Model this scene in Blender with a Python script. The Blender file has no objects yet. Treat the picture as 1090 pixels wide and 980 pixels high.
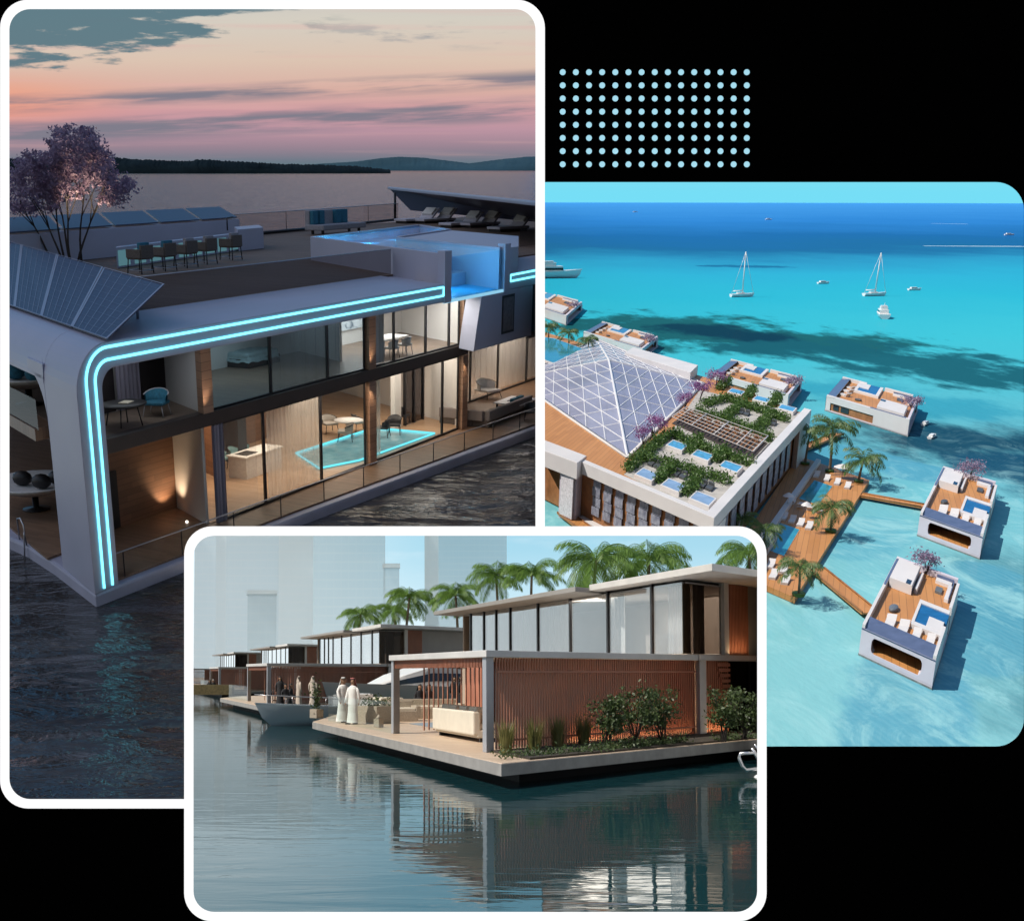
import bpy, bmesh, math, random
from mathutils import Vector, Matrix
from mathutils import geometry as mgeo
random.seed(7)
R = math.radians
SC = bpy.context.scene
COL = SC.collection
SUNLIT = bpy.data.collections.new("sunlit")      # what the sun lamp lights: the two day scenes and the hall
BLOCK = bpy.data.collections.new("sun_blockers")
F, CX, CY = 1300.0, 430.0, 650.0                 # focal length and principal point, in pixels of the photograph
WALL_Y = 11.0


class Panel:
    """One scene beyond the wall: its own level ground, seen from eye height h with the horizon on row hor."""
    def __init__(s, hor, h, name):
        s.th = math.atan((CY - hor) / F); s.h = h; s.name = name
        s.M = Matrix.Rotation(s.th, 4, 'X') @ Matrix.Translation((0, 0, -h))
        s.hor = hor
    def ray(s, u, v):
        c, n = math.cos(s.th), math.sin(s.th)
        dz = (CY - v) / F
        return Vector(((u - CX) / F, c + n * dz, -n + c * dz))
    def at(s, u, v, z=0.0):
        d = s.ray(u, v); t = (z - s.h) / d.z
        return Vector((d.x * t, d.y * t, z))
    def dist(s, u, v, y):                         # point on the ray at ground distance y
        d = s.ray(u, v); t = y / d.y
        return Vector((d.x * t, y, s.h + d.z * t))
    def vp(s, u):
        d = s.ray(u, s.hor); d.z = 0
        return d.normalized()


class Frame:
    """Plan coordinates (a, b) along two walls of a building, mapped to its scene."""
    def __init__(s, P, O, eu, ev):
        s.P, s.O, s.eu, s.ev = P, Vector(O), Vector(eu), Vector(ev)
    def __call__(s, a, b, z):
        p = s.O + s.eu * a + s.ev * b
        return Vector((p.x, p.y, z))
    def uv(s, u, v, z):
        p = s.P.at(u, v, z) - s.O
        det = s.eu.x * s.ev.y - s.eu.y * s.ev.x
        return ((p.x * s.ev.y - p.y * s.ev.x) / det, (s.eu.x * p.y - s.eu.y * p.x) / det)
    def ang(s):
        return math.atan2(s.eu.y, s.eu.x)


DUSK = Panel(178, 12.5, 'dusk')
DAY = Panel(206, 56.0, 'lagoon')
CAN = Panel(715, 3.0, 'canal')
OWN = {}            # root object name -> panel (None: the hall)
ORI = {}            # root object name -> origin


class MB:
    """Collects shapes in scene coordinates; build() links them as one mesh object."""
    def __init__(s, T=None):
        s.v, s.f, s.m = [], [], []
        s.T = T; s.mi = 0; s.sm = []; s.smooth = False
    def p(s, *q):
        q = Vector(q[0]) if len(q) == 1 else Vector(q)
        return s.T(*q) if s.T else q
    def add(s, pts, faces, mapped=False):
        o = len(s.v)
        s.v += [Vector(q) if mapped else s.p(q) for q in pts]
        for f in faces:
            s.f.append([o + i for i in f]); s.m.append(s.mi); s.sm.append(s.smooth)
    def box(s, x0, x1, y0, y1, z0, z1):
        s.add([(x0, y0, z0), (x1, y0, z0), (x1, y1, z0), (x0, y1, z0), (x0, y0, z1), (x1, y0, z1), (x1, y1, z1), (x0, y1, z1)],
              [(0, 3, 2, 1), (4, 5, 6, 7), (0, 1, 5, 4), (1, 2, 6, 5), (2, 3, 7, 6), (3, 0, 4, 7)])
    def obox(s, c, half, rz=0.0, tilt=None):
        """box about a centre turned by rz (scene axes, unskewed)"""
        m = Matrix.Rotation(rz, 3, 'Z')
        if tilt: m = m @ Matrix.Rotation(tilt[1], 3, tilt[0])
        c = s.p(c)
        pts = []
        for sz in (-1, 1):
            for sx, sy in ((-1, -1), (1, -1), (1, 1), (-1, 1)):
                pts.append(c + m @ Vector((half[0] * sx, half[1] * sy, half[2] * sz)))
        s.add(pts, [(0, 3, 2, 1), (4, 5, 6, 7), (0, 1, 5, 4), (1, 2, 6, 5), (2, 3, 7, 6), (3, 0, 4, 7)], True)
    def extr(s, pts, vec, cap=True):
        """closed outline (abstract coordinates) pushed along vec (abstract)"""
        n = len(pts); vec = Vector(vec)
        q = [Vector(a) for a in pts] + [Vector(a) + vec for a in pts]
        fs = [(i, (i + 1) % n, n + (i + 1) % n, n + i) for i in range(n)]
        o = len(s.v)
        s.add(q, fs)
        if cap:
            P3 = [s.v[o + i] for i in range(n)]
            tri = mgeo.tessellate_polygon([P3])
            for t in tri:
                s.f.append([o + i for i in t]); s.m.append(s.mi); s.sm.append(False)
                s.f.append([o + n + i for i in reversed(t)]); s.m.append(s.mi); s.sm.append(False)
    def prism(s, poly, z0, z1):
        s.extr([(a, b, z0) for a, b in poly], (0, 0, z1 - z0))
    def poly(s, pts):
        s.add(pts, [tuple(range(len(pts)))])
    def sheet(s, pts, t=0.0):
        s.poly(pts)
    def tube(s, path, r, n=6, cap=True, mapped=False):
        P = [Vector(q) if mapped else s.p(q) for q in path]
        rr = r if isinstance(r, (list, tuple)) else [r] * len(P)
        o = len(s.v); pts = []
        prev = None
        for i, q in enumerate(P):
            d = (P[min(i + 1, len(P) - 1)] - P[max(i - 1, 0)])
            d = d.normalized() if d.length > 1e-9 else Vector((0, 0, 1))
            if prev is None:
                a = d.orthogonal().normalized()
            else:
                a = prev - d * prev.dot(d)
                a = a.normalized() if a.length > 1e-6 else d.orthogonal().normalized()
            prev = a
            b = d.cross(a)
            for k in range(n):
                t = 2 * math.pi * k / n
                pts.append(q + (a * math.cos(t) + b * math.sin(t)) * rr[i])
        fs = []
        for i in range(len(P) - 1):
            for k in range(n):
                fs.append((i * n + k, i * n + (k + 1) % n, (i + 1) * n + (k + 1) % n, (i + 1) * n + k))
        if cap:
            fs.append(tuple(range(n))[::-1]); fs.append(tuple((len(P) - 1) * n + k for k in range(n)))
        sv = s.smooth; s.smooth = True
        s.add(pts, fs, True); s.smooth = sv
    def lathe(s, c, prof, n=12, sx=1.0, sy=1.0, rz=0.0, cap=True):
        c = s.p(c); pts = []
        for r, z in prof:
            for k in range(n):
                t = 2 * math.pi * k / n
                x, y = r * sx * math.cos(t), r * sy * math.sin(t)
                pts.append(c + Vector((x * math.cos(rz) - y * math.sin(rz), x * math.sin(rz) + y * math.cos(rz), z)))
        fs = []
        for i in range(len(prof) - 1):
            for k in range(n):
                fs.append((i * n + k, i * n + (k + 1) % n, (i + 1) * n + (k + 1) % n, (i + 1) * n + k))
        if cap:
            fs.append(tuple(range(n))[::-1]); fs.append(tuple((len(prof) - 1) * n + k for k in range(n)))
        sv = s.smooth; s.smooth = True
        s.add(pts, fs, True); s.smooth = sv
    def ball(s, c, r, n=10, m=6, sc=(1, 1, 1)):
        c = s.p(c)
        s.T, t = None, s.T
        prof = [(r * math.sin(math.pi * i / m) * sc[0] + 1e-4, -r * sc[2] * math.cos(math.pi * i / m)) for i in range(m + 1)]
        s.lathe(c, prof, n, 1, sc[1] / sc[0]); s.T = t
    def leafquad(s, c, size, nrm=None, rnd=random):
        c = Vector(c)
        a = Vector((rnd.uniform(-1, 1), rnd.uniform(-1, 1), rnd.uniform(-1, 1))).normalized()
        b = a.cross(Vector((rnd.uniform(-1, 1), rnd.uniform(-1, 1), rnd.uniform(-1, 1)))).normalized()
        s.add([c - a * size, c + b * size * .45, c + a * size, c - b * size * .45], [(0, 1, 2, 3)], True)

    def build(s, name, mats, parent=None, P=None, origin=None, bevel=0.0, solid=0.0):
        me = bpy.data.meshes.new(name)
        if parent is not None:
            root = parent
            while root.parent is not None: root = root.parent
            org = ORI[root.name]
        else:
            if origin is None:
                lo = Vector((min(q.x for q in s.v), min(q.y for q in s.v), min(q.z for q in s.v)))
                hi = Vector((max(q.x for q in s.v), max(q.y for q in s.v), 0))
                origin = Vector(((lo.x + hi.x) / 2, (lo.y + hi.y) / 2, lo.z))
            org = Vector(origin)
        me.from_pydata([q - org for q in s.v], [], s.f)
        mats = mats if isinstance(mats, (list, tuple)) else [mats]
        for m in mats: me.materials.append(m)
        for p, mi, sm in zip(me.polygons, s.m, s.sm):
            p.material_index = mi; p.use_smooth = sm
        if bevel or True:
            bm = bmesh.new(); bm.from_mesh(me)
            bmesh.ops.recalc_face_normals(bm, faces=bm.faces)
            if bevel:
                es = [e for e in bm.edges if len(e.link_faces) == 2 and e.calc_face_angle(0) > 0.6]
                bmesh.ops.bevel(bm, geom=es, offset=bevel, segments=2, affect='EDGES', profile=0.6)
            bm.to_mesh(me); bm.free()
        o = bpy.data.objects.new(name, me); COL.objects.link(o)
        if parent is not None:
            o.parent = parent
        else:
            OWN[o.name] = P; ORI[o.name] = org
            o.matrix_world = (P.M if P else Matrix()) @ Matrix.Translation(org)
        return o


def tag(o, label=None, cat=None, group=None, kind=None):
    if label: o['label'] = label
    if cat: o['category'] = cat
    if group: o['group'] = group
    if kind: o['kind'] = kind
    return o


def thing(name, label, cat, P, origin, group=None, kind=None):
    o = bpy.data.objects.new(name, None); COL.objects.link(o)
    o.empty_display_size = 0.2
    OWN[o.name] = P; ORI[o.name] = Vector(origin)
    o.matrix_world = (P.M if P else Matrix()) @ Matrix.Translation(origin)
    return tag(o, label, cat, group, kind)


def copy_thing(src, pos, rz=0.0, label=None, group=None, scale=1.0, P='same'):
    pn = OWN[src.name] if P == 'same' else P
    c = src.copy(); COL.objects.link(c)
    OWN[c.name] = pn; ORI[c.name] = Vector(pos)
    c.matrix_world = pn.M @ Matrix.Translation(pos) @ Matrix.Rotation(rz, 4, 'Z') @ Matrix.Scale(scale, 4)
    if label: c['label'] = label
    if group: c['group'] = group
    for ch in list(src.children):
        d = ch.copy(); COL.objects.link(d); d.parent = c
        for g in list(ch.children):
            e = g.copy(); COL.objects.link(e); e.parent = d
    return c


# ------------------------------------------------------------------ materials
def _nt(name):
    m = bpy.data.materials.new(name); m.use_nodes = True
    nt = m.node_tree; nt.nodes.clear()
    out = nt.nodes.new('ShaderNodeOutputMaterial')
    return m, nt, out


def nd(nt, t, ins=None, **kw):
    n = nt.nodes.new('ShaderNode' + t)
    for k, v in kw.items(): setattr(n, k, v)
    for k, v in (ins or {}).items():
        if isinstance(v, bpy.types.NodeSocket): nt.links.new(v, n.inputs[k])
        else: n.inputs[k].default_value = v
    return n


def c4(c): return (c[0], c[1], c[2], 1.0)


def coords(nt, scale=(1, 1, 1), rz=0.0, kind='Object'):
    tc = nd(nt, 'TexCoord')
    mp = nd(nt, 'Mapping', {'Vector': tc.outputs[kind]})
    mp.inputs['Scale'].default_value = scale; mp.inputs['Rotation'].default_value = (0, 0, rz)
    return mp.outputs[0]


def mixc(nt, fac, a, b, blend='MIX'):
    n = nt.nodes.new('ShaderNodeMix'); n.data_type = 'RGBA'; n.blend_type = blend
    for sock, v in ((n.inputs[0], fac), (n.inputs[6], a), (n.inputs[7], b)):
        if isinstance(v, bpy.types.NodeSocket): nt.links.new(v, sock)
        else: sock.default_value = v if not isinstance(v, tuple) else c4(v)
    return n.outputs[2]


def math_(nt, op, a, b=0.0, c=0.0, clamp=False):
    n = nt.nodes.new('ShaderNodeMath'); n.operation = op; n.use_clamp = clamp
    for i, v in enumerate((a, b, c)):
        if isinstance(v, bpy.types.NodeSocket): nt.links.new(v, n.inputs[i])
        else: n.inputs[i].default_value = v
    return n.outputs[0]


def sstep(nt, x, e0, e1):
    n = nt.nodes.new('ShaderNodeMapRange'); n.interpolation_type = 'SMOOTHSTEP'
    nt.links.new(x, n.inputs[0])
    n.inputs[1].default_value, n.inputs[2].default_value = e0, e1
    n.inputs[3].default_value, n.inputs[4].default_value = 0, 1
    return n.outputs[0]


def pbr(name, col, rough=0.5, metal=0.0, nz=None, bump=None, spec=0.5, emit=None, sub=None):
    m, nt, out = _nt(name)
    b = nd(nt, 'BsdfPrincipled', {'Base Color': c4(col), 'Roughness': rough, 'Metallic': metal, 'Specular IOR Level': spec})
    if nz:
        n = nd(nt, 'TexNoise', {'Vector': coords(nt), 'Scale': nz[0], 'Detail': 5.0, 'Roughness': .6})
        r = nd(nt, 'ValToRGB', {'Fac': n.outputs[0]})
        r.color_ramp.elements[0].position, r.color_ramp.elements[1].position = .3, .7
        r.color_ramp.elements[0].color = c4([x * (1 - nz[1]) for x in col])
        r.color_ramp.elements[1].color = c4([min(1, x * (1 + nz[1])) for x in col])
        nt.links.new(r.outputs[0], b.inputs['Base Color'])
        rr = math_(nt, 'MULTIPLY_ADD', n.outputs[0], .25, rough - .12, True)
        nt.links.new(rr, b.inputs['Roughness'])
    if bump:
        n2 = nd(nt, 'TexNoise', {'Vector': coords(nt), 'Scale': bump[0], 'Detail': 4.0})
        bp = nd(nt, 'Bump', {'Height': n2.outputs[0], 'Strength': bump[1], 'Distance': .05})
        nt.links.new(bp.outputs[0], b.inputs['Normal'])
    if emit:
        b.inputs['Emission Color'].default_value = c4(emit[0]); b.inputs['Emission Strength'].default_value = emit[1]
    nt.links.new(b.outputs[0], out.inputs[0])
    return m


def wood(name, c1, c2, width=.15, rz=0.0, rough=.5, axis='Y', length=2.5):
    """boards: planks of the given width, each its own tone, with dark joints and grain"""
    m, nt, out = _nt(name)
    v = coords(nt, rz=rz)
    sp = nd(nt, 'SeparateXYZ', {'Vector': v})
    ax = {'X': (1, 0), 'Y': (0, 1), 'Z': (2, 0)}[axis]
    across, along = sp.outputs[ax[0]], sp.outputs[ax[1]]
    if axis == 'Z': along = math_(nt, 'ADD', sp.outputs[0], sp.outputs[1])
    q = math_(nt, 'DIVIDE', across, width)
    idx = math_(nt, 'FLOOR', q)
    fr = math_(nt, 'FRACT', q)
    sh = math_(nt, 'MULTIPLY', idx, 0.37)
    l = math_(nt, 'ADD', math_(nt, 'DIVIDE', along, length), sh)
    lid = math_(nt, 'FLOOR', l)
    cb = nd(nt, 'CombineXYZ', {'X': idx, 'Y': lid})
    wn = nd(nt, 'TexWhiteNoise', {'Vector': cb.outputs[0]})
    g = nd(nt, 'CombineXYZ', {'X': math_(nt, 'MULTIPLY', across, 18), 'Y': math_(nt, 'MULTIPLY', along, 1.2)})
    gn = nd(nt, 'TexNoise', {'Vector': g.outputs[0], 'Scale': 1.0, 'Detail': 4.0})
    f = math_(nt, 'ADD', math_(nt, 'MULTIPLY', wn.outputs[0], .6), math_(nt, 'MULTIPLY', gn.outputs[0], .45))
    c = mixc(nt, f, tuple(c1), tuple(c2))
    joint = math_(nt, 'LESS_THAN', fr, .06)
    c = mixc(nt, math_(nt, 'MULTIPLY', joint, .7), c, tuple(x * .25 for x in c1))
    b = nd(nt, 'BsdfPrincipled', {'Base Color': c, 'Roughness': rough})
    bp = nd(nt, 'Bump', {'Height': math_(nt, 'SUBTRACT', math_(nt, 'MULTIPLY', gn.outputs[0], .2), joint), 'Strength': .3, 'Distance': .01})
    nt.links.new(bp.outputs[0], b.inputs['Normal'])
    nt.links.new(b.outputs[0], out.inputs[0])
    return m


def schlick(nt, nrm=None):
    """share of light a pane reflects, the same from either side"""
    lw = nd(nt, 'LayerWeight', {'Blend': .5})
    if nrm is not None: nt.links.new(nrm, lw.inputs['Normal'])
    return math_(nt, 'MULTIPLY_ADD', math_(nt, 'POWER', lw.outputs['Facing'], 5.0), .96, .04)


def glass(name, tint=(.8, .85, .88), refl=1.0, rough=0.02, ior=1.5):
    m, nt, out = _nt(name)
    fr = schlick(nt)
    t = nd(nt, 'BsdfTransparent', {'Color': c4(tint)})
    g = nd(nt, 'BsdfGlossy', {'Color': (1, 1, 1, 1), 'Roughness': rough})
    mx = nd(nt, 'MixShader', {0: math_(nt, 'MULTIPLY', fr, refl, 0, True), 1: t.outputs[0], 2: g.outputs[0]})
    nt.links.new(mx.outputs[0], out.inputs[0])
    return m


def sheer(name, col, alpha=.45):
    """thin cloth that half lets the room behind it through"""
    m, nt, out = _nt(name)
    d = nd(nt, 'BsdfDiffuse', {'Color': c4(col)})
    tl = nd(nt, 'BsdfTranslucent', {'Color': c4(col)})
    a = nd(nt, 'MixShader', {0: .5, 1: d.outputs[0], 2: tl.outputs[0]})
    t = nd(nt, 'BsdfTransparent', {})
    mx = nd(nt, 'MixShader', {0: alpha, 1: t.outputs[0], 2: a.outputs[0]})
    nt.links.new(mx.outputs[0], out.inputs[0])
    return m


def emitm(name, col, st):
    m, nt, out = _nt(name)
    e = nd(nt, 'Emission', {'Color': c4(col), 'Strength': st})
    nt.links.new(e.outputs[0], out.inputs[0])
    return m


def leafm(name, c1, c2, scale=1.5, trans=.35, rough=.5):
    m, nt, out = _nt(name)
    n = nd(nt, 'TexNoise', {'Vector': coords(nt), 'Scale': scale, 'Detail': 3.0})
    g = nd(nt, 'NewGeometry')
    f = math_(nt, 'ADD', math_(nt, 'MULTIPLY', n.outputs[0], .6), math_(nt, 'MULTIPLY', g.outputs['Random Per Island'], .5))
    c = mixc(nt, f, tuple(c1), tuple(c2))
    b = nd(nt, 'BsdfPrincipled', {'Base Color': c, 'Roughness': rough})
    t = nd(nt, 'BsdfTranslucent', {'Color': c})
    mx = nd(nt, 'MixShader', {0: trans, 1: b.outputs[0], 2: t.outputs[0]})
    nt.links.new(mx.outputs[0], out.inputs[0])
    return m


def lin(r, g, b):
    f = lambda x: ((x / 255 + .055) / 1.055) ** 2.4 if x > 10.3 else x / 255 / 12.92
    return (f(r), f(g), f(b))


def lamp(kind, P, pos, energy, col=(1, 1, 1), size=.1, rot=None, size_y=None, spot=None, name='lamp'):
    l = bpy.data.lights.new(name, kind); l.energy = energy; l.color = col
    if kind == 'AREA':
        l.size = size
        if size_y: l.shape = 'RECTANGLE'; l.size_y = size_y
    else:
        l.shadow_soft_size = size
    if kind == 'SPOT':
        l.spot_size = spot[0]; l.spot_blend = spot[1]
    o = bpy.data.objects.new(name, l); COL.objects.link(o)
    m = P.M @ Matrix.Translation(pos)
    if rot is not None: m = m @ rot
    o.matrix_world = m
    return o


def aim(d):
    return Vector(d).to_track_quat('-Z', 'Y').to_matrix().to_4x4()


# ------------------------------------------------------------------ render settings, camera, world, sun
SC.view_settings.view_transform = 'Standard'; SC.view_settings.look = 'None'
SC.view_settings.exposure = 0.0; SC.view_settings.gamma = 1.0
SC.view_settings.use_curve_mapping = False
cy = SC.cycles
cy.max_bounces = 7; cy.diffuse_bounces = 3; cy.glossy_bounces = 4; cy.transmission_bounces = 6; cy.transparent_max_bounces = 16
cy.caustics_reflective = False; cy.caustics_refractive = False
cy.use_denoising = True
cy.sample_clamp_indirect = 4.0
cam = bpy.data.cameras.new('camera'); camo = bpy.data.objects.new('camera', cam); COL.objects.link(camo)
cam.sensor_width = 36; cam.lens = 36 * F / 1090
cam.shift_x = (545 - CX) / 1090; cam.shift_y = (CY - 490) / 1090
cam.clip_start = .5; cam.clip_end = 60000
camo.rotation_euler = (R(90), 0, 0)
SC.camera = camo

SUN_DIR = Vector((-.56, -.20, .76)).normalized()   # towards the sun
w = bpy.data.worlds.new('World'); SC.world = w; w.use_nodes = True
wn = w.node_tree
bg = wn.nodes['Background']
sky = wn.nodes.new('ShaderNodeTexSky'); sky.sky_type = 'NISHITA'; sky.sun_disc = False
sky.sun_elevation = math.asin(SUN_DIR.z); sky.sun_rotation = math.atan2(SUN_DIR.x, SUN_DIR.y)
wn.links.new(sky.outputs[0], bg.inputs[0]); bg.inputs[1].default_value = .10
sl = bpy.data.lights.new('sun', 'SUN'); sl.energy = 4.9; sl.angle = R(.5); sl.color = (1, .94, .84)
suno = bpy.data.objects.new('sun', sl); COL.objects.link(suno)
suno.rotation_euler = (-SUN_DIR).to_track_quat('-Z', 'Y').to_euler()


# ------------------------------------------------------------------ the hall: black wall, white frames, dot pattern
def wp(u, v, y): return Vector(((u - CX) / F * y, y, (CY - v) / F * y))


def arc(cx, cy_, r, a0, a1, n=10):
    return [(cx + r * math.cos(R(a0 + (a1 - a0) * i / n)), cy_ - r * math.sin(R(a0 + (a1 - a0) * i / n))) for i in range(n + 1)]


M_BLACK = pbr('black_wall_paint', (.0006, .0006, .0006), .9, spec=0.0)
M_FRAME = emitm('white_glow_frame', (1, 1, 1), 1.05)  # flat glow added so the frame white never greys
M_FSIDE = pbr('white_frame_side', (.7, .7, .7), .5)
M_DOT = emitm('pale_blue_glow_dot', lin(168, 222, 240), 1.0)  # dots glow by themselves, their brightness is added

hole = (arc(35, 35, 30, 180, 90) + arc(545, 35, 30, 90, 0) + [(575, 194)] + arc(1060, 224, 30, 90, 0) + arc(1060, 764, 30, 0, -90)
        + [(811, 794)] + arc(781, 945, 30, 0, -90) + arc(231, 945, 30, -90, -180) + [(201, 855)] + arc(35, 825, 30, -90, -180))
outer = [(-260, -260), (1350, -260), (1350, 1240), (-260, 1240)]
mb = MB()
pts = [wp(u, v, WALL_Y + .03) for u, v in outer] + [wp(u, v, WALL_Y + .03) for u, v in hole]
tri = mgeo.tessellate_polygon([[q for q in pts[:4]], [q for q in pts[4:]]])
mb.add(pts, tri, True)
tag(mb.build('wall', M_BLACK, None, None), kind='structure')


# unseen partition added between dusk scene and lagoon: blocks reflections, grey face bounces fill
mb = MB()
mb.add([wp(575.4, v, y) for y in (WALL_Y + .2, 5400) for v in (165, 569)] + [wp(574.6, v, y) for y in (WALL_Y + .2, 5400) for v in (165, 569)], [(0, 1, 3, 2), (4, 6, 7, 5), (0, 4, 5, 1), (2, 3, 7, 6), (0, 2, 6, 4), (1, 5, 7, 3)], True)
PARTW = tag(mb.build('added_partition', pbr('grey_bounce_paint', (.34, .33, .36), .9, spec=0), None, None), kind='structure')


# added partition, canal to lagoon: closes the side view and bounces sun
mb = MB()
mb.add([wp(811.4, v, y) for y in (WALL_Y + .2, 700) for v in (566, 975)] + [wp(810.8, v, y) for y in (WALL_Y + .2, 700) for v in (566, 975)], [(0, 1, 3, 2), (4, 6, 7, 5), (0, 4, 5, 1), (2, 3, 7, 6), (0, 2, 6, 4), (1, 5, 7, 3)], True)
PARTC = tag(mb.build('added_partition', pbr('pale_partition_paint', (.5, .52, .55), .9, spec=0), None, None), kind='structure')


def ring(name, path_o, path_i, y0, y1, label):
    mb = MB()
    n = len(path_o); closed = path_o[0] == path_o[-1]
    vs = [wp(u, v, y0) for u, v in path_o] + [wp(u, v, y0) for u, v in path_i]
    k = y1 / y0
    mb.add(vs, [(i, i + 1, n + i + 1, n + i) for i in range(n - 1)], True)
    mb.mi = 1
    vb = [q * k for q in vs]
    m = 2 * n
    fs = []
    for i in range(n - 1):
        fs += [(m + i, m + i + 1, i + 1, i), (n + i, n + i + 1, m + n + i + 1, m + n + i), (m + i + 1, m + i, m + n + i, m + n + i + 1)]
    mb.add(vs + vb, fs, True)
    o = mb.build(name, [M_FRAME, M_FSIDE], None, None)
    tag(o, label, 'frame'); return o


def rr(x0, y0, x1, y1, r, n=10):
    return arc(x0 + r, y0 + r, r, 180, 90, n) + arc(x1 - r, y0 + r, r, 90, 0, n) + arc(x1 - r, y1 - r, r, 0, -90, n) + arc(x0 + r, y1 - r, r, -90, -180, n)


po = rr(196, 560, 816, 980, 30); pi = rr(206, 570, 806, 970, 22)
ring('picture_frame', po + po[:1], pi + pi[:1], WALL_Y - .12, WALL_Y - .02, 'white rounded frame around the daytime canal houses, lowest of the frames')
po = [(198, 860)] + arc(30, 830, 30, -90, -180) + arc(30, 30, 30, 180, 90) + arc(550, 30, 30, 90, 0) + [(580, 562)]
pi = [(198, 850)] + arc(32, 828, 22, -90, -180) + arc(32, 32, 22, 180, 90) + arc(548, 32, 22, 90, 0) + [(570, 562)]
ring('picture_frame', po, pi, WALL_Y - .06, WALL_Y + .02, 'white rounded frame around the dusk house with neon strips, tallest frame')
DP = thing('dot_pattern', 'grid of small pale blue dots on the black wall', 'wall ornament', None, wp(697, 126, WALL_Y))
rest = MB()
for j in range(8):
    for i in range(15):
        u, v = 599 + i * 14.0, 77 + j * 14.0
        mb = MB() if j * 15 + i < 100 else rest
        c = [wp(u + 3.1 * math.cos(t * math.pi / 8), v + 3.1 * math.sin(t * math.pi / 8), WALL_Y - .01) for t in range(16)]
        mb.add(c + [q + Vector((0, .004, 0)) for q in c], [tuple(range(16))] + [(t, (t + 1) % 16, 16 + (t + 1) % 16, 16 + t) for t in range(16)], True)
        if mb is not rest: mb.build('dot', M_DOT, DP, None)
rest.build('dot', M_DOT, DP, None)['kind'] = 'stuff'
# =================================================================== DUSK: the floating house with neon strips
D = DUSK
B1 = Frame(D, D.at(117, 640), D.vp(1205), D.vp(-450))
A1 = B1.ang()
UV = B1.uv
ZR = 7.75                                          # roof deck level


def q1(u, v, z): a, b = UV(u, v, z); return (a, b, z)


# ---- sky, far shore, water
def dusk_sky():
    m, nt, out = _nt('dusk_sky')
    tc = nd(nt, 'TexCoord'); sp = nd(nt, 'SeparateXYZ', {'Vector': tc.outputs['Object']})
    x, y, z = sp.outputs
    e = math_(nt, 'DIVIDE', z, y); az = math_(nt, 'DIVIDE', x, y)
    rp = nd(nt, 'ValToRGB', {'Fac': math_(nt, 'MULTIPLY', e, 6.0)})
    cr = rp.color_ramp
    stops = [(0, (92, 118, 128)), (.03, (112, 122, 136)), (.085, (152, 132, 146)), (.16, (188, 148, 162)), (.24, (206, 156, 162)), (.33, (218, 176, 164)), (.45, (220, 196, 178)), (.62, (212, 206, 194)), (.8, (196, 194, 194)), (1, (150, 160, 176))]
    while len(cr.elements) < len(stops): cr.elements.new(.5)
    for el, (p_, c_) in zip(cr.elements, stops): el.position = p_; el.color = c4(lin(*c_))
    col = rp.outputs[0]
    # warm patch low on the left
    wl = math_(nt, 'MULTIPLY', sstep(nt, az, -.16, -.36), math_(nt, 'MULTIPLY', sstep(nt, e, .022, .042), sstep(nt, e, .075, .048)))
    col = mixc(nt, math_(nt, 'MULTIPLY', wl, .75), col, lin(246, 158, 118))
    # long grey streaks, tilted a little
    tl = math_(nt, 'SUBTRACT', e, math_(nt, 'MULTIPLY', az, .045))
    cv = nd(nt, 'CombineXYZ', {'X': math_(nt, 'MULTIPLY', az, 7.0), 'Y': math_(nt, 'MULTIPLY', tl, 95.0)})
    n = nd(nt, 'TexNoise', {'Vector': cv.outputs[0], 'Scale': 1.0, 'Detail': 6.0, 'Roughness': .55})
    def band(c, wd): return math_(nt, 'SUBTRACT', 1.0, math_(nt, 'DIVIDE', math_(nt, 'ABSOLUTE', math_(nt, 'SUBTRACT', tl, c)), wd), 0, True)
    b1 = math_(nt, 'MULTIPLY', math_(nt, 'MAXIMUM', band(.037, .011), math_(nt, 'MULTIPLY', band(.058, .008), .8)), 1.5, 0, True)
    s = math_(nt, 'MULTIPLY', sstep(nt, n.outputs[0], .36, .58), b1)
    col = mixc(nt, math_(nt, 'MULTIPLY', s, .95), col, lin(124, 124, 138))
    # soft horizontal wisps everywhere
    cv2 = nd(nt, 'CombineXYZ', {'X': math_(nt, 'MULTIPLY', az, 4.0), 'Y': math_(nt, 'MULTIPLY', e, 160.0)})
    n2 = nd(nt, 'TexNoise', {'Vector': cv2.outputs[0], 'Scale': 1.0, 'Detail': 5.0})
    col = mixc(nt, math_(nt, 'MULTIPLY', sstep(nt, n2.outputs[0], .5, .75), .35), col, lin(226, 176, 172))
    # dark teal cloud, top left, torn at its lower edge; small ones top right
    cv3 = nd(nt, 'CombineXYZ', {'X': math_(nt, 'MULTIPLY', az, 12.0), 'Y': math_(nt, 'MULTIPLY', e, 70.0)})
    n3 = nd(nt, 'TexNoise', {'Vector': cv3.outputs[0], 'Scale': 1.0, 'Detail': 8.0, 'Roughness': .6})
    edge = math_(nt, 'ADD', .060, math_(nt, 'MULTIPLY', math_(nt, 'ADD', az, .33), .17))
    k = math_(nt, 'ADD', math_(nt, 'MULTIPLY', math_(nt, 'SUBTRACT', e, edge), 22.0), math_(nt, 'MULTIPLY', math_(nt, 'SUBTRACT', n3.outputs[0], .5), 3.4))
    cl = math_(nt, 'MULTIPLY', sstep(nt, k, .0, .32), sstep(nt, az, -.02, -.14))
    col = mixc(nt, math_(nt, 'MULTIPLY', cl, .92), col, lin(78, 116, 130))
    k2 = math_(nt, 'MULTIPLY', math_(nt, 'MULTIPLY', sstep(nt, n3.outputs[0], .52, .66), band(.092, .014)), sstep(nt, az, -.12, .0))
    col = mixc(nt, math_(nt, 'MULTIPLY', k2, .8), col, lin(138, 146, 156))
    em = nd(nt, 'Emission', {'Color': col, 'Strength': 1.0})
    nt.links.new(em.outputs[0], out.inputs[0])
    return m


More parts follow.
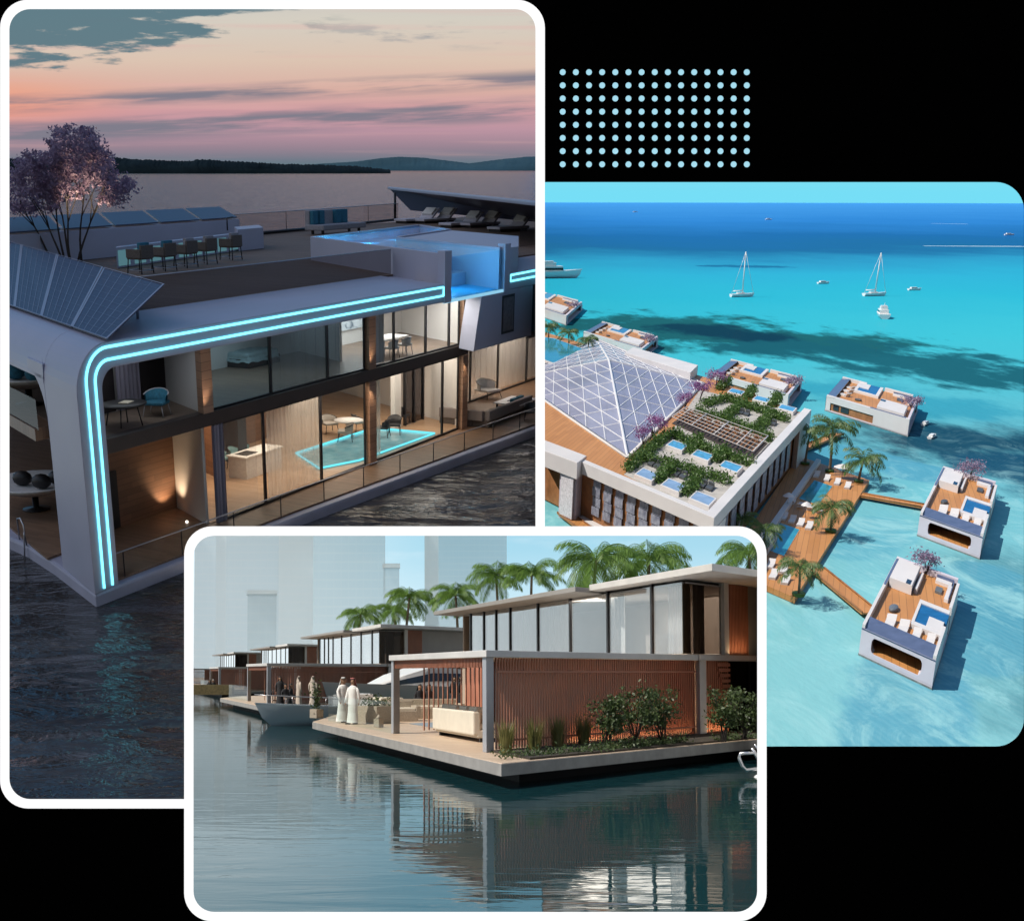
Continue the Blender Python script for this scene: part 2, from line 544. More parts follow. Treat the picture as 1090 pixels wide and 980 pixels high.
mb = MB(); RD = 5500.0
els = [-.6, 0, .6, 1.3, 2, 3, 4, 5, 6.5, 8, 11, 15, 20, 28, 38, 50]
azs = [-70 + 4 * i for i in range(22)]
vs = [(RD * math.sin(R(a)) , RD * math.cos(R(a)), RD * math.tan(R(e)) + 12.5) for e in els for a in azs]
n = len(azs)
mb.smooth = True
mb.add(vs, [(j * n + i, j * n + i + 1, (j + 1) * n + i + 1, (j + 1) * n + i) for j in range(len(els) - 1) for i in range(n - 1)])
tag(mb.build('sky', dusk_sky(), None, D, (0, 0, 12.5)), kind='structure')


def water_mat(name, base, rough, waves, ior=1.33, spec=.5, rz=0.0, tint2=None, mirror=None, far=None):
    """waves: list of (scale x, scale y, strength)"""
    m, nt, out = _nt(name)
    b = nd(nt, 'BsdfPrincipled', {'Base Color': c4(base), 'Roughness': rough, 'IOR': ior, 'Specular IOR Level': spec})
    nrm = None
    for sx, sy, st, det in waves:
        n_ = nd(nt, 'TexNoise', {'Vector': coords(nt, (sx, sy, 1), rz), 'Scale': 1.0, 'Detail': det, 'Roughness': .55, 'Distortion': .6})
        bp = nd(nt, 'Bump', {'Height': n_.outputs[0], 'Strength': 1.0, 'Distance': st})
        if nrm is not None: nt.links.new(nrm, bp.inputs['Normal'])
        nrm = bp.outputs[0]
    if tint2:
        n3 = nd(nt, 'TexNoise', {'Vector': coords(nt, (tint2[1], tint2[2], 1), rz), 'Scale': 1.0, 'Detail': 4.0})
        nt.links.new(mixc(nt, sstep(nt, n3.outputs[0], .42, .64), tuple(base), tuple(tint2[0])), b.inputs['Base Color'])
    nt.links.new(nrm, b.inputs['Normal'])
    nt.links.new(b.outputs[0], out.inputs[0])
    if far:                                       # waves too small to resolve blur the far water's mirror
        sp = nd(nt, 'SeparateXYZ', {'Vector': nd(nt, 'TexCoord').outputs['Object']})
        rfar = math_(nt, 'MULTIPLY_ADD', sstep(nt, sp.outputs[1], far[0], far[1]), far[2] - rough, rough)
        nt.links.new(rfar, b.inputs['Roughness'])
    if mirror:
        b.inputs['Specular IOR Level'].default_value = 0
        fr = nd(nt, 'Fresnel', {'IOR': mirror, 'Normal': nrm}); g = nd(nt, 'BsdfGlossy', {'Roughness': rough, 'Normal': nrm})
        if far: nt.links.new(rfar, g.inputs['Roughness'])
        mx = nd(nt, 'MixShader', {0: fr.outputs[0], 1: b.outputs[0], 2: g.outputs[0]})
        nt.links.new(mx.outputs[0], out.inputs[0])
    return m


M_DWATER = water_mat('dark_choppy_water', (.032, .029, .029), .12, [(.10, .22, 1.1, 2.0), (.5, 1.0, .26, 4.0), (2.2, 3.6, .05, 3.0)], spec=.5, tint2=((.08, .073, .07), .08, .16), far=(70, 600, .14), mirror=1.6)
mb = MB()
mb.add([(-1800, 18, 0), (400, 18, 0), (400, 60, 0), (-1800, 60, 0)], [(0, 1, 2, 3)])
mb.add([(-6500, 60, 0), (2500, 60, 0), (2500, 5480, 0), (-6500, 5480, 0)], [(0, 1, 2, 3)])
tag(mb.build('water', M_DWATER, None, D, (0, 0, 0)), kind='structure')


def ridge(name, mat, u0, u1, y, tops, depth, seed, step=1.5, rough=1.0):
    """a low hill range seen across the water: front slope, crest, back slope; tops = [(u, row)] of its skyline"""
    rnd = random.Random(seed); mb = MB(); mb.smooth = True
    us = []
    u = u0
    while u <= u1: us.append(u); u += step
    rows = []
    for u in us:
        for (ua, va), (ub, vb) in zip(tops, tops[1:]):
            if ua <= u <= ub: v = va + (vb - va) * (u - ua) / (ub - ua); break
        else: v = tops[-1][1]
        ht = D.dist(u, v, y + depth * .5).z
        x0 = D.dist(u, 180, y).x; k = (y + depth * .5) / y
        ht = max(1.0, ht + rnd.uniform(-1, 1) * rough)
        rows.append([(x0, y, -1), (x0, y + depth * .03, ht * .28), (x0 * k, y + depth * .3, ht * (.62 + rnd.uniform(-.08, .08))), (x0 * k, y + depth * .5, ht), (x0 * k, y + depth, -1)])
    m = len(rows[0])
    mb.add([q for r_ in rows for q in r_], [(i * m + j, (i + 1) * m + j, (i + 1) * m + j + 1, i * m + j + 1) for i in range(len(rows) - 1) for j in range(m - 1)])
    tag(mb.build(name, mat, None, D), kind='structure')


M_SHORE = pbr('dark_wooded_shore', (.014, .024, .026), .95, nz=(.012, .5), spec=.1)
M_HILL = pbr('hazed_far_hill', (.10, .20, .235), 1.0, nz=(.003, .2), spec=0)  # distance haze put into the hills' blue base colour
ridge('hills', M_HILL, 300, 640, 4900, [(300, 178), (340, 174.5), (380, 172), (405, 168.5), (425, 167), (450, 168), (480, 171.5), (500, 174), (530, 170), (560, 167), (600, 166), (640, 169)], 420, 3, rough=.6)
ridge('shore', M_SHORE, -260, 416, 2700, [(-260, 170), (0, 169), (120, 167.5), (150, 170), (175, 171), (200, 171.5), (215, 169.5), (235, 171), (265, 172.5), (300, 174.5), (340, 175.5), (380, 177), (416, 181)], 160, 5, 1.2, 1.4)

# ---- materials
M_SHELL = pbr('pale_lilac_shell', (.44, .44, .54), .42, nz=(.35, .06))
M_HULLW = pbr('pale_hull', (.42, .42, .52), .5, nz=(.8, .1))
M_DECKD = wood('dark_roof_boards', (.14, .086, .058), (.23, .155, .11), .16, -A1, .75)
M_DECKL = wood('walnut_deck_boards', (.17, .095, .055), (.30, .18, .11), .16, -A1, .45)
M_FLOORL = wood('oak_floor_boards', (.36, .22, .13), (.52, .35, .22), .22, -A1, .4)
M_WALLW = wood('walnut_wall_boards', (.13, .065, .04), (.24, .125, .075), .22, 0, .5, 'Z', 1.6)
M_BAND = pbr('dark_brown_band', (.045, .032, .028), .45, nz=(.9, .25))
M_FRM = pbr('dark_window_metal', (.02, .02, .024), .4, .3)
M_GLS = glass('clear_window_glass', (.90, .92, .93), .5)
M_GLD = glass('smoky_glass', (.46, .44, .45), .35)
M_GLV = glass('thin_clear_glass', (.82, .86, .88), .3)
M_CEIL = pbr('white_plaster', (.72, .70, .68), .7)
M_NEON = emitm('cyan_neon', (.18, .80, 1.0), 2.4)
M_STEEL = pbr('brushed_steel', (.45, .45, .48), .35, .8)
M_CURT = sheer('sheer_curtain', (.80, .76, .72), .5)
M_CURTD = pbr('lilac_grey_curtain', (.26, .24, .30), .9)
M_TEAL = pbr('teal_cloth', (.03, .16, .24), .85, nz=(9, .3))
M_GREYC = pbr('grey_cloth', (.30, .29, .32), .9, nz=(8, .2))
M_WHITEC = pbr('white_cloth', (.70, .68, .66), .85, nz=(8, .1))
M_DARKF = pbr('dark_furniture', (.02, .019, .02), .45)
M_TAUPE = pbr('taupe_weave', (.12, .10, .09), .85, nz=(20, .35))
M_TEALROOM = pbr('dim_teal_bedding', (.30, .40, .42), .85, nz=(3, .12))
M_POOLT = pbr('blue_pool_tile', (.05, .42, .70), .35, nz=(3.5, .2))

# ---- the house
H = thing('floating_house', 'two storey white floating house edged with cyan neon strips at dusk', 'house', D, B1.O)


def h(mb, name, mat, parent=None, **k): return mb.build(name, mat, parent or H, D, **k)


mb = MB(B1)
mb.prism([(-.6, 0), (10.1, -.46), (29.6, -1.83), (44, -2.8), (44, 34), (-1.3, 34), (-1.25, 8), (-.9, 6.2), (-.7, 3.75)], -.6, .42)
h(mb, 'hull', M_HULLW, bevel=.10)
mb = MB(B1)
mb.prism([(.35, .28), (10, -.10), (29.6, -1.45), (43, -2.3), (43, 33), (-.8, 33), (-.8, 4.2), (.35, 4.2)], .425, .5)
h(mb, 'lower_deck', M_DECKL)


def arcp(ca, cz, r, a0, a1, n=9): return [(ca + r * math.cos(R(a0 + (a1 - a0) * i / n)), cz + r * math.sin(R(a0 + (a1 - a0) * i / n))) for i in range(n + 1)]


mb = MB(B1)
prof = [(-.6, .40)] + arcp(.75, ZR - 1.35, 1.35, 180, 90) + [(21.95, ZR), (21.95, 6.98)] + arcp(1.05, 6.38, .6, 90, 180) + [(.45, .40)]
mb.extr([(a, 0, z) for a, z in prof], (0, 3.1, 0))
mb.extr([(-.6, 3.1, 6.9), (-.6, 3.1, 4.9)] + [(-.6, 4.75 + 1.65 * math.cos(R(t)), 4.9 + 1.66 * math.sin(R(t))) for t in range(180, 89, -10)] + [(-.6, 4.75, 6.9)], (1.05, 0, 0))
prof = [(-.6, 6.55)] + arcp(.75, ZR - 1.35, 1.35, 180, 90) + [(1.6, ZR), (1.6, ZR - .1), (95, ZR - .1), (95, 6.98), (.45, 6.98), (.45, 6.55)]
mb.extr([(a, 3.1, z) for a, z in prof], (0, 35, 0))
mb.box(1.6, 21.9, 3.1, 5.2, ZR - .1, ZR)
mb.box(28.7, 44, 0, 3.1, 6.98, ZR)
for f in range(len(mb.f)): mb.sm[f] = False
h(mb, 'outer_shell', M_SHELL, bevel=.03)
mb = MB(B1); mb.box(1.7, 94, 5.2, 37.9, ZR - .1, ZR - .02)
h(mb, 'roof_deck', M_DECKD)
# neon strips
for inn in (0, 1):
    mb = MB(B1)
    a0, zt, r = (-.2, 7.6, .95) if not inn else (.17, 7.24, .6)
    path = [(a0, -.03, .5), (a0, -.03, zt - r)] + [(a, -.03, z) for a, z in arcp(a0 + r, zt - r, r, 180, 90)] + [(21.9, -.03, zt + .03)]
    if not inn: path.append((21.9, -.03, 7.27))
    mb.tube(path, .042, 6)
    h(mb, 'neon_strip', M_NEON)
mb = MB(B1)
mb.tube([(40, -.03, 7.75), (28.85, -.03, 7.64), (28.85, -.03, 7.36), (40, -.03, 7.42)], .045, 6)
h(mb, 'neon_strip', M_NEON)
# storey band, slab, ceilings, inner walls
mb = MB(B1)
mb.box(.46, 26.3, 1.42, 1.9, 4.08, 4.56)
h(mb, 'storey_band', M_BAND, bevel=.02)
mb = MB(B1); mb.box(.46, 40, 1.9, 14, 4.1, 4.48); h(mb, 'middle_slab', M_CEIL)
mb = MB(B1); mb.box(.5, 26, 1.9, 13.9, 4.485, 4.52); h(mb, 'upper_floor', wood('upper_floor_boards', (.16, .11, .08), (.26, .19, .14), .2, -A1, .45))
mb = MB(B1); mb.box(6.2, 26, 1.75, 14, .505, .53); h(mb, 'lower_floor', M_FLOORL)
mb = MB(B1)
mb.box(6.15, 43, 13.9, 14.1, .5, 6.97)                              # rear wall
mb.box(6.05, 6.2, 1.9, 14, 4.5, 6.97); mb.box(6.05, 6.2, 1.9, 14, .5, 4.1)
mb.box(17.3, 17.5, 4.2, 14, 4.5, 6.97)
mb.box(26.1, 26.3, 1.9, 14, .5, 6.97)
mb.box(17.6, 26.1, 7.2, 7.35, 4.52, 6.97)                           # picture wall of the bright upper room
mb.box(6.2, 17.3, 8.0, 8.15, 4.52, 6.97)
mb.box(22.6, 23.2, 4.6, 5.0, .53, 4.1)                              # white pier in the glass room
h(mb, 'inner_wall', M_CEIL)
mb = MB(B1)
mb.box(.46, 6.05, 4.6, 4.8, .5, 4.1)
h(mb, 'wood_wall', M_WALLW)
mb = MB(B1); mb.box(1.3, 2.9, 4.5, 4.58, .55, 2.6); h(mb, 'side_door', M_FRM)
mb = MB(B1); mb.box(.46, 6.05, 4.9, 5.05, 4.52, 6.97); h(mb, 'balcony_wall', M_CEIL)
mb = MB(B1); mb.box(2.7, 3.3, 4.82, 4.88, 4.55, 6.9); mb.box(4.6, 6.0, 4.82, 4.88, 4.55, 6.9); h(mb, 'balcony_door', M_GLD)


def curtain(name, a0, a1, b, z0, z1, mat, fold=.22, amp=.05, parent=None):
    mb = MB(B1); k = int((a1 - a0) / fold * 6) + 2; pts = []
    for i in range(k + 1):
        a = a0 + (a1 - a0) * i / k
        bb = b + amp * math.sin(i * 2 * math.pi / 6) + amp * .4 * math.sin(i * 1.37)
        pts += [(a, bb, z0), (a, bb, z1)]
    mb.smooth = True
    mb.add(pts, [(2 * i, 2 * i + 2, 2 * i + 3, 2 * i + 1) for i in range(k)])
    return h(mb, name, mat, parent)


curtain('curtain', 3.35, 4.55, 4.7, 4.56, 6.95, M_CURTD)
curtain('curtain', 6.35, 7.0, 1.45, .55, 4.05, M_CURTD, .2, .07)
curtain('curtain', 7.1, 9.3, 2.0, .56, 4.05, sheer('thin_sheer', (.8, .76, .72), .18), .25, .04)
curtain('curtain', 10.0, 13.6, 2.0, .56, 4.05, M_CURT, .25, .05)
curtain('curtain', 10.4, 15.4, 2.1, 4.56, 6.95, sheer('dim_sheer', (.5, .5, .52), .35), .25, .05)
curtain('curtain', 17.9, 18.9, 2.1, 4.56, 6.95, pbr('white_drape', (.8, .8, .78), .8), .3, .05)
curtain('curtain', 28.2, 43, 5.1, .56, 4.05, M_CURT, .25, .05)
curtain('curtain', 17.8, 18.5, 2.0, .56, 4.05, M_CURT, .22, .05)
mb = MB(B1); mb.box(23.6, 25.4, 4.6, 4.7, .55, 3.9); h(mb, 'inner_window', M_GLD)
for a in (23.55, 24.45, 25.4):
    mb = MB(B1); mb.box(a, a + .1, 4.52, 4.75, .53, 4.0); h(mb, 'inner_mullion', M_FRM)
mb = MB(B1); mb.box(6.25, 17.2, 9.4, 9.5, .53, 4.1); h(mb, 'rear_wood_wall', M_WALLW)
mb = MB(B1); mb.box(9.6, 9.7, 5.6, 9.4, .53, 4.1); h(mb, 'room_divider', M_WALLW)
mb = MB(B1); mb.box(11.4, 12.0, 6.6, 9.3, .53, 3.0); h(mb, 'tall_cabinet', M_FRM)
# columns
M_COLW = wood('column_boards', (.27, .15, .095), (.40, .25, .17), .3, 0, .5, 'Z', 2)
for a in (6.15, 17.2, 25.9):
    for z0, z1 in ((.5, 4.06), (4.57, 6.96)):
        if a < 7 and z0 < 1: continue
        mb = MB(B1); mb.box(a - .28, a + .28, 1.30, 1.78, z0, z1); h(mb, 'column', M_COLW, bevel=.015)


# window walls: each pane a window with its dark frame
def window(a0, a1, z0, z1, b=1.62, mat=None, fw=.07):
    mb = MB(B1); mb.box(a0 + fw, a1 - fw, b, b + .02, z0 + fw, z1 - fw)
    g = h(mb, 'window', mat or M_GLS)
    mb = MB(B1)
    mb.box(a0, a0 + fw, b - .05, b + .07, z0, z1); mb.box(a1 - fw, a1, b - .05, b + .07, z0, z1)
    mb.box(a0 + fw, a1 - fw, b - .05, b + .07, z0, z0 + fw); mb.box(a0 + fw, a1 - fw, b - .05, b + .07, z1 - fw, z1)
    h(mb, 'frame', M_FRM, g)


M_GLB = glass('dim_bedroom_glass', (.72, .78, .82), .6)
for a0, a1 in ((6.5, 10.1), (10.1, 14.0), (14.0, 16.85)): window(a0, a1, 4.56, 6.97, mat=M_GLB)
for a0, a1 in ((17.55, 19.3), (19.3, 22.2), (22.2, 24.5), (24.5, 25.55)): window(a0, a1, 4.56, 6.97)
for a0, a1 in ((6.5, 9.5), (9.5, 13.4), (13.4, 16.85)): window(a0, a1, .52, 4.06)
for a0, a1 in ((17.55, 23.9), (23.9, 25.55)): window(a0, a1, .52, 4.06)
for a0, a1 in ((28.0, 30.9), (30.9, 34.4), (34.4, 38.4), (38.4, 43)): window(a0, a1, .52, 4.08, 4.7)
# upper right block with a small window, and the glazed bay beyond it
mb = MB(B1)
mb.extr([(25.75, .0, 6.97), (25.3, 0, 5.6), (25.0, 0, 4.5), (31.6, 0, 4.5), (31.6, 0, 6.97)], (0, 1.2, 0))
h(mb, 'side_block', M_SHELL, bevel=.03)
mb = MB(B1); mb.box(28.0, 29.4, -.03, .02, 4.95, 6.75); w_ = h(mb, 'window', M_FRM)
mb = MB(B1); mb.box(28.12, 29.28, -.045, -.032, 5.07, 6.63); h(mb, 'pane', pbr('grey_blind', (.17, .15, .16), .6, nz=(6, .3)), w_)
mb = MB(B1); mb.box(31.7, 43, .3, .36, 4.5, 6.97); h(mb, 'bay_glass', pbr('dim_blue_glass', (.06, .14, .2), .12))
mb = MB(B1); mb.box(31.6, 43, .25, .45, 4.3, 4.6); h(mb, 'bay_sill', M_FRM)
# lower balustrade
rail = [(.55, .22), (10.1, -.2), (29.6, -1.55), (38, -2.1)]
def rl(t):
    L = [0]
    for p_, q_ in zip(rail, rail[1:]): L.append(L[-1] + math.hypot(q_[0] - p_[0], q_[1] - p_[1]))
    for i in range(3):
        if t <= L[i + 1] or i == 2:
            k = (t - L[i]) / (L[i + 1] - L[i]); return (rail[i][0] + k * (rail[i + 1][0] - rail[i][0]), rail[i][1] + k * (rail[i + 1][1] - rail[i][1]))
mb = MB(B1)
for p_, q_ in zip(rail, rail[1:]): mb.add([(p_[0], p_[1], .5), (q_[0], q_[1], .5), (q_[0], q_[1], 1.32), (p_[0], p_[1], 1.32)], [(0, 1, 2, 3)])
bl = h(mb, 'glass_balustrade', M_GLV)
mb = MB(B1); mb.tube([(a, b, 1.33) for a, b in rail], .025, 5); h(mb, 'handrail', M_STEEL, bl)
for i in range(13):
    a, b = rl(.3 + i * 2.75); mb = MB(B1); mb.tube([(a, b, .5), (a, b, 1.33)], .022, 5); h(mb, 'post', M_FRM, bl)
# roof balustrades
mb = MB(B1); mb.add([(4.6, 5.3, ZR), (23.0, 5.3, ZR), (23.0, 5.3, ZR + 1.12), (4.6, 5.3, ZR + 1.12)], [(0, 1, 2, 3)])
bl = h(mb, 'roof_glass_balustrade', M_GLD)
mb = MB(B1); mb.tube([(4.6, 5.3, ZR + 1.13), (23.0, 5.3, ZR + 1.13)], .02, 5); h(mb, 'handrail', M_STEEL, bl)
p0, p1, p2 = q1(236, 254, ZR), q1(330, 245, ZR), q1(424, 235, ZR)
mb = MB(B1)
for p_, q_ in ((p0, p1), (p1, p2)): mb.add([p_, q_, (q_[0], q_[1], ZR + 1.55), (p_[0], p_[1], ZR + 1.55)], [(0, 1, 2, 3)])
bl = h(mb, 'roof_glass_balustrade', glass('pinkish_clear_glass', (.72, .66, .64), .5))
mb = MB(B1); mb.tube([(p_[0], p_[1], ZR + 1.55) for p_ in (p0, p1, p2)], .03, 5); h(mb, 'handrail', M_STEEL, bl)
mb = MB(B1); mb.tube([(p_[0], p_[1], ZR + .12) for p_ in (p0, p1, p2)], .13, 5); h(mb, 'base_rail', M_FRM, bl)
for u in (305, 345, 392):
    a, b, _ = q1(u, 254 - (u - 236) * .1, ZR); mb = MB(B1); mb.tube([(a, b, ZR), (a, b, ZR + 1.55)], .03, 4); h(mb, 'post', M_FRM, bl)

# ---- pool on the roof, its glass end hanging in the front
ZP = 8.85
POOL = thing('roof_pool', 'lit blue L shaped pool on the roof with a glass front', 'pool', D, B1(22, 0, 7.0))
pA, pB, pC, pD, pE, pF = [UV(u, v, ZP) for u, v in ((333, 254), (446, 241), (478, 246), (424, 254), (537, 268.6), (470, 277))]
pE = (28.05, .18); pF = (22.6, .18)
Lp = [pA, pB, pC, pD, pE, pF]
ctr = (sum(p_[0] for p_ in Lp) / 6, sum(p_[1] for p_ in Lp) / 6)
mb = MB(B1)
for i in (0, 1, 2, 3, 5):
    a, b = Lp[i], Lp[(i + 1) % 6]
    dx, dy = b[0] - a[0], b[1] - a[1]; l_ = math.hypot(dx, dy); nx, ny = -dy / l_ * .22, dx / l_ * .22
    mx_, my_ = (a[0] + b[0]) / 2 - nx - ctr[0], (a[1] + b[1]) / 2 - ny - ctr[1]
    if i in (0, 1, 5) and (mx_ + nx) * (-nx) + (my_ + ny) * (-ny) < 0: nx, ny = -nx, -ny
    mb.prism([a, b, (b[0] - nx, b[1] - ny), (a[0] - nx, a[1] - ny)], 7.0 if i in (3, 5) else ZR - .05, ZP + .1)
mb.build('pool_wall', M_SHELL, POOL, D)
def at_b(p_, q_, b): t = (b - p_[1]) / (q_[1] - p_[1]); return (p_[0] + (q_[0] - p_[0]) * t, b)
e5, f5 = at_b(pE, pD, 5.0), at_b(pF, pA, 5.0)
mb = MB(B1); mb.prism([pA, pB, pC, pD, e5, f5], ZP - .45, ZP - .40); mb.prism([pF, pE, e5, f5], 7.02, 7.06); mb.build('pool_floor', M_POOLT, POOL, D)
mb = MB(B1)
for p_, q_ in ((pF, f5), (f5, e5), (e5, pE)): mb.add([(*p_, 7.06), (*q_, 7.06), (*q_, ZP - .4), (*p_, ZP - .4)], [(0, 1, 2, 3)])
for i in (0, 1, 2, 3, 5):
    a, b = Lp[i], Lp[(i + 1) % 6]
    a = (a[0] + (ctr[0] - a[0]) * .012, a[1] + (ctr[1] - a[1]) * .012); b = (b[0] + (ctr[0] - b[0]) * .012, b[1] + (ctr[1] - b[1]) * .012)
    mb.add([(a[0], a[1], ZR), (b[0], b[1], ZR), (b[0], b[1], ZP), (a[0], a[1], ZP)], [(0, 1, 2, 3)])
mb.build('pool_lining', M_POOLT, POOL, D)


def poolwater():
    m, nt, out = _nt('lit_pool_water')
    n_ = nd(nt, 'TexNoise', {'Vector': coords(nt), 'Scale': 2.2, 'Detail': 3.0})
    bp = nd(nt, 'Bump', {'Height': n_.outputs[0], 'Strength': 1.0, 'Distance': .12})
    fr = nd(nt, 'Fresnel', {'IOR': 1.33, 'Normal': bp.outputs[0]})
    t = nd(nt, 'BsdfTransparent', {'Color': (.6, .88, 1, 1)}); g = nd(nt, 'BsdfGlossy', {'Roughness': .04, 'Normal': bp.outputs[0]})
    mx = nd(nt, 'MixShader', {0: math_(nt, 'MULTIPLY', fr.outputs[0], .45), 1: t.outputs[0], 2: g.outputs[0]})
    nt.links.new(mx.outputs[0], out.inputs[0]); return m


M_PWAT = poolwater()
mb = MB(B1); mb.poly([(a, b, ZP) for a, b in Lp]); mb.build('pool_water', M_PWAT, POOL, D)
mb = MB(B1); mb.box(22.6, 28.05, .06, .1, 7.05, ZP); mb.build('glass_front', glass('pool_glass', (.75, .88, .95), .4), POOL, D)
mb = MB(B1); mb.box(22.0, 28.6, -.02, .14, 6.92, 7.04); mb.build('light_sill', emitm('pool_sill_light', (.35, .75, 1), .8), POOL, D)
for a0, a1 in ((21.95, 22.58), (28.08, 28.7)):
    mb = MB(B1); mb.box(a0, a1, -.08, .5, 6.95 if a0 < 25 else 6.9, 9.12); mb.build('post', M_SHELL, POOL, D, bevel=.02)
mb = MB(B1)
pl = [UV(*p_, ZP + .05) for p_ in ((424, 254), (478, 246), (552, 251), (552, 262), (537, 268.6))]
mb.prism([(pD[0] + .25, pD[1] - .1), (pC[0] + .3, pC[1]), pl[2], pl[3], (28.3, .3)], ZR, ZP + .03)
mb.build('sun_platform', M_SHELL, POOL, D)
for i, (u, v) in enumerate(((362, 253), (392, 251), (425, 248), (450, 245), (440, 261), (470, 266), (505, 268))):
    a, b = UV(u, v, ZP)
    lamp('POINT', D, B1(a, b, ZP - .12), 55 if i < 3 else 55, (.22, .72, 1), .03, name='pool_light')
lamp('POINT', D, B1(25.3, 2.2, 8.1), 130, (.18, .62, 1), .02, name='pool_light')

# ---- lights of the rooms and wall washers
dn = Matrix.Identity(4)
lamp('AREA', D, B1(11.5, 5.2, 4.0), 520, (1, .80, .60), 9, dn, 5, name='ceiling_and_fill_light')
lamp('AREA', D, B1(21.8, 5.2, 4.0), 430, (1, .84, .68), 7, dn, 5, name='ceiling_and_fill_light')
lamp('AREA', D, B1(21.8, 4.6, 6.9), 480, (1, .95, .86), 7, dn, 4, name='ceiling_and_fill_light')
lamp('AREA', D, B1(11.5, 4.8, 6.9), 120, (.75, .95, 1), 8, dn, 4, name='ceiling_and_fill_light')
lamp('AREA', D, B1(3.3, 3.0, 6.9), 22, (.8, .9, 1), 3, dn, 2, name='ceiling_and_fill_light')
lamp('AREA', D, B1(33, 9, 4.0), 700, (1, .86, .7), 9, dn, 5, name='ceiling_and_fill_light')
lamp('AREA', D, B1(31, 3.0, 4.2), 110, (.9, .85, .9), 5, dn, 2, name='ceiling_and_fill_light')  # fill added over the terrace, no fitting modelled
for a in (6.15, 17.2, 25.9):
    lamp('SPOT', D, B1(a - .1, 1.0, 4.62), 60, (1, .78, .55), .05, aim((B1.ev * .12 + Vector((0, 0, 1)))), spot=(R(75), .8), name='wall_light')
    if a > 7: lamp('SPOT', D, B1(a - .1, 1.0, 4.0), 60, (1, .78, .55), .05, aim((B1.ev * .12 + Vector((0, 0, -1)))), spot=(R(75), .8), name='wall_light')
fl = UV(199, 556, .5)
lamp('SPOT', D, B1(fl[0], 4.0, .62), 140, (1, .72, .45), .05, aim((B1.ev * .35 + Vector((0, 0, 1)))), spot=(R(100), .7), name='floor_light')
mb = MB(B1); mb.lathe((fl[0], fl[1], .5), [(.045, 0), (.045, .05), (.025, .07)], 10)
tag(mb.build('floor_lamp', emitm('lamp_lens', (1, .93, .8), 4), None, D), 'small glowing floor lamp washing the walnut wall', 'lamp')
# =================================================================== DUSK: what stands in and on the house
def top(mb, name, mat, label, cat, group=None, P=None, **k):
    return tag(mb.build(name, mat, None, P or D, **k), label, cat, group)


def boxes(P, pos, rz, parts, T=None):
    """parts: [(cx, cy, cz, hx, hy, hz)] around pos turned by rz -> MB in scene axes"""
    mb = MB(); c, s_ = math.cos(rz), math.sin(rz)
    for cx_, cy_, cz_, hx, hy, hz in parts:
        mb.obox((pos[0] + cx_ * c - cy_ * s_, pos[1] + cx_ * s_ + cy_ * c, pos[2] + cz_), (hx, hy, hz), rz)
    return mb


def loc(pos, rz, x, y, z):
    c, s_ = math.cos(rz), math.sin(rz)
    return Vector((pos[0] + x * c - y * s_, pos[1] + x * s_ + y * c, pos[2] + z))


def make_armchair(P, pos, rz, name, label, cloth, metal, seat_h=.45, w=.3, back=.38, group=None, cat='chair', low=False):
    t = thing(name, label, cat, P, pos, group)
    boxes(P, pos, rz, [(0, 0, seat_h, w, w, .05)]).build('seat', cloth, t, P, bevel=.03)
    mb = MB(); n = 9
    prof = []
    for i in range(n):
        a = math.pi * (1.0 + i / (n - 1)) if not low else math.pi * (1 + i / (n - 1))
        for rr_, z in ((w * 1.04, seat_h + .02), (w * 1.16, seat_h + back * (.62 + .38 * math.sin(math.pi * i / (n - 1))))):
            prof.append(loc(pos, rz, rr_ * math.cos(a), rr_ * math.sin(a), z))
    for i in range(n):
        a = math.pi * (1.0 + i / (n - 1))
        for rr_, z in ((w * .92, seat_h + .02), (w * 1.04, seat_h + back * (.62 + .38 * math.sin(math.pi * i / (n - 1))))):
            prof.append(loc(pos, rz, rr_ * math.cos(a), rr_ * math.sin(a), z))
    fs = []
    for i in range(n - 1):
        o, q = 2 * i, 2 * n + 2 * i
        fs += [(o, o + 2, o + 3, o + 1), (q, q + 1, q + 3, q + 2), (o + 1, o + 3, q + 3, q + 1)]
    mb.smooth = True; mb.add(prof, fs, True); mb.build('backrest', cloth, t, P)
    mb = MB()
    mb.tube([loc(pos, rz, w * 1.2 * math.cos(math.pi * (1 + i / 8)), w * 1.2 * math.sin(math.pi * (1 + i / 8)), seat_h + back * (.64 + .38 * math.sin(math.pi * i / 8))) for i in range(9)], .02, 5, mapped=True)
    mb.build('armrest', metal, t, P)
    for sx in (-1, 1):
        for sy in (-1, 1):
            mb = MB(); mb.tube([loc(pos, rz, sx * w * .8, sy * w * .8, seat_h), loc(pos, rz, sx * w * 1.02, sy * w * 1.0, 0)], .018, 5, mapped=True)
            mb.build('leg', metal, t, P)
    return t


# ---- solar array on the left front corner
lo_r, hi_r = UV(114, 361, 7.85), UV(176, 303, 9.0)
lo_l, hi_l = UV(-70, 297, 7.85), UV(-70, 235, 9.0)
SOL = thing('solar_array', 'large tilted solar array on posts at the near roof corner', 'solar panels', D, B1(lo_r[0], lo_r[1], ZR))


def solar_mat(name, c1, c2):
    m, nt, out = _nt(name)
    g = nd(nt, 'TexNoise', {'Vector': coords(nt), 'Scale': 7.0, 'Detail': 2.0})
    b = nd(nt, 'BsdfPrincipled', {'Base Color': mixc(nt, g.outputs[0], c1, c2), 'Roughness': .38, 'Specular IOR Level': .25})
    nt.links.new(b.outputs[0], out.inputs[0]); return m


M_CELL = solar_mat('solar_cells', (.035, .035, .075), (.085, .08, .14))
M_CLINE = pbr('silver_grid_line', (.42, .42, .5), .4, .3)


def lerp(a, b, t): return tuple(a[i] + (b[i] - a[i]) * t for i in range(len(a)))


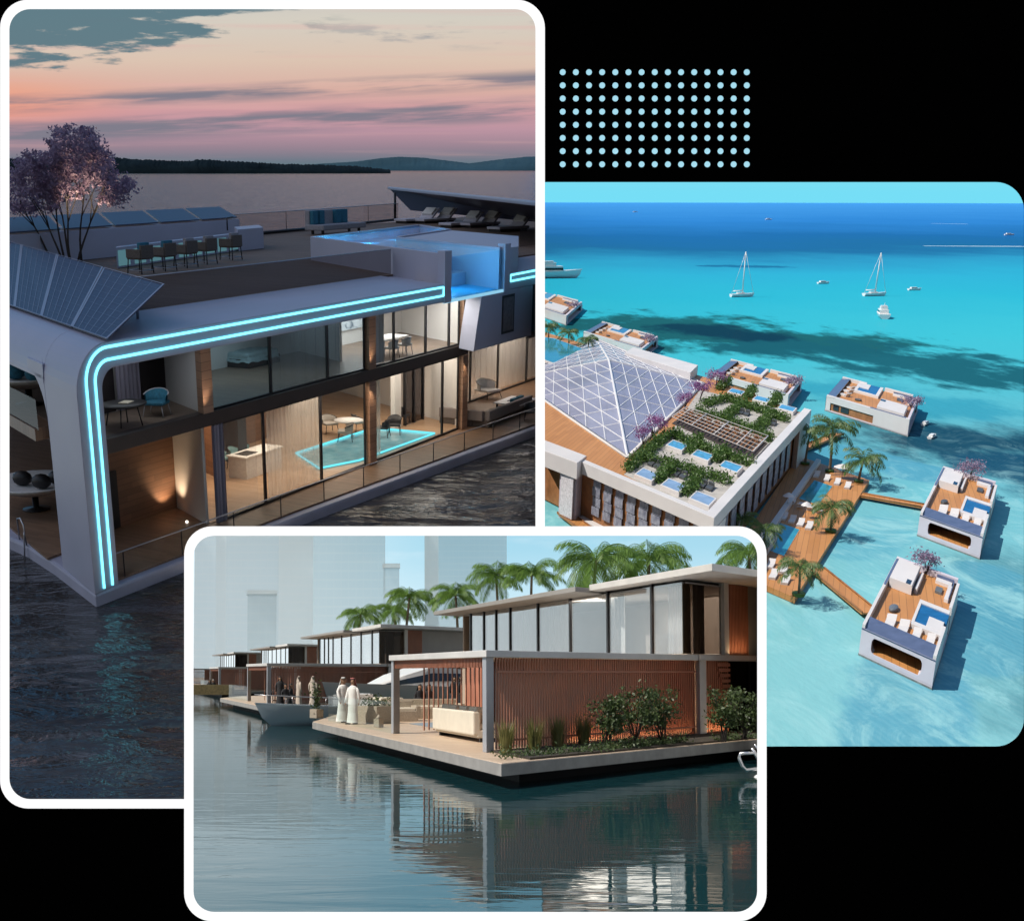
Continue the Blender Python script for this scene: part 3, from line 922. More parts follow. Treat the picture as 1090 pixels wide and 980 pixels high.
L0, L1 = (*lo_r, 7.85), (*lo_l, 7.85)
H0, H1 = (*hi_r, 9.0), (*hi_l, 9.0)
NP = 7


def sq(s_, t): return lerp(lerp(L0, L1, s_), lerp(H0, H1, s_), t)


for i in range(NP):
    s0, s1 = i / NP + .003, (i + 1) / NP - .003
    mb = MB(B1)
    q_ = [sq(s0, 0.01), sq(s1, 0.01), sq(s1, .99), sq(s0, .99)]
    mb.extr(q_, (0, 0, -.05)); pn = mb.build('solar_panel', M_CELL, SOL, D)
    mb = MB(B1); up = .012
    def strip(a, b, wd):
        a, b = B1(*a), B1(*b); d_ = (b - a).normalized(); nrm = Vector((0, 0, 1)); s_ = d_.cross(nrm).normalized() * wd
        z = Vector((0, 0, up)); mb.add([a - s_ + z, b - s_ + z, b + s_ + z, a + s_ + z], [(0, 1, 2, 3)], True)
    for k in range(1, 6): strip(sq(s0 + (s1 - s0) * k / 6, .01), sq(s0 + (s1 - s0) * k / 6, .99), .006)
    for k in range(1, 10): strip(sq(s0, k / 10), sq(s1, k / 10), .004)
    mb.build('cell_grid', M_CLINE, pn, D)
    mb = MB(B1); up = .02
    for a, b in ((sq(s0, 0), sq(s0, 1)), (sq(s1, 0), sq(s1, 1)), (sq(s0, 0.004), sq(s1, .004)), (sq(s0, .996), sq(s1, .996))): strip(a, b, .028)
    mb.build('frame', M_CLINE, pn, D)
for s_ in (.05, .35, .65):
    a = sq(s_, .86); mb = MB(B1); mb.tube([(a[0], a[1], ZR), (a[0], a[1], a[2] - .03)], .055, 6); mb.build('leg', M_STEEL, SOL, D)
    a = sq(s_, .45); mb = MB(B1); mb.tube([(a[0], a[1], ZR), (a[0], a[1], a[2] - .03)], .035, 6); mb.build('leg', M_STEEL, SOL, D)

# ---- bar with its roof panels, counter and stools at the back of the roof
k0, k1 = UV(122, 286, ZR), UV(262, 266, ZR)
BAR = thing('roof_bar', 'white roof bar with a flat solar roof and a glowing counter', 'bar', D, B1(k0[0], k0[1], ZR))
dv = (k1[0] - k0[0], k1[1] - k0[1])
mb = MB(B1)
e0 = (k0[0] + .2, k0[1]); e1 = (k1[0] - .6, k1[1])
mb.prism([e0, e1, (e1[0] + .4, e1[1] + .7), (e0[0] + .4, e0[1] + .7)], ZR, ZR + 1.0); mb.build('counter', M_SHELL, BAR, D, bevel=.02)
mb = MB(B1)
for i in range(9):
    f0, f1 = i / 9 + .01, i / 9 + .09
    a, b = lerp(e0, e1, f0), lerp(e0, e1, f1)
    mb.add([(a[0], a[1] - .04, ZR + .1), (b[0], b[1] - .04, ZR + .1), (b[0], b[1] - .04, ZR + .85), (a[0], a[1] - .04, ZR + .85)], [(0, 1, 2, 3)])
mb.build('counter_light', emitm('teal_counter_light', (.18, .42, .5), .42), BAR, D)
r0, r1 = UV(254, 267.5, ZR), UV(281, 264.5, ZR)
mb = MB(B1); mb.prism([r0, r1, (r1[0] + 1.5, r1[1] + 2.6), (r0[0] + 1.5, r0[1] + 2.6)], ZR, ZR + 1.25); mb.build('end_block', M_SHELL, BAR, D, bevel=.02)
b0, b1 = UV(-60, 292, ZR), UV(256, 259.5, ZR)
mb = MB(B1); mb.prism([b0, b1, (b1[0] + 1, b1[1] + 4.5), (b0[0] + 1, b0[1] + 4.5)], ZR, ZR + 1.5); mb.build('rear_wall', M_SHELL, BAR, D)
for i in range(6):
    a, b = lerp(b0, b1, i / 6 + .006), lerp(b0, b1, (i + 1) / 6 - .006)
    mb = MB(B1); mb.extr([(a[0] + .1, a[1] + .3, ZR + 1.62), (b[0] + .1, b[1] + .3, ZR + 1.62), (b[0] + .9, b[1] + 4.2, ZR + 2.15), (a[0] + .9, a[1] + 4.2, ZR + 2.15)], (0, 0, .06))
    mb.build('roof_solar_panel', M_CELL, BAR, D)
mb = MB(B1); mb.prism([(b0[0], b0[1] + .1), (b1[0], b1[1] + .1), (b1[0] + 1, b1[1] + 4.4), (b0[0] + 1, b0[1] + 4.4)], ZR + 1.5, ZR + 1.55); mb.build('roof', M_CLINE, BAR, D)
mb = MB(B1); fa = UV(243, 263, ZR); mb.tube([(fa[0], fa[1], ZR + 1.0), (fa[0], fa[1], ZR + 1.75), (fa[0] + .5, fa[1] - .2, ZR + 1.8)], .05, 5); mb.build('beer_tap', M_FRM, BAR, D)
labels = ['leftmost of the bar stools, with a blue cushion', 'second bar stool from the left, with a blue cushion', 'middle one of the five woven bar stools', 'second bar stool from the pool, plain grey cushion', 'bar stool nearest the pool, at the white counter end']
for i, (u, v) in enumerate(((150, 291), (175, 288), (198, 284.5), (219, 281), (246, 276.5))):
    a, b = UV(u, v, ZR); p_ = B1(a, b, ZR)
    rz = A1 + math.pi
    st = thing('bar_stool', labels[i], 'bar stool', D, p_, 'woven stools along the roof bar')
    W_ = .43
    boxes(D, p_, rz, [(0, 0, .72, W_, W_, .07)]).build('seat', M_TAUPE, st, D, bevel=.03)
    boxes(D, p_, rz, [(0, W_, 1.0, W_, .06, .30), (-W_, 0, .92, .05, W_, .20), (W_, 0, .92, .05, W_, .20)]).build('backrest', M_TAUPE, st, D, bevel=.02)
    boxes(D, p_, rz, [(0, .25, 1.16, .33, .10, .26)]).build('cushion', M_TEAL if i < 2 else M_GREYC, st, D, bevel=.04)
    for sx in (-1, 1):
        for sy in (-1, 1):
            mb = MB(); mb.tube([loc(p_, rz, sx * W_ * .9, sy * W_ * .9, .66), loc(p_, rz, sx * W_, sy * W_, 0)], .03, 5, mapped=True); mb.build('leg', M_FRM, st, D)
    mb = MB(); mb.tube([loc(p_, rz, sx * W_, sy * W_, .16) for sx, sy in ((-1, -1), (1, -1), (1, 1), (-1, 1), (-1, -1))], .022, 5, mapped=True); mb.build('foot_ring', M_STEEL, st, D)

# ---- roof sofa, loungers, slanted solar awning
p_ = D.at(358, 248, ZR); rz = A1
sf = thing('roof_sofa', 'grey outdoor sofa with blue cushions by the rear roof glass', 'sofa', D, p_)
boxes(D, p_, rz, [(0, 0, .5, 3.1, .85, .2)]).build('seat', M_GREYC, sf, D, bevel=.08)
boxes(D, p_, rz, [(-.3, .75, 1.15, 2.6, .2, .55)]).build('backrest', M_GREYC, sf, D, bevel=.08)
for x in (-2.3, -1.7, .9, 1.6): boxes(D, p_, rz, [(x, .42, 1.2, .5, .18, .5)]).build('cushion', M_TEAL, sf, D, bevel=.06)
for x in (-2.6, 2.6):
    for y in (-.45, .45): boxes(D, p_, rz, [(x, y, .15, .08, .08, .15)]).build('leg', M_FRM, sf, D)
M_LILC = pbr('lilac_mattress', (.55, .53, .60), .85, nz=(3, .1))
lab = ['grey roof lounger nearest the sofa', 'roof lounger second from the sofa, close beside its twin', 'roof lounger in the middle of the row behind the pool', 'second last roof lounger, its pillow raised', 'roof lounger nearest the frame, set apart beyond the sun platform']
for i, (u, v) in enumerate(((443, 237), (462, 237), (490, 241.5), (510, 241.5), (541, 246))):
    p_ = D.at(u, v, ZR); rz = A1 - .25
    lg = thing('roof_lounger', lab[i], 'sun lounger', D, p_, 'loungers under the solar awning')
    k_ = p_.y / 95.0
    boxes(D, p_, rz, [(0, 0, .28, 1.75 * k_, .62 * k_, .10)]).build('mattress', M_LILC, lg, D, bevel=.05)
    mb = MB(); c_ = loc(p_, rz, 1.35 * k_, 0, .62); mb.obox(c_, (.75 * k_, .62 * k_, .09), rz, ('Y', -R(38))); mb.build('backrest', M_LILC, lg, D, bevel=.05)
    mb = MB(); c_ = loc(p_, rz, 1.45 * k_, 0, .95); mb.obox(c_, (.35 * k_, .5 * k_, .10), rz, ('Y', -R(38))); mb.build('pillow', M_WHITEC, lg, D, bevel=.05)
    boxes(D, p_, rz, [(0, 0, .09, 1.6 * k_, .55 * k_, .09)]).build('base', M_FRM, lg, D)
pole = D.at(420.5, 233, ZR)
AW = thing('solar_awning', 'slanted dark solar awning on a pole over the roof loungers', 'awning', D, pole)
tl, tr, br, bl_ = D.at(414, 200.5, 10.4), D.at(600, 220, 10.4), D.at(600, 239, 8.3), D.at(437, 224, 8.3)
mb = MB(); nrm = (tr - tl).cross(bl_ - tl).normalized() * .18
mb.add([tl, tr, br, bl_, tl + nrm, tr + nrm, br + nrm, bl_ + nrm], [(0, 1, 2, 3), (4, 7, 6, 5), (0, 4, 5, 1), (1, 5, 6, 2), (2, 6, 7, 3), (3, 7, 4, 0)])
mb.build('canopy', M_CELL, AW, D)
mb = MB(); mb.tube([pole, Vector((pole.x, pole.y, 10.2))], .13, 6); mb.build('pole', M_FRM, AW, D)
mb = MB(); mb.tube([tl, tr], .16, 5); mb.build('edge_rail', M_CLINE, AW, D)
p_ = D.at(560, 262, ZR)
mb = MB(B1); g0, g1 = UV(553, 263, ZR), UV(590, 258, ZR); mb.add([(*g0, ZR), (*g1, ZR), (*g1, ZR + 1.1), (*g0, ZR + 1.1)], [(0, 1, 2, 3)]); h(mb, 'roof_glass_balustrade', M_GLD)

# ---- the flowering tree on the roof
tb = D.at(78, 281, ZR)
TR_ = thing('blossom_tree', 'multi stemmed purple blossom tree behind the large solar array', 'tree', D, tb)
rnd = random.Random(11)
M_BARK = pbr('dark_bark', (.045, .035, .03), .9, nz=(6, .4))
M_BLOS = leafm('purple_blossom', (.12, .08, .17), (.46, .34, .46), 1.2, .35)
tops = []
mb = MB()
for u0, v0, u1, v1 in ((57, 268, 22, 222), (66, 269, 58, 215), (77, 272, 72, 214), (84, 273, 105, 215), (84, 273, 90, 205), (66, 269, 45, 225), (77, 272, 60, 205)):
    dp = rnd.uniform(-1.0, 1.0)
    a = Vector((D.at(u0, 281, ZR).x, tb.y + dp * .3, ZR)); e = D.dist(u1, v1, tb.y + dp)
    path = []
    for i in range(7):
        t = i / 6; q = a.lerp(e, t); q.x += math.sin(t * 5 + u1) * .10 * (1 - t) + (e.x - a.x) * (t * t - t) * .5; path.append(q)
    mb.tube(path, [.075 - .05 * i / 6 for i in range(7)], 6, mapped=True)
    tops.append(e)
    for j in range(4):
        f = e + Vector((rnd.uniform(-1.2, 1.2), rnd.uniform(-1, 1), rnd.uniform(.3, 1.6)))
        mb.tube([path[4 + j % 3], (path[-1] + f) / 2 + Vector((0, 0, .1)), f], [.03, .02, .008], 5, mapped=True); tops.append(f)
mb.build('trunk', M_BARK, TR_, D)
mb = MB()
ys = tb.y
cl = []
for i in range(520):
    u, v = rnd.uniform(10, 140), rnd.uniform(135, 228)
    # crown outline: lobes
    lob = [(75, 178, 44, 34), (40, 200, 30, 26), (112, 195, 28, 22), (80, 155, 30, 22), (28, 175, 12, 12), (22, 215, 14, 10)]
    if not any(((u - a) / c_) ** 2 + ((v - b) / d_) ** 2 < 1 for a, b, c_, d_ in lob): continue
    if ((u - 100) / 9) ** 2 + ((v - 208) / 13) ** 2 < 1: continue
    cl.append(D.dist(u, v, ys + rnd.uniform(-2.2, 2.2)))
for q in cl:
    r_ = rnd.uniform(.16, .42)
    for j in range(int(40 * r_ / .3)):
        d_ = Vector((rnd.gauss(0, 1), rnd.gauss(0, 1), rnd.gauss(0, .8)))
        mb.leafquad(q + d_ * r_ * .55, rnd.uniform(.07, .14), None, rnd)
mb.build('crown', M_BLOS, TR_, D)
lamp('SPOT', D, D.dist(88, 262, ys - 2.6) , 1500, (1, .78, .5), .1, aim((-.05, .75, 1)), spot=(R(62), .9), name='tree_light')

# ---- balcony: round table, chair, book
p_ = D.at(151, 431, 4.52)
p_ = B1(2.6, 2.7, 4.52)
tt = thing('balcony_table', 'dark oval table on the upper balcony', 'table', D, p_)
mb = MB(); mb.lathe(p_ + Vector((0, 0, .68)), [(.02, 0), (.86, .0), (.88, .03), (.86, .06), (.02, .06)], 20, 1, .8, A1); mb.build('tabletop', M_DARKF, tt, D)
for a in range(4):
    mb = MB(); mb.tube([p_ + Vector((.45 * math.cos(a * 1.57), .35 * math.sin(a * 1.57), .68)), p_ + Vector((.6 * math.cos(a * 1.57), .5 * math.sin(a * 1.57), 0))], .022, 5); mb.build('leg', M_FRM, tt, D)
q = p_ + Vector((.1, .05, .76)); mb = MB(); mb.obox(q, (.24, .17, .015), A1 + .3)
top(mb, 'book', pbr('cream_paper', (.75, .66, .5), .8), 'open cream book lying on the dark balcony table', 'book')
make_armchair(D, B1(4.35, 2.9, 4.52), A1 + 1.9, 'balcony_chair', 'teal armchair with a pale frame beside the balcony table', M_TEAL, pbr('pale_frame', (.5, .48, .5), .4), .45, .36, .42)
make_armchair(D, B1(1.0, 2.9, 4.52), A1 - 1.9, 'balcony_chair', 'dim chair behind the neon edge left of the balcony table', M_GREYC, M_FRM, .45, .34, .42)

# ---- bedroom behind the dim glass
p_ = D.at(256, 372, 5.1); p_.z = 4.52
bd = thing('bed', 'wide unmade bed in the dim upstairs bedroom', 'bed', D, p_)
boxes(D, p_, A1, [(0, 0, .18, 1.15, 1.25, .18)]).build('bed_base', M_DARKF, bd, D)
boxes(D, p_, A1, [(0, 0, .46, 1.12, 1.22, .12)]).build('mattress', M_TEALROOM, bd, D, bevel=.08)
boxes(D, p_, A1, [(0, 1.32, .7, 1.3, .07, .6)]).build('headboard', M_DARKF, bd, D)
mb = MB(); n = 14; g = []
for i in range(n + 1):
    for j in range(n + 1):
        x, y = -1.2 + 2.4 * i / n, -1.3 + 1.9 * j / n
        z = .61 + .03 * math.sin(i * 1.3 + j * .9) + .02 * math.sin(i * .7 - j * 1.9)
        if i in (0, n) or j == 0: z -= .38
        g.append(loc(p_, A1, x, y, z))
mb.smooth = True; mb.add(g, [(i * (n + 1) + j, (i + 1) * (n + 1) + j, (i + 1) * (n + 1) + j + 1, i * (n + 1) + j + 1) for i in range(n) for j in range(n)], True)
mb.build('blanket', M_TEALROOM, bd, D)
for x in (-.55, .5): boxes(D, p_, A1, [(x, .9, .72, .42, .24, .14)]).build('pillow', M_WHITEC, bd, D, bevel=.06)

# ---- bright upper room: picture, table
mb = MB(B1); mb.box(20.0, 23.6, 7.08, 7.15, 5.2, 6.9)
def paint():
    m, nt, out = _nt('abstract_ink_picture')
    n1 = nd(nt, 'TexNoise', {'Vector': coords(nt, (1, 1, 1.6)), 'Scale': 1.1, 'Detail': 6.0, 'Distortion': .9})
    c = mixc(nt, sstep(nt, n1.outputs[0], .48, .62), (.62, .68, .72), (.05, .10, .16))
    b = nd(nt, 'BsdfPrincipled', {'Base Color': c, 'Roughness': .6}); nt.links.new(b.outputs[0], out.inputs[0]); return m
top(mb, 'wall_picture', paint(), 'large blue grey abstract picture on the bright upstairs wall', 'picture')
p_ = B1(20.6, 3.4, 4.52)
tb2 = thing('white_table', 'white table in the bright upstairs room', 'table', D, p_)
boxes(D, p_, A1, [(0, 0, .74, 1.1, .5, .03)]).build('tabletop', M_WHITEC, tb2, D)
for sx in (-1, 1):
    for sy in (-1, 1): boxes(D, p_, A1, [(sx, sy * .42, .37, .03, .03, .36)]).build('leg', M_STEEL, tb2, D)
for i, (x, l_) in enumerate(((-.9, 'pale chair at the near end of the white table'), (.3, 'pale chair in the middle of the white table'))):
    make_armchair(D, loc(p_, A1, x, -.75, 0), A1, 'pale_chair', l_, M_WHITEC, M_STEEL, .45, .26, .36, 'chairs in the bright upper room')

# ---- kitchen behind the sheer curtain
p_ = D.at(272, 492, .95); p_.z = .53
ki = thing('kitchen_island', 'white kitchen island with a dark hob behind the sheer curtain', 'kitchen island', D, p_)
boxes(D, p_, A1, [(0, 0, .43, 1.25, .45, .43)]).build('cabinet', M_WHITEC, ki, D)
boxes(D, p_, A1, [(0, 0, .89, 1.32, .5, .03)]).build('worktop', pbr('white_worktop', (.85, .84, .82), .25), ki, D)
boxes(D, p_, A1, [(-.6, 0, .925, .4, .3, .008)]).build('hob', M_DARKF, ki, D)
for i, x in enumerate((-.7, .1, .9)):
    make_armchair(D, loc(p_, A1, x, 1.15, 0), A1 + math.pi, 'dining_chair', ['teal dining chair behind the hob of the kitchen island', 'teal dining chair behind the middle of the kitchen island', 'teal dining chair behind the far end of the kitchen island'][i], pbr('soft_teal', (.16, .30, .32), .8), M_FRM, .62, .24, .3, 'chairs along the kitchen island')
# ---- room with the lit glass floor over the lower pool
gp = [(14.4, 3.0), (16.9, 2.2), (23.6, 2.0), (21.6, 5.6), (15.0, 5.8)]
mb = MB(B1); mb.prism(gp, .535, .56)
def glassfloor():
    m, nt, out = _nt('lit_water_floor')
    n1 = nd(nt, 'TexVoronoi', {'Vector': coords(nt), 'Scale': 1.1}); n1.feature = 'SMOOTH_F1'
    n2 = nd(nt, 'TexNoise', {'Vector': coords(nt), 'Scale': 1.6, 'Detail': 3.0})
    c = mixc(nt, n2.outputs[0], (.05, .22, .28), (.30, .52, .56))
    b = nd(nt, 'BsdfPrincipled', {'Base Color': c, 'Roughness': .06, 'Emission Color': c, 'Emission Strength': .35})
    nt.links.new(b.outputs[0], out.inputs[0]); return m
top(mb, 'glass_floor', glassfloor(), 'softly lit glass floor over water in the ground floor lounge', 'glass floor')
mb = MB(B1); mb.tube([(a, b, .60) for a, b in gp + gp[:1]], .05, 5)
top(mb, 'light_strip', emitm('teal_strip_light', (.15, .75, .85), 1.6), 'teal light strip edging the lit glass floor', 'light strip')
p_ = D.at(371, 449, 1.2); p_.z = .56
t3 = thing('lounge_table', 'round pale table beside tub chairs over the lit glass floor', 'table', D, p_)
mb = MB(); mb.lathe(p_, [(.3, 0), (.3, .03), (.05, .06), (.05, .68), (.7, .7), (.7, .74), (.01, .74)], 16); mb.build('tabletop', M_WHITEC, t3, D)
qq = p_.copy()
ch = [(-1.1, -.5, 'beige tub chair at the near side of the round lounge table', .5), (.1, 1.15, 'beige tub chair behind the round lounge table', 2.6), (1.15, .1, 'beige tub chair on the pool side of the round lounge table', -2.2)]
for a, b, l_, r_ in ch: make_armchair(D, loc(qq, A1, a, b, 0), A1 + r_, 'tub_chair', l_, pbr('beige_cloth', (.36, .32, .28), .85), M_FRM, .45, .34, .36, 'tub chairs round the lounge table')
for a, b, l_, r_ in ((408, 455, 'dark chair standing closest to the lounge window column', .3), (420, 452, 'dark chair in the middle of the glass floor', 2.0), (429, 442, 'dark chair at the far side of the glass floor', 3.3)):
    make_armchair(D, Vector((*D.at(a, b, 1.0).xy, .56)), A1 + r_, 'dark_chair', l_, M_DARKF, M_FRM, .45, .28, .4, 'dark chairs on the glass floor')

# ---- terrace at the right end
p_ = D.at(522, 441, .9); p_.z = .5
so = thing('terrace_sofa', 'taupe corner sofa on the lower terrace by the frame', 'sofa', D, p_)
boxes(D, p_, A1, [(1.2, 0, .22, 2.6, .55, .22), (-1.0, 1.2, .22, .5, .9, .22)]).build('seat', M_TAUPE, so, D, bevel=.06)
boxes(D, p_, A1, [(1.2, -.5, .58, 2.6, .12, .25), (-1.45, .9, .58, .12, 1.2, .25)]).build('backrest', pbr('grey_taupe', (.26, .23, .22), .9), so, D, bevel=.05)
for x in (2.4, 3.1): boxes(D, p_, A1, [(x, -.2, .62, .3, .12, .25)]).build('cushion', M_TEAL, so, D, bevel=.05)
p_ = D.at(549, 426, 1.08); p_.z = .5
t4 = thing('terrace_table', 'low white terrace table with a tray by the sofa', 'table', D, p_)
boxes(D, p_, A1, [(0, 0, .55, 1.15, .75, .03)]).build('tabletop', pbr('white_top', (.8, .8, .82), .3), t4, D)
boxes(D, p_, A1, [(0, 0, .59, .45, .3, .012)]).build('tray', M_GREYC, t4, D)
for sx in (-1, 1):
    for sy in (-1, 1): boxes(D, p_, A1, [(sx, sy * .6, .26, .04, .04, .26)]).build('leg', M_FRM, t4, D)
make_armchair(D, Vector((*D.at(566, 438, .9).xy, .5)), A1 + 2, 'terrace_chair', 'dark terrace chair at the glass rail beside the white table', M_DARKF, M_FRM, .42, .36, .36)
make_armchair(D, Vector((*D.at(519, 412, 1.1).xy, .53)), A1 + 2.8, 'cream_armchair', 'plump cream armchair behind the terrace curtain', M_WHITEC, M_FRM, .42, .55, .55)

# ---- left end: hanging lounge bowls on the two decks
for z0, b, l_ in ((4.52, 9.0, 'white lounge bowl with blue cushions on the upper left deck'), (.5, 9.6, 'white lounge bowl with dark cushions on the lower left deck')):
    p_ = B1(.9, b, z0 + .9)
    bw = thing('lounge_bowl', l_, 'lounge seat', D, p_)
    mb = MB(); mb.lathe(p_, [(.3, -.32), (.9, -.2), (1.5, 0), (1.75, .16), (1.7, .2), (1.4, .08), (.8, -.06), (.01, -.1)], 20); mb.build('bowl', M_WHITEC, bw, D)
    for x, y in ((-.5, .3), (.35, -.2), (.8, .4)):
        mb = MB(); mb.ball(p_ + Vector((x, y, .22)), .38, 10, 6, (1, .7, .75)); mb.build('cushion', M_TEAL if z0 > 1 else M_DARKF, bw, D)
    mb = MB(); mb.lathe(p_ + Vector((0, 0, -.9)), [(.5, 0), (.5, .05), (.12, .1), (.12, .6)], 12); mb.build('base', M_FRM, bw, D)
mb = MB(B1)
mb.box(-.4, 5.8, 5.2, 30, 4.1, 4.5); h(mb, 'left_gallery', M_DECKL)
mb = MB(B1); mb.add([(-.35, 4.9, 4.5), (-.35, 30, 4.5), (-.35, 30, 5.5), (-.35, 4.9, 5.5)], [(0, 1, 2, 3)]); h(mb, 'gallery_balustrade', M_GLD)
mb = MB(B1); mb.box(5.6, 5.8, 5.2, 30, .5, 6.97); h(mb, 'gallery_wall', M_WALLW)
mb = MB(B1)
mb.tube([(-.9, 6.3, .42), (-.95, 6.3, 1.15), (-.95, 6.6, 1.32), (-.95, 7.0, 1.2), (-.9, 7.15, .42)], .03, 6); mb.tube([(-.95, 6.3, .9), (-1.1, 6.25, -.3)], .03, 6)
top(mb, 'boarding_ladder', M_STEEL, 'thin steel boarding ladder at the left edge of the hull', 'ladder')
# =================================================================== CANAL: terracotta screened houses on decks
K = CAN
B3 = Frame(K, K.at(534, 812, .95), K.vp(1560), K.vp(95))
A3 = B3.ang(); AV3 = math.atan2(B3.ev.y, B3.ev.x)
ZD = .95


def onplane(Fr, u, v, a=None, b=None):
    """where the ray through (u, v) meets the wall plane a = const or b = const of frame Fr -> (other coordinate, z)"""
    d = Fr.P.ray(u, v)
    if a is not None: o = Fr.O + Fr.eu * a; e = Fr.ev
    else: o = Fr.O + Fr.ev * b; e = Fr.eu
    det = -d.x * e.y + e.x * d.y
    t = (-o.x * e.y + e.x * o.y) / det
    return ((d.x * o.y - d.y * o.x) / det, Fr.P.h + t * d.z)


def canal_sky():
    m, nt, out = _nt('canal_sky')
    tc = nd(nt, 'TexCoord'); sp = nd(nt, 'SeparateXYZ', {'Vector': tc.outputs['Object']})
    x, y, z = sp.outputs
    e = math_(nt, 'DIVIDE', z, math_(nt, 'SQRT', math_(nt, 'ADD', math_(nt, 'MULTIPLY', x, x), math_(nt, 'MULTIPLY', y, y))))
    az = math_(nt, 'DIVIDE', x, y)
    rp = nd(nt, 'ValToRGB', {'Fac': math_(nt, 'MULTIPLY', e, 1.6)}); cr = rp.color_ramp
    st = [(0, (226, 237, 241)), (.06, (205, 229, 238)), (.16, (160, 207, 226)), (.4, (112, 176, 208)), (1, (70, 130, 178))]
    while len(cr.elements) < len(st): cr.elements.new(.5)
    for el, (p_, c_) in zip(cr.elements, st): el.position = p_; el.color = c4(lin(*c_))
    lf = math_(nt, 'MULTIPLY', sstep(nt, az, .06, -.16), sstep(nt, e, .32, .12))
    c = mixc(nt, math_(nt, 'MULTIPLY', lf, .75), rp.outputs[0], lin(232, 243, 247))
    cv = nd(nt, 'CombineXYZ', {'X': math_(nt, 'MULTIPLY', az, 9.0), 'Y': math_(nt, 'MULTIPLY', e, 40.0)})
    n = nd(nt, 'TexNoise', {'Vector': cv.outputs[0], 'Scale': 1.0, 'Detail': 6.0})
    c = mixc(nt, math_(nt, 'MULTIPLY', sstep(nt, n.outputs[0], .5, .75), .35), c, lin(236, 244, 247))
    em = nd(nt, 'Emission', {'Color': c, 'Strength': 1.15}); nt.links.new(em.outputs[0], out.inputs[0]); return m


mb = MB(); RD = 12000.0
els = [-1.5, 0, 1, 2, 3, 4, 6, 8, 11, 15, 20, 28, 38, 50, 62]; azs = [-60 + 5 * i for i in range(25)]
n = len(azs)
mb.smooth = True
mb.add([(RD * math.sin(R(a)), RD * math.cos(R(a)), RD * math.tan(R(e)) + 3) for e in els for a in azs], [(j * n + i, j * n + i + 1, (j + 1) * n + i + 1, (j + 1) * n + i) for j in range(len(els) - 1) for i in range(n - 1)])
CSKY = tag(mb.build('sky', canal_sky(), None, K, (0, 0, 3)), kind='structure')

M_CWATER = water_mat('green_blue_canal_water', (.009, .042, .05), .02, [(.16, .6, .012, 2.0), (.5, 2.0, .0065, 3.0), (2.0, 6.0, .0006, 2.0)], spec=.5, mirror=1.75)
WZ = .36
mb = MB(); mb.add([(-700, 11.5, WZ), (700, 11.5, WZ), (700, 1500, WZ), (-700, 1500, WZ)], [(0, 1, 2, 3)])
tag(mb.build('water', M_CWATER, None, K, (0, 0, 0)), kind='structure')

# ---- pale towers across the water
def tower_mat(name, c1, c2, dens=.42):  # distance haze put into the facades as paleness and see-through
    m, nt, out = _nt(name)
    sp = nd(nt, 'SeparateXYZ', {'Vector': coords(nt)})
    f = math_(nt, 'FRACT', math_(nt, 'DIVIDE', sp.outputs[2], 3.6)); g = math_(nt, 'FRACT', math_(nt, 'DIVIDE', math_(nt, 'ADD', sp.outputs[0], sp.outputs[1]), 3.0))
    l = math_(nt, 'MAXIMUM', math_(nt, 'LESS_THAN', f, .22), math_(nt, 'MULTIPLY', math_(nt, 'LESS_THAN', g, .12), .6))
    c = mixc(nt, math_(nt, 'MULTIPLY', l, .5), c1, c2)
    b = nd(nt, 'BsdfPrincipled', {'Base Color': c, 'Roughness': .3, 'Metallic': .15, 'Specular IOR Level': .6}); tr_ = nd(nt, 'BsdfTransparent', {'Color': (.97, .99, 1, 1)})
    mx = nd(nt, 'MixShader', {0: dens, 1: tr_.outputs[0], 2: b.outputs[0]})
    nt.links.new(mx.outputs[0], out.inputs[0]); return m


M_TW = [tower_mat('pale_tower_haze', (.80, .91, .98), (.90, .96, .99), .46), tower_mat('milky_tower_haze', (.88, .96, 1.0), (.93, .98, 1.0), .52), tower_mat('blue_tower_haze', (.72, .87, .96), (.82, .93, .98), .36)]
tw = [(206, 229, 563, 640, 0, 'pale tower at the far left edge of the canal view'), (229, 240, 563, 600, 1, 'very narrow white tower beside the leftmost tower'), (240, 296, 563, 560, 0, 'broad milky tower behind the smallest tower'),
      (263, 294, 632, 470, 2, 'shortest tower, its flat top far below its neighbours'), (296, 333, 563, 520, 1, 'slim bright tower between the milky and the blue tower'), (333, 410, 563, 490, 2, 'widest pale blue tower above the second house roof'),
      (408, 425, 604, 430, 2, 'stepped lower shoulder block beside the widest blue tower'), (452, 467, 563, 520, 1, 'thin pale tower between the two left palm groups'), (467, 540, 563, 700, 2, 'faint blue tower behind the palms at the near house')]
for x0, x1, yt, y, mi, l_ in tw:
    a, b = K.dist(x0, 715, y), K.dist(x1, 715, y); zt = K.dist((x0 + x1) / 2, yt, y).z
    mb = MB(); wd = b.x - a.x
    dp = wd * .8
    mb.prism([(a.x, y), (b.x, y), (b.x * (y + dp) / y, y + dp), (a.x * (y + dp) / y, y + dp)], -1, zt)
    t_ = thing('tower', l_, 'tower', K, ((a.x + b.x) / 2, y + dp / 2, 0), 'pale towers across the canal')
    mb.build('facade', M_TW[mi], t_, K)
    if yt > 570:
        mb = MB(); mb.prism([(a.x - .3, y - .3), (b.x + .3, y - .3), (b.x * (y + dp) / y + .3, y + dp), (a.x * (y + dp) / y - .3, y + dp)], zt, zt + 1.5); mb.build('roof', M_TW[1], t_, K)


# ---- quay behind the houses
M_QUAY = pbr('pale_quay_stone', (.42, .39, .35), .8, nz=(.6, .12))
mb = MB(B3); mb.prism([(29, -6), (110, -6), (110, 420), (29, 420)], -.5, .9)
tag(mb.build('quay', M_QUAY, None, K), kind='structure')

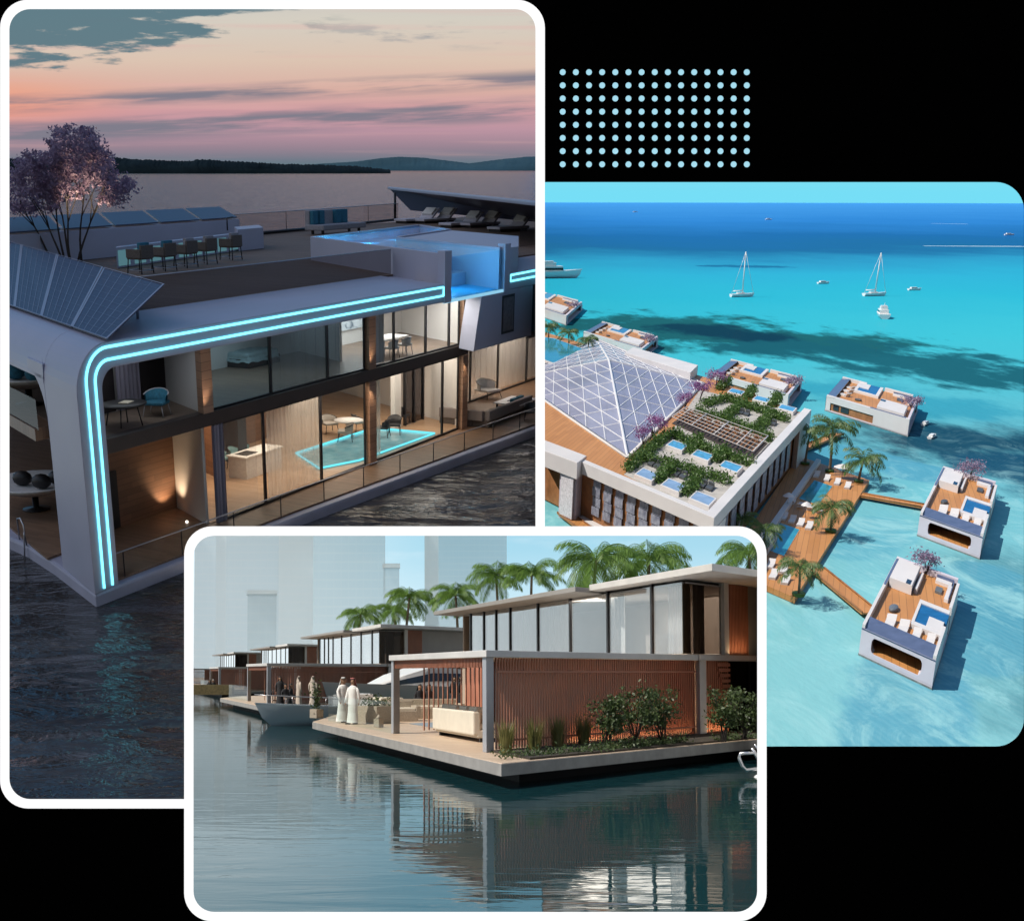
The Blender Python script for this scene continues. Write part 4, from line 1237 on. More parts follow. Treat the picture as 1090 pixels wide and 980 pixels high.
# ---- materials
M_TERRA = pbr('terracotta_slat', (.40, .165, .10), .55, nz=(1.3, .18))
M_TERRAB = pbr('terracotta_panel', (.40, .15, .09), .6, nz=(.9, .2))
M_CONC = pbr('pale_grey_concrete', (.60, .585, .565), .6, nz=(.9, .09), bump=(14, .1))
M_STEELF = pbr('grey_metal_pillar', (.36, .37, .40), .4, .25, nz=(.8, .08))
M_DKC = wood('pale_oak_deck', (.46, .34, .24), (.60, .46, .34), .18, -A3, .5)
M_HULLD = pbr('dark_float', (.006, .007, .009), .6, spec=.1)
M_DKM = pbr('dark_mullion', (.018, .018, .022), .4)
M_CGL = glass('sky_reflecting_glass', (.90, .92, .93), 1.9, .01)
M_CGLD = glass('dark_bronze_glass', (.42, .38, .35), .35, .01)
M_VEIL = sheer('white_veil', (.85, .85, .86), .6)
M_YELL = pbr('straw_curtain', (.52, .41, .22), .9, nz=(6, .15))
M_INNER = pbr('warm_inner_wall', (.42, .33, .26), .8, nz=(.5, .15))
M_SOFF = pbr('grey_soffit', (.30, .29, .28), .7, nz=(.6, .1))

HB = thing('deck_house', 'nearest terracotta slatted deck house with grasses along its front', 'house', K, B3.O, 'terracotta deck houses along the canal')


def hc(mb, name, mat, parent=None, **k): return mb.build(name, mat, parent or HB, K, **k)


AU = 11.5                                        # plane of the long upper glass front
mb = MB(B3); mb.prism([(0, 0), (24, 0), (24, 30), (3, 30), (0, 24)], .72, ZD); hc(mb, 'deck', [M_DKC], bevel=.02)
mb = MB(B3); mb.prism([(-.03, -.03), (24.03, -.03), (24.03, .3), (.3, .3), (.3, 23.7), (-.03, 24)], .66, .93); hc(mb, 'deck_edge', pbr('grey_deck_edge', (.30, .285, .27), .7, nz=(1.6, .2)))
mb = MB(B3); mb.prism([(1.2, .9), (23, .9), (23, 29), (4, 29), (1.2, 23)], -.6, .655); hc(mb, 'float', M_HULLD)
mb = MB(B3); mb.prism([(1.2, .15), (24, .15), (24, 3.0), (1.2, 3.0)], .955, 1.0); hc(mb, 'planting_bed', pbr('dark_soil', (.035, .028, .02), .95, nz=(4, .4)))
# lower storey
for a, b in ((1.15, 3.15), (1.15, 13.0)):
    mb = MB(B3); mb.box(a - .16, a + .16, b - .16, b + .16, ZD, 3.38); hc(mb, 'pillar', M_STEELF, bevel=.01)
mb = MB(B3); mb.box(12.4, 12.85, 2.85, 3.3, ZD, 3.38); hc(mb, 'pillar', M_CONC, bevel=.01)
mb = MB(B3); mb.prism([(.92, 2.85), (12.3, 2.85), (12.3, 2.7), (24, 2.7), (24, 13.3), (.92, 13.3)], 3.38, 3.56); hc(mb, 'lower_roof', M_CONC, bevel=.015)
mb = MB(B3); mb.prism([(11.2, 13.3), (24, 13.3), (24, 27.2), (11.2, 27.2)], 3.38, 3.56); hc(mb, 'upper_floor_slab', M_CONC)


def slats(name, axis, c, t0, t1, z0, z1, step, w, d, mat=M_TERRA, parent=None):
    mb = MB(B3); t = t0
    while t < t1:
        if axis == 'a': mb.box(t, t + w, c, c + d, z0, z1)
        else: mb.box(c, c + d, t, t + w, z0, z1)
        t += step
    return hc(mb, name, mat, parent)


slats('slat_screen', 'a', 3.06, 1.45, 12.3, ZD + .05, 3.37, .125, .055, .10)
mb = MB(B3); mb.box(6.2, 11.4, 12.4, 12.5, ZD, 3.37); hc(mb, 'back_panel', M_TERRAB)
mb = MB(B3); mb.box(9.4, 12.35, 4.2, 4.3, ZD, 3.37); hc(mb, 'back_panel', M_TERRAB)
mb = MB(B3); mb.box(1.45, 12.3, 3.0, 3.05, 2.98, 3.03); mb.box(1.45, 12.3, 3.0, 3.05, 1.2, 1.25); hc(mb, 'screen_rail', M_TERRA)
slats('slat_screen', 'a', 12.9, 2.6, 11.3, ZD + .05, 3.37, .26, .05, .1)
slats('slat_fringe', 'b', 1.05, 3.4, 12.8, 3.12, 3.37, .13, .05, .1)
slats('slat_panel', 'a', 2.95, 12.95, 14.6, ZD + .02, 3.37, .15, .10, .08)
mb = MB(B3); mb.box(12.95, 14.6, 3.06, 3.12, ZD, 3.37); hc(mb, 'back_panel', M_TERRAB)
mb = MB(B3)
for i in range(9):
    z = 1.75 + i * .18
    mb.box(14.55 - .10 * (i + 1), 14.6, 2.86, 2.94, z, z + .11)
hc(mb, 'shadow_stair_strips', M_TERRA)  # stepped slat shadow, built as strips
mb = MB(B3); mb.box(14.7, 20, 3.2, 3.24, ZD, 3.37); hc(mb, 'lower_window', M_CGLD)
for a in (14.68, 16.4, 18.1):
    mb = MB(B3); mb.box(a, a + .06, 3.12, 3.3, ZD, 3.37); hc(mb, 'mullion', M_DKM)
mb = MB(B3); mb.box(11.4, 11.6, 3.9, 27, ZD, 3.37); mb.box(14.7, 24, 7.0, 7.2, ZD, 3.37); mb.box(23.8, 24, 3, 27, ZD, 6.05); mb.box(11.6, 24, 27.0, 27.2, ZD, 6.0); hc(mb, 'inner_wall', M_INNER)
for b in (14.5, 19, 23.5):
    mb = MB(B3); mb.box(11.28, 11.38, b, b + 2.4, ZD + .05, 3.3); hc(mb, 'terrace_door', M_TERRAB if b > 15 else M_YELL)
# upper storey
mb = MB(B3); mb.prism([(AU - .75, .4), (24.5, .4), (24.5, 9.6), (AU - .75, 9.6)], 6.0, 6.22); hc(mb, 'roof', M_CONC, bevel=.015)
mb = MB(B3); mb.prism([(AU - 1.7, 9.6), (24.5, 9.6), (24.5, 28.5), (AU - 1.7, 28.5)], 5.92, 6.10); hc(mb, 'canopy_roof', M_SOFF, bevel=.015)
mb = MB(B3); mb.box(AU + .1, 24, 2.95, 27, 5.86, 5.9); hc(mb, 'ceiling', M_SOFF)
xs = [501, 515, 528, 543, 572.5, 607, 647, 694, 727]
bs = [min(26.8, onplane(B3, u, 690, a=AU)[0]) for u in xs]
bs[-1] = 3.05
for b0, b1 in zip(bs, bs[1:]):
    lo_, hi_ = min(b0, b1), max(b0, b1)
    mb = MB(B3); mb.box(AU, AU + .03, lo_ + .05, hi_ - .05, 3.6, 5.9); g_ = hc(mb, 'window', M_CGL)
    mb = MB(B3); mb.box(AU - .06, AU + .10, hi_ - .06, hi_ + .06, 3.57, 5.98); hc(mb, 'mullion', M_DKM, g_)


def veil(name, axis, c, t0, t1, z0, z1, mat, amp=.05, fold=.3, parent=None):
    mb = MB(B3); k = max(4, int((t1 - t0) / fold * 6)); pts = []
    for i in range(k + 1):
        t = t0 + (t1 - t0) * i / k; o_ = c + amp * math.sin(i * math.pi / 3) + amp * .4 * math.sin(i * 1.9)
        pts += [(t, o_, z0), (t, o_, z1)] if axis == 'a' else [(o_, t, z0), (o_, t, z1)]
    mb.smooth = True; mb.add(pts, [(2 * i, 2 * i + 2, 2 * i + 3, 2 * i + 1) for i in range(k)]); return hc(mb, name, mat, parent)


veil('curtain', 'b', AU + .45, 13.0, 26.6, 3.58, 5.86, M_VEIL)
veil('curtain', 'b', AU + .6, 8.2, 9.4, 3.58, 5.86, M_WHITEC)
mb = MB(B3); mb.box(AU + 1.6, AU + 2.4, 5.4, 7.6, 3.6, 4.35); hc(mb, 'inner_counter', M_WHITEC)
veil('curtain', 'b', AU + .45, 3.3, 4.6, 3.58, 5.86, M_VEIL)
mb = MB(B3); mb.box(AU + 5, AU + 5.2, 3.2, 27, 3.57, 5.86); hc(mb, 'inner_wall', pbr('pale_inner_wall', (.66, .65, .64), .8, nz=(.5, .08)))
mb = MB(B3); mb.box(AU + .1, 24, 2.9, 27, 3.565, 3.59); hc(mb, 'upper_floor', M_DKC)
a727 = AU
am = [onplane(B3, u, 660, b=3.0)[0] for u in (727, 737, 740, 752, 767, 772, 795)]
mb = MB(B3); mb.box(am[0], am[4], 2.98, 3.01, 3.6, 5.9); hc(mb, 'window', M_CGLD)
veil('curtain', 'a', 3.14, am[0] + .1, am[1], 3.58, 5.86, M_YELL, .06, .25)
veil('curtain', 'a', 3.14, am[2], am[3], 3.58, 5.86, M_WHITEC, .06, .25)
mb = MB(B3); mb.box(am[4], am[5], 2.75, 3.1, 3.56, 6.0); hc(mb, 'column', M_CONC, bevel=.01)
slats('slat_panel', 'a', 2.9, am[5] + .03, am[6], 3.58, 5.98, .11, .07, .08)
mb = MB(B3); mb.box(am[5], am[6], 3.0, 3.06, 3.58, 5.98); hc(mb, 'back_panel', M_TERRAB)
mb = MB(B3); mb.box(am[6], 23.9, 2.96, 3.06, 3.58, 5.98); hc(mb, 'grey_panel', M_SOFF)
mb = MB(B3)
for p_, q_ in (((1.0, 13.2), (.8, 23.6)), ((.8, 23.6), (3.2, 29.5))): mb.add([(*p_, ZD), (*q_, ZD), (*q_, ZD + 1.05), (*p_, ZD + 1.05)], [(0, 1, 2, 3)])
hc(mb, 'glass_balustrade', glass('greenish_clear_glass', (.90, .96, .95), .3))
# warm lights at the foot of the screens
lamp('AREA', K, B3(AU + 2.6, 8, 5.8), 260, (1, .9, .78), 3, Matrix.Rotation(A3, 4, 'Z'), 8, name='ceiling_and_fill_light')  # unseen lamp added to brighten the upper room behind the glass
lamp('AREA', K, B3(8.3, 3.35, 1.02), 60, (1, .58, .28), 7.2, Matrix.Rotation(math.pi, 4, 'X') @ Matrix.Rotation(-A3, 4, 'Z'), .12, name='screen_uplight')
lamp('AREA', K, B3(13.8, 2.75, 1.02), 8, (1, .6, .3), 1.6, Matrix.Rotation(math.pi, 4, 'X') @ Matrix.Rotation(-A3, 4, 'Z'), .12, name='screen_uplight')
lamp('AREA', K, B3((am[5] + am[6]) / 2, 2.6, 3.62), 7, (1, .6, .3), 1.6, Matrix.Rotation(math.pi, 4, 'X') @ Matrix.Rotation(-A3, 4, 'Z'), .12, name='screen_uplight')

off = [((-10.7, 45.7), 'second terracotta deck house, behind the two robed men'), ((-22.4, 102.7), 'third deck house, smaller, beyond the moored blue boat'), ((-36.5, 160), 'farthest deck house at the left frame edge')]
for (dx, dy), l_ in off: copy_thing(HB, B3.O + Vector((dx, dy, 0)), 0, l_)

# ---- plants
M_PALMF = leafm('palm_frond', (.045, .12, .022), (.23, .39, .08), .8, .5)
M_PALMT = pbr('palm_trunk', (.16, .12, .085), .9, nz=(3, .35), bump=(9, .5))


def palm_mesh(P, pos, hgt, rad, seed, label, group, lean=(0, 0), nf=26, name='palm_tree', leafw=.06, nl=22, cat='palm', frmat=None):
    rnd = random.Random(seed)
    t = thing(name, label, cat, P, pos, group)
    pos = Vector(pos); n = 9; path = []
    for i in range(n):
        k = i / (n - 1); path.append(pos + Vector((lean[0] * k * k, lean[1] * k * k, hgt * k)))
    mb = MB(); mb.tube(path, [rad * (.062 - .025 * i / (n - 1)) * (1.35 if i == 0 else 1) for i in range(n)], 8, mapped=True); mb.build('trunk', M_PALMT, t, P)
    c = path[-1]; mb = MB(); rad *= 1.12
    for f in range(nf):
        az = f * 2.39996 + rnd.uniform(-.2, .2); up = rnd.uniform(-.25, 1.15) if f > 6 else rnd.uniform(.7, 1.3)
        L = rad * rnd.uniform(.85, 1.12); d = Vector((math.cos(az), math.sin(az), 0))
        pts = []; q = c.copy(); ang = up; m = 8
        for i in range(m + 1):
            pts.append(q.copy()); q = q + (d * math.cos(ang) + Vector((0, 0, math.sin(ang)))) * (L / m); ang -= (.20 + .05 * i / m) * (1.15 if up > .5 else .8)
        mb.tube(pts, [rad * .010 * (1 - .8 * i / m) + .003 for i in range(m + 1)], 4, False, True)
        for j in range(nl):
            k = .1 + .9 * (j + rnd.uniform(-.3, .3)) / nl; k = min(.999, max(.02, k)) * m; i0 = int(k); fr = k - i0
            b0 = pts[i0].lerp(pts[i0 + 1], fr); tan = (pts[i0 + 1] - pts[i0]).normalized()
            sd = tan.cross(Vector((0, 0, 1))); sd = sd.normalized() if sd.length > .05 else Vector((-d.y, d.x, 0)); upv = sd.cross(tan)
            ll = rad * .33 * math.sin(math.pi * (.12 + .80 * j / nl)) ** .7 * rnd.uniform(.85, 1.1)
            for sg in (-1, 1):
                dr = (sd * sg * .85 + tan * .75 - upv * rnd.uniform(.25, .6) + Vector((0, 0, -.25))).normalized()
                wv = tan.cross(dr).cross(dr).normalized() * rad * leafw * .22
                tip = b0 + dr * ll; tip.z -= ll * .12
                mid = b0.lerp(tip, .45)
                mb.add([b0, mid + wv, tip, mid - wv], [(0, 1, 2, 3)], True)
    mb.build('crown', frmat or M_PALMF, t, P)
    return t


pl = [(384, 654, 17.5, 'small far palm standing alone left of the palm pair'), (419, 650, 17, 'shorter palm of the pair rising behind the second house'), (436, 636, 22, 'taller palm of the pair rising behind the second house'), (485, 634, 23, 'palm just left of the near house canopy tip'),
      (528, 614, 24, 'left palm of the pair over the near house canopy'), (566, 612, 25, 'right palm of the pair over the near house canopy'), (634, 596, 37, 'big palm left of its twin above the near roof'), (690, 598, 36, 'big palm right of its twin above the near roof'), (797, 590, 40, 'palm cut by the top right corner of the frame')]
for i, (u, v, r_, l_) in enumerate(pl):
    y = 2.6 * 1300 / r_; p_ = K.dist(u, v, y); lean = (random.Random(i).uniform(-.8, .8), random.Random(i + 40).uniform(-.6, .6))
    palm_mesh(K, (p_.x - lean[0], p_.y - lean[1], .9), p_.z - .9, 3.55 if i < 8 else 2.6, 50 + i, l_, 'palms behind the canal houses', lean, 28, nl=40, leafw=.036)


def grass_tuft(pos, hgt, rad, seed, label, group):
    rnd = random.Random(seed); mb = MB(); pos = Vector(pos)
    for i in range(170):
        a = rnd.uniform(0, 6.283); r_ = rad * .35 * math.sqrt(rnd.random()); b = pos + Vector((math.cos(a) * r_, math.sin(a) * r_, 0))
        d = Vector((math.cos(a), math.sin(a), 0)) * rnd.uniform(.1, .75) * rad; hh = hgt * rnd.uniform(.55, 1.05); s_ = Vector((-math.sin(a), math.cos(a), 0)) * .011
        m_ = b + d * .35 + Vector((0, 0, hh * .6)); e = b + d + Vector((0, 0, hh))
        mb.add([b - s_, b + s_, m_ + s_ * .8, m_ - s_ * .8, e], [(0, 1, 2, 3), (3, 2, 4)], True)
    return top(mb, 'ornamental_grass', M_GRASSO, label, 'grass tuft', group, K, origin=pos)


M_GRASSO = leafm('olive_grass', (.09, .115, .03), (.30, .26, .09), 3, .35)
for i, (u, l_) in enumerate(((539, 'grass tuft closest to the near grey pillar'), (569, 'second grass tuft from the grey pillar'), (594, 'third grass tuft from the grey pillar'), (621, 'grass tuft beside the leafy bushes'))):
    p_ = K.at(u, 801 - i * 3.2, 1.0); grass_tuft((p_.x, p_.y, 1.0), .88, .42, i + 3, l_, 'ornamental grasses along the slats')
M_BUSH = leafm('bush_leaf', (.018, .045, .014), (.085, .12, .035), 2.2, .25)


def bush(pos, hgt, rad, seed, label, group=None):
    rnd = random.Random(seed); t = thing('leafy_bush', label, 'bush', K, pos, group); pos = Vector(pos)
    tips = []; mb = MB()
    for i in range(7):
        a = rnd.uniform(0, 6.28); e = pos + Vector((math.cos(a) * rad * rnd.uniform(.2, .8), math.sin(a) * rad * rnd.uniform(.2, .6), hgt * rnd.uniform(.55, .95)))
        mb.tube([pos + Vector((rnd.uniform(-.1, .1), rnd.uniform(-.1, .1), 0)), pos.lerp(e, .5) + Vector((0, 0, .1)), e], [.022, .016, .008], 5, mapped=True); tips.append(e); tips.append(pos.lerp(e, .62) + Vector((rnd.uniform(-.2, .2), rnd.uniform(-.2, .2), 0)))
    mb.build('stem', M_BARK, t, K)
    mb = MB()
    for q in tips:
        r_ = rad * rnd.uniform(.22, .42)
        for j in range(85):
            d = Vector((rnd.gauss(0, 1), rnd.gauss(0, 1), rnd.gauss(0, .9))) * r_ * .6
            mb.leafquad(q + d, rnd.uniform(.04, .075), None, rnd)
    mb.build('foliage', M_BUSH, t, K); return t


for u, v, hh, rr_, l_ in ((646, 795, 1.35, .55, 'leafy bush next to the last grass tuft'), (676, 793, 1.55, .7, 'tallest leafy bush in the middle of the slat wall'), (704, 791, 1.45, .62, 'leafy bush nearest the concrete pillar'), (771, 789, 1.5, .7, 'bush before the dark window, left one'), (793, 787, 1.4, .65, 'bush before the dark window, touching the frame')):
    p_ = K.at(u, v, 1.0); bush((p_.x, p_.y, 1.0), hh, rr_, int(u), l_, 'leafy bushes along the canal house')
mb = MB(); rnd = random.Random(5)
for u0, v0, u1, v1, n_ in ((530, 806, 640, 798, 700), (638, 798, 730, 789, 1300), (762, 788, 806, 784, 400)):
    for i in range(n_):
        t = rnd.random(); p_ = K.at(u0 + (u1 - u0) * t, v0 + (v1 - v0) * t, 1.0) + Vector((rnd.gauss(0, .1), rnd.gauss(0, .22), abs(rnd.gauss(0, .10)))); mb.leafquad(p_, rnd.uniform(.03, .06), None, rnd)
tag(mb.build('ground_cover', M_BUSH, None, K), 'low green ground cover along the foot of the slats', 'ground cover', kind='stuff')


# ---- people in long robes
M_SKIN = pbr('skin', (.33, .19, .12), .6)
M_ROBE = pbr('white_robe', (.80, .79, .77), .85, nz=(5, .05))
M_ROBEB = pbr('beige_robe', (.55, .47, .40), .85, nz=(5, .08))
M_ROBED = pbr('black_robe', (.02, .02, .024), .8)
M_SHOE = pbr('dark_sandal', (.03, .02, .015), .6)
M_RED = pbr('red_white_headcloth', (.50, .16, .15), .85, nz=(30, .6))


def person(P, pos, rz, label, robe, head, seated=False, group=None, step=.0, hgt=1.75, scale=1.0):
    t = thing('person', label, 'person', P, pos, group)
    k = hgt / 1.75 * scale
    mb = MB()
    def L(x, y, z): return loc(pos, rz, x * k, y * k, z * k)
    # robe with body: one lofted skin, facing -y
    n = 14
    if not seated: secs = [(.0, .0, .06, .26, .20), (.0, 0, .10, .255, .19), (0, 0, .45, .215, .165), (0, 0, .80, .20, .155), (0, 0, 1.0, .185, .135), (0, .0, 1.2, .20, .135), (0, 0, 1.36, .215, .125), (0, .0, 1.45, .17, .10), (0, -.01, 1.50, .065, .065), (0, -.01, 1.56, .06, .062), (0, -.02, 1.60, .078, .092), (0, -.02, 1.66, .082, .10), (0, -.015, 1.72, .07, .085), (0, -.01, 1.755, .03, .04)]
    else: secs = [(0, -.42, .02, .20, .12), (0, -.45, .25, .19, .12), (0, -.42, .44, .19, .14), (0, -.2, .52, .2, .13), (0, -.02, .52, .21, .16), (0, .03, .70, .2, .14), (0, .04, .90, .21, .13), (0, .03, .99, .17, .10), (0, .02, 1.04, .065, .065), (0, .02, 1.10, .06, .062), (0, .01, 1.14, .078, .092), (0, .01, 1.20, .082, .10), (0, .015, 1.26, .07, .085), (0, .02, 1.295, .03, .04)]
    pts = []
    for x, y, z, rx, ry in secs:
        for i in range(n):
            a = 2 * math.pi * i / n; fold = 1 + (.045 * math.sin(5 * a + z * 3) if z < .9 else 0)
            pts.append(L(x + rx * math.cos(a) * fold + step * (1.0 - z) * .12 * math.sin(a), y + ry * math.sin(a) * fold - (step * .18 * max(0, .9 - z) * math.cos(a)), z))
    m = len(secs); sv = mb.smooth; mb.smooth = True
    for j in range(m - 1):
        mb.mi = 0 if j < m - 7 + 1 else 1
        base = len(mb.v)
        mb.add(pts[j * n:(j + 2) * n], [(i, (i + 1) % n, n + (i + 1) % n, n + i) for i in range(n)], True)
    # arms
    zs = 1.38 if not seated else .93; yy = 0 if not seated else .03
    for sg in (-1, 1):
        mb.mi = 0
        sw = step * .16 * sg
        hand = L(sg * .25, yy - .05 + sw - (.25 if seated else 0), zs - (.56 if not seated else .36))
        mb.tube([L(sg * .17, yy, zs + .02), L(sg * .245, yy + .01, zs - .14), L(sg * .26, yy + sw * .5, zs - .32), hand], [.055 * k, .06 * k, .055 * k, .05 * k], 8, mapped=True)
        mb.mi = 1; mb.ball(hand + Vector((0, 0, -.03 * k)), .04 * k, 6, 4, (.8, 1, 1.4))
    mb.build('body', [robe, M_SKIN], t, P)
    hz = 1.66 if not seated else 1.20; hy = -.02 if not seated else .01
    mb = MB(); pr = []
    # headcloth: over the crown and down the back
    for z, rx, ry, oy in ((.135, .02, .02, .02), (.125, .07, .08, .02), (.08, .098, .108, .025), (.02, .108, .11, .045), (-.08, .115, .09, .075), (-.17, .15, .07, .10), (-.24, .17, .06, .11)):
        for i in range(9):
            a = math.pi * (-.02 + 1.04 * i / 8) if z < .07 else 2 * math.pi * i / 8
            pr.append(L(rx * math.cos(a), hy + oy - .02 + ry * math.sin(a), hz + z))
    mb.smooth = True; mb.add(pr, [(j * 9 + i, j * 9 + i + 1, (j + 1) * 9 + i + 1, (j + 1) * 9 + i) for j in range(6) for i in range(8)], True)
    mb.build('headcloth', head, t, P, )
    if head is not M_ROBED:
        mb = MB(); mb.tube([L(.10 * math.cos(a * .63), hy + .01 + .11 * math.sin(a * .63), hz + .085) for a in range(11)], .012 * k, 5, mapped=True); mb.build('head_cord', M_ROBED, t, P)
    mb = MB(); mb.ball(L(0, hy - .105, hz - .01), .016 * k, 6, 4, (.8, 1, 1.4)); mb.build('nose', M_SKIN, t, P)
    for sg in (-1, 1):
        fx, fy = (sg * .09, -.08 + step * .2 * sg) if not seated else (sg * .1, -.5)
        c_ = L(fx, fy, .035); mb = MB(); mb.obox(c_, (.045 * k, .12 * k, .035 * k), rz); mb.build('sandal', M_SHOE, t, P, bevel=.015)
    return t


rzv = AV3 + math.pi / 2
p1, p2 = K.at(365, 769, ZD), K.at(375.5, 770.5, ZD)
person(K, p1, .7, 'man in a white robe and white headcloth walking on the deck', M_ROBE, M_ROBE, step=.8, hgt=1.8)
person(K, p2, -.6, 'man in a white robe and red headcloth walking on the deck', M_ROBE, M_RED, step=.6, hgt=1.78)


# ---- furniture on the near deck
M_CREAM = pbr('cream_cushion', (.66, .61, .51), .85, nz=(3, .06))
M_WICK = pbr('pale_wicker', (.40, .34, .27), .85, nz=(25, .3), bump=(40, .3))
p_ = B3(3.0, 8.4, ZD); rz = AV3
s_ = thing('deck_sofa', 'large cream sofa on the near deck behind the corner pillar', 'sofa', K, p_)
boxes(K, p_, rz, [(0, 0, .24, 2.2, .5, .12)]).build('base', M_CREAM, s_, K, bevel=.04)
boxes(K, p_, rz, [(-2.1, 0, .06, .06, .4, .06), (2.1, 0, .06, .06, .4, .06)]).build('foot', M_DARKF, s_, K)
for x in (-1.45, 0, 1.45): boxes(K, p_, rz, [(x, 0, .46, .7, .48, .09)]).build('seat_cushion', M_CREAM, s_, K, bevel=.06)
boxes(K, p_, rz, [(0, .5, .55, 2.2, .12, .35)]).build('backrest', M_CREAM, s_, K, bevel=.05)
for x in (-1.4, -.4, .7, 1.5): boxes(K, p_, rz, [(x, .28, .78, .38, .12, .24)]).build('cushion', M_CREAM, s_, K, bevel=.06)
for u, v, l_, wd, seatm in ((455, 764, 'wicker sofa in the middle of the near deck', 1.5, M_WICK), (425, 767, 'wicker armchair behind the left pillar on the deck', .7, M_WICK)):
    p_ = K.at(u, v, ZD); w_ = thing('wicker_sofa', l_, 'sofa', K, p_, 'wicker seats on the near deck')
    boxes(K, p_, A3 * .3, [(0, 0, .22, wd, .5, .22)]).build('base', seatm, w_, K, bevel=.03)
    boxes(K, p_, A3 * .3, [(0, .45, .5, wd, .1, .35), (-wd, 0, .4, .1, .5, .25), (wd, 0, .4, .1, .5, .25)]).build('backrest', seatm, w_, K, bevel=.03)
    boxes(K, p_, A3 * .3, [(0, -.03, .49, wd - .12, .44, .07)]).build('seat_cushion', M_CREAM, w_, K, bevel=.04)
for u, v, l_, sz in ((400, 769.5, 'square wicker planter with leaves left of the deck pillar', .55), (337, 764, 'tall thin potted plant at the tip of the near deck', .22)):
    p_ = K.at(u, v, ZD); g_ = thing('planter', l_, 'planter', K, p_)
    boxes(K, p_, A3, [(0, 0, .35 if sz > .3 else .2, sz, sz, .35 if sz > .3 else .2)]).build('pot', M_WICK, g_, K, bevel=.02)
    mb = MB(); rnd = random.Random(int(u))
    for i in range(260): mb.leafquad(Vector((p_.x, p_.y, p_.z + (.85 if sz > .3 else .9))) + Vector((rnd.gauss(0, sz * .5), rnd.gauss(0, sz * .5), rnd.gauss(0, .14 if sz > .3 else .35))), rnd.uniform(.05, .09), None, rnd)
    mb.build('leaves', M_BUSH, g_, K)
p_ = K.at(403, 774, ZD); mb = MB(); mb.obox(p_ + Vector((0, 0, .17)), (.13, .13, .15), A3); mb.lathe(p_ + Vector((0, 0, .32)), [(.14, 0), (.05, .1), (.02, .16)], 8)
top(mb, 'deck_lantern', M_WICK, 'small lantern standing on the deck by the left pillar', 'lantern', None, K)
mb = MB(B3); mb.box(4.0, 7.2, 14.5, 18.5, ZD + .005, ZD + .02)
top(mb, 'deck_rug', pbr('grey_blue_rug', (.22, .27, .32), .95, nz=(5, .2)), 'grey blue rug under the wicker seats', 'rug', None, K)
for i, (u, v, l_) in enumerate(((447, 759, 'seated woman in black on the wicker sofa, left one'), (457, 759.5, 'seated woman in black on the wicker sofa, right one'))):
    p_ = K.at(u, v, ZD); person(K, (p_.x, p_.y, ZD + .12), A3 * .3 + .2, l_, M_ROBED, M_ROBED, True)
for i, (u, v, l_, rb, st) in enumerate(((484, 752, 'figure in black standing beyond the slats, left one', M_ROBED, False), (490, 752, 'figure in black standing beyond the slats, right one', M_ROBED, False))):
    p_ = K.at(u, v, ZD); person(K, p_, 1.2 * i, l_, rb, M_ROBED, st)
# people on the second deck
for i, (u, v, l_, rb, st) in enumerate(((298, 750, 'figure in black standing at the left of the second deck group', M_ROBED, False), (304, 750.5, 'seated figure in black in the middle of the second deck group', M_ROBED, True), (310, 750, 'seated figure in black at the right of the second deck group', M_ROBED, True),
                                (318, 750.5, 'man in a beige robe standing beside the black robed second deck group', M_ROBEB, False), (333, 750.5, 'man in a beige robe standing alone on the second deck', M_ROBEB, False))):
    p_ = K.at(u, v, ZD); person(K, p_, .7 * i, l_, rb, rb if rb is M_ROBEB else M_ROBED, st)
for u, v, l_ in ((223, 738, 'seated figure in black on the farthest deck'), (227, 737.5, 'seated figure with a pale headcloth on the farthest deck')):
    p_ = K.at(u, v, ZD); person(K, p_, .3, l_, M_ROBED, M_ROBE if u > 225 else M_ROBED, True)
p_ = K.at(225, 739, ZD); mb = MB(); mb.obox(p_ + Vector((0, -.2, .45)), (2.0, .8, .45), 0)
top(mb, 'rattan_bench', pbr('olive_rattan', (.14, .11, .05), .9, nz=(8, .4)), 'olive rattan bench holding the figures on the farthest deck', 'bench', None, K)


# ---- boats
def boat_hull(P, pos, rz, L_, W_, H_, mat, parent, bowrise=.35, sheer_=.15):
    mb = MB(); mb.smooth = True; n = 12; rows = []
    for i in range(n + 1):
        t = i / n; x = -L_ / 2 + L_ * t
        wd = W_ / 2 * (1 - max(0, (t - .45) / .55) ** 2.2) + .01
        zt = H_ * (1 + bowrise * t * t)
        rake = .12 * L_ * t ** 3
        rows.append([loc(pos, rz, x + rake, -wd, zt), loc(pos, rz, x + rake * .6, -wd * .86, H_ * .45), loc(pos, rz, x, -wd * .45, -.1), loc(pos, rz, x, 0, -.25), loc(pos, rz, x, wd * .45, -.1), loc(pos, rz, x + rake * .6, wd * .86, H_ * .45), loc(pos, rz, x + rake, wd, zt)])
    pts = [q for r_ in rows for q in r_]
    mb.add(pts, [(i * 7 + j, i * 7 + j + 1, (i + 1) * 7 + j + 1, (i + 1) * 7 + j) for i in range(n) for j in range(6)], True)
    mb.add(rows[0], [tuple(range(7))], True)
    mb.build('hull', mat, parent, P)
    mb = MB()
    mb.add([q for r_ in rows for q in (r_[0] + Vector((0, 0, -.04)), r_[6] + Vector((0, 0, -.04)))], [(2 * i, 2 * i + 1, 2 * i + 3, 2 * i + 2) for i in range(n)], True)
    mb.build('boat_deck', M_WHITEB, parent, P)
    return rows


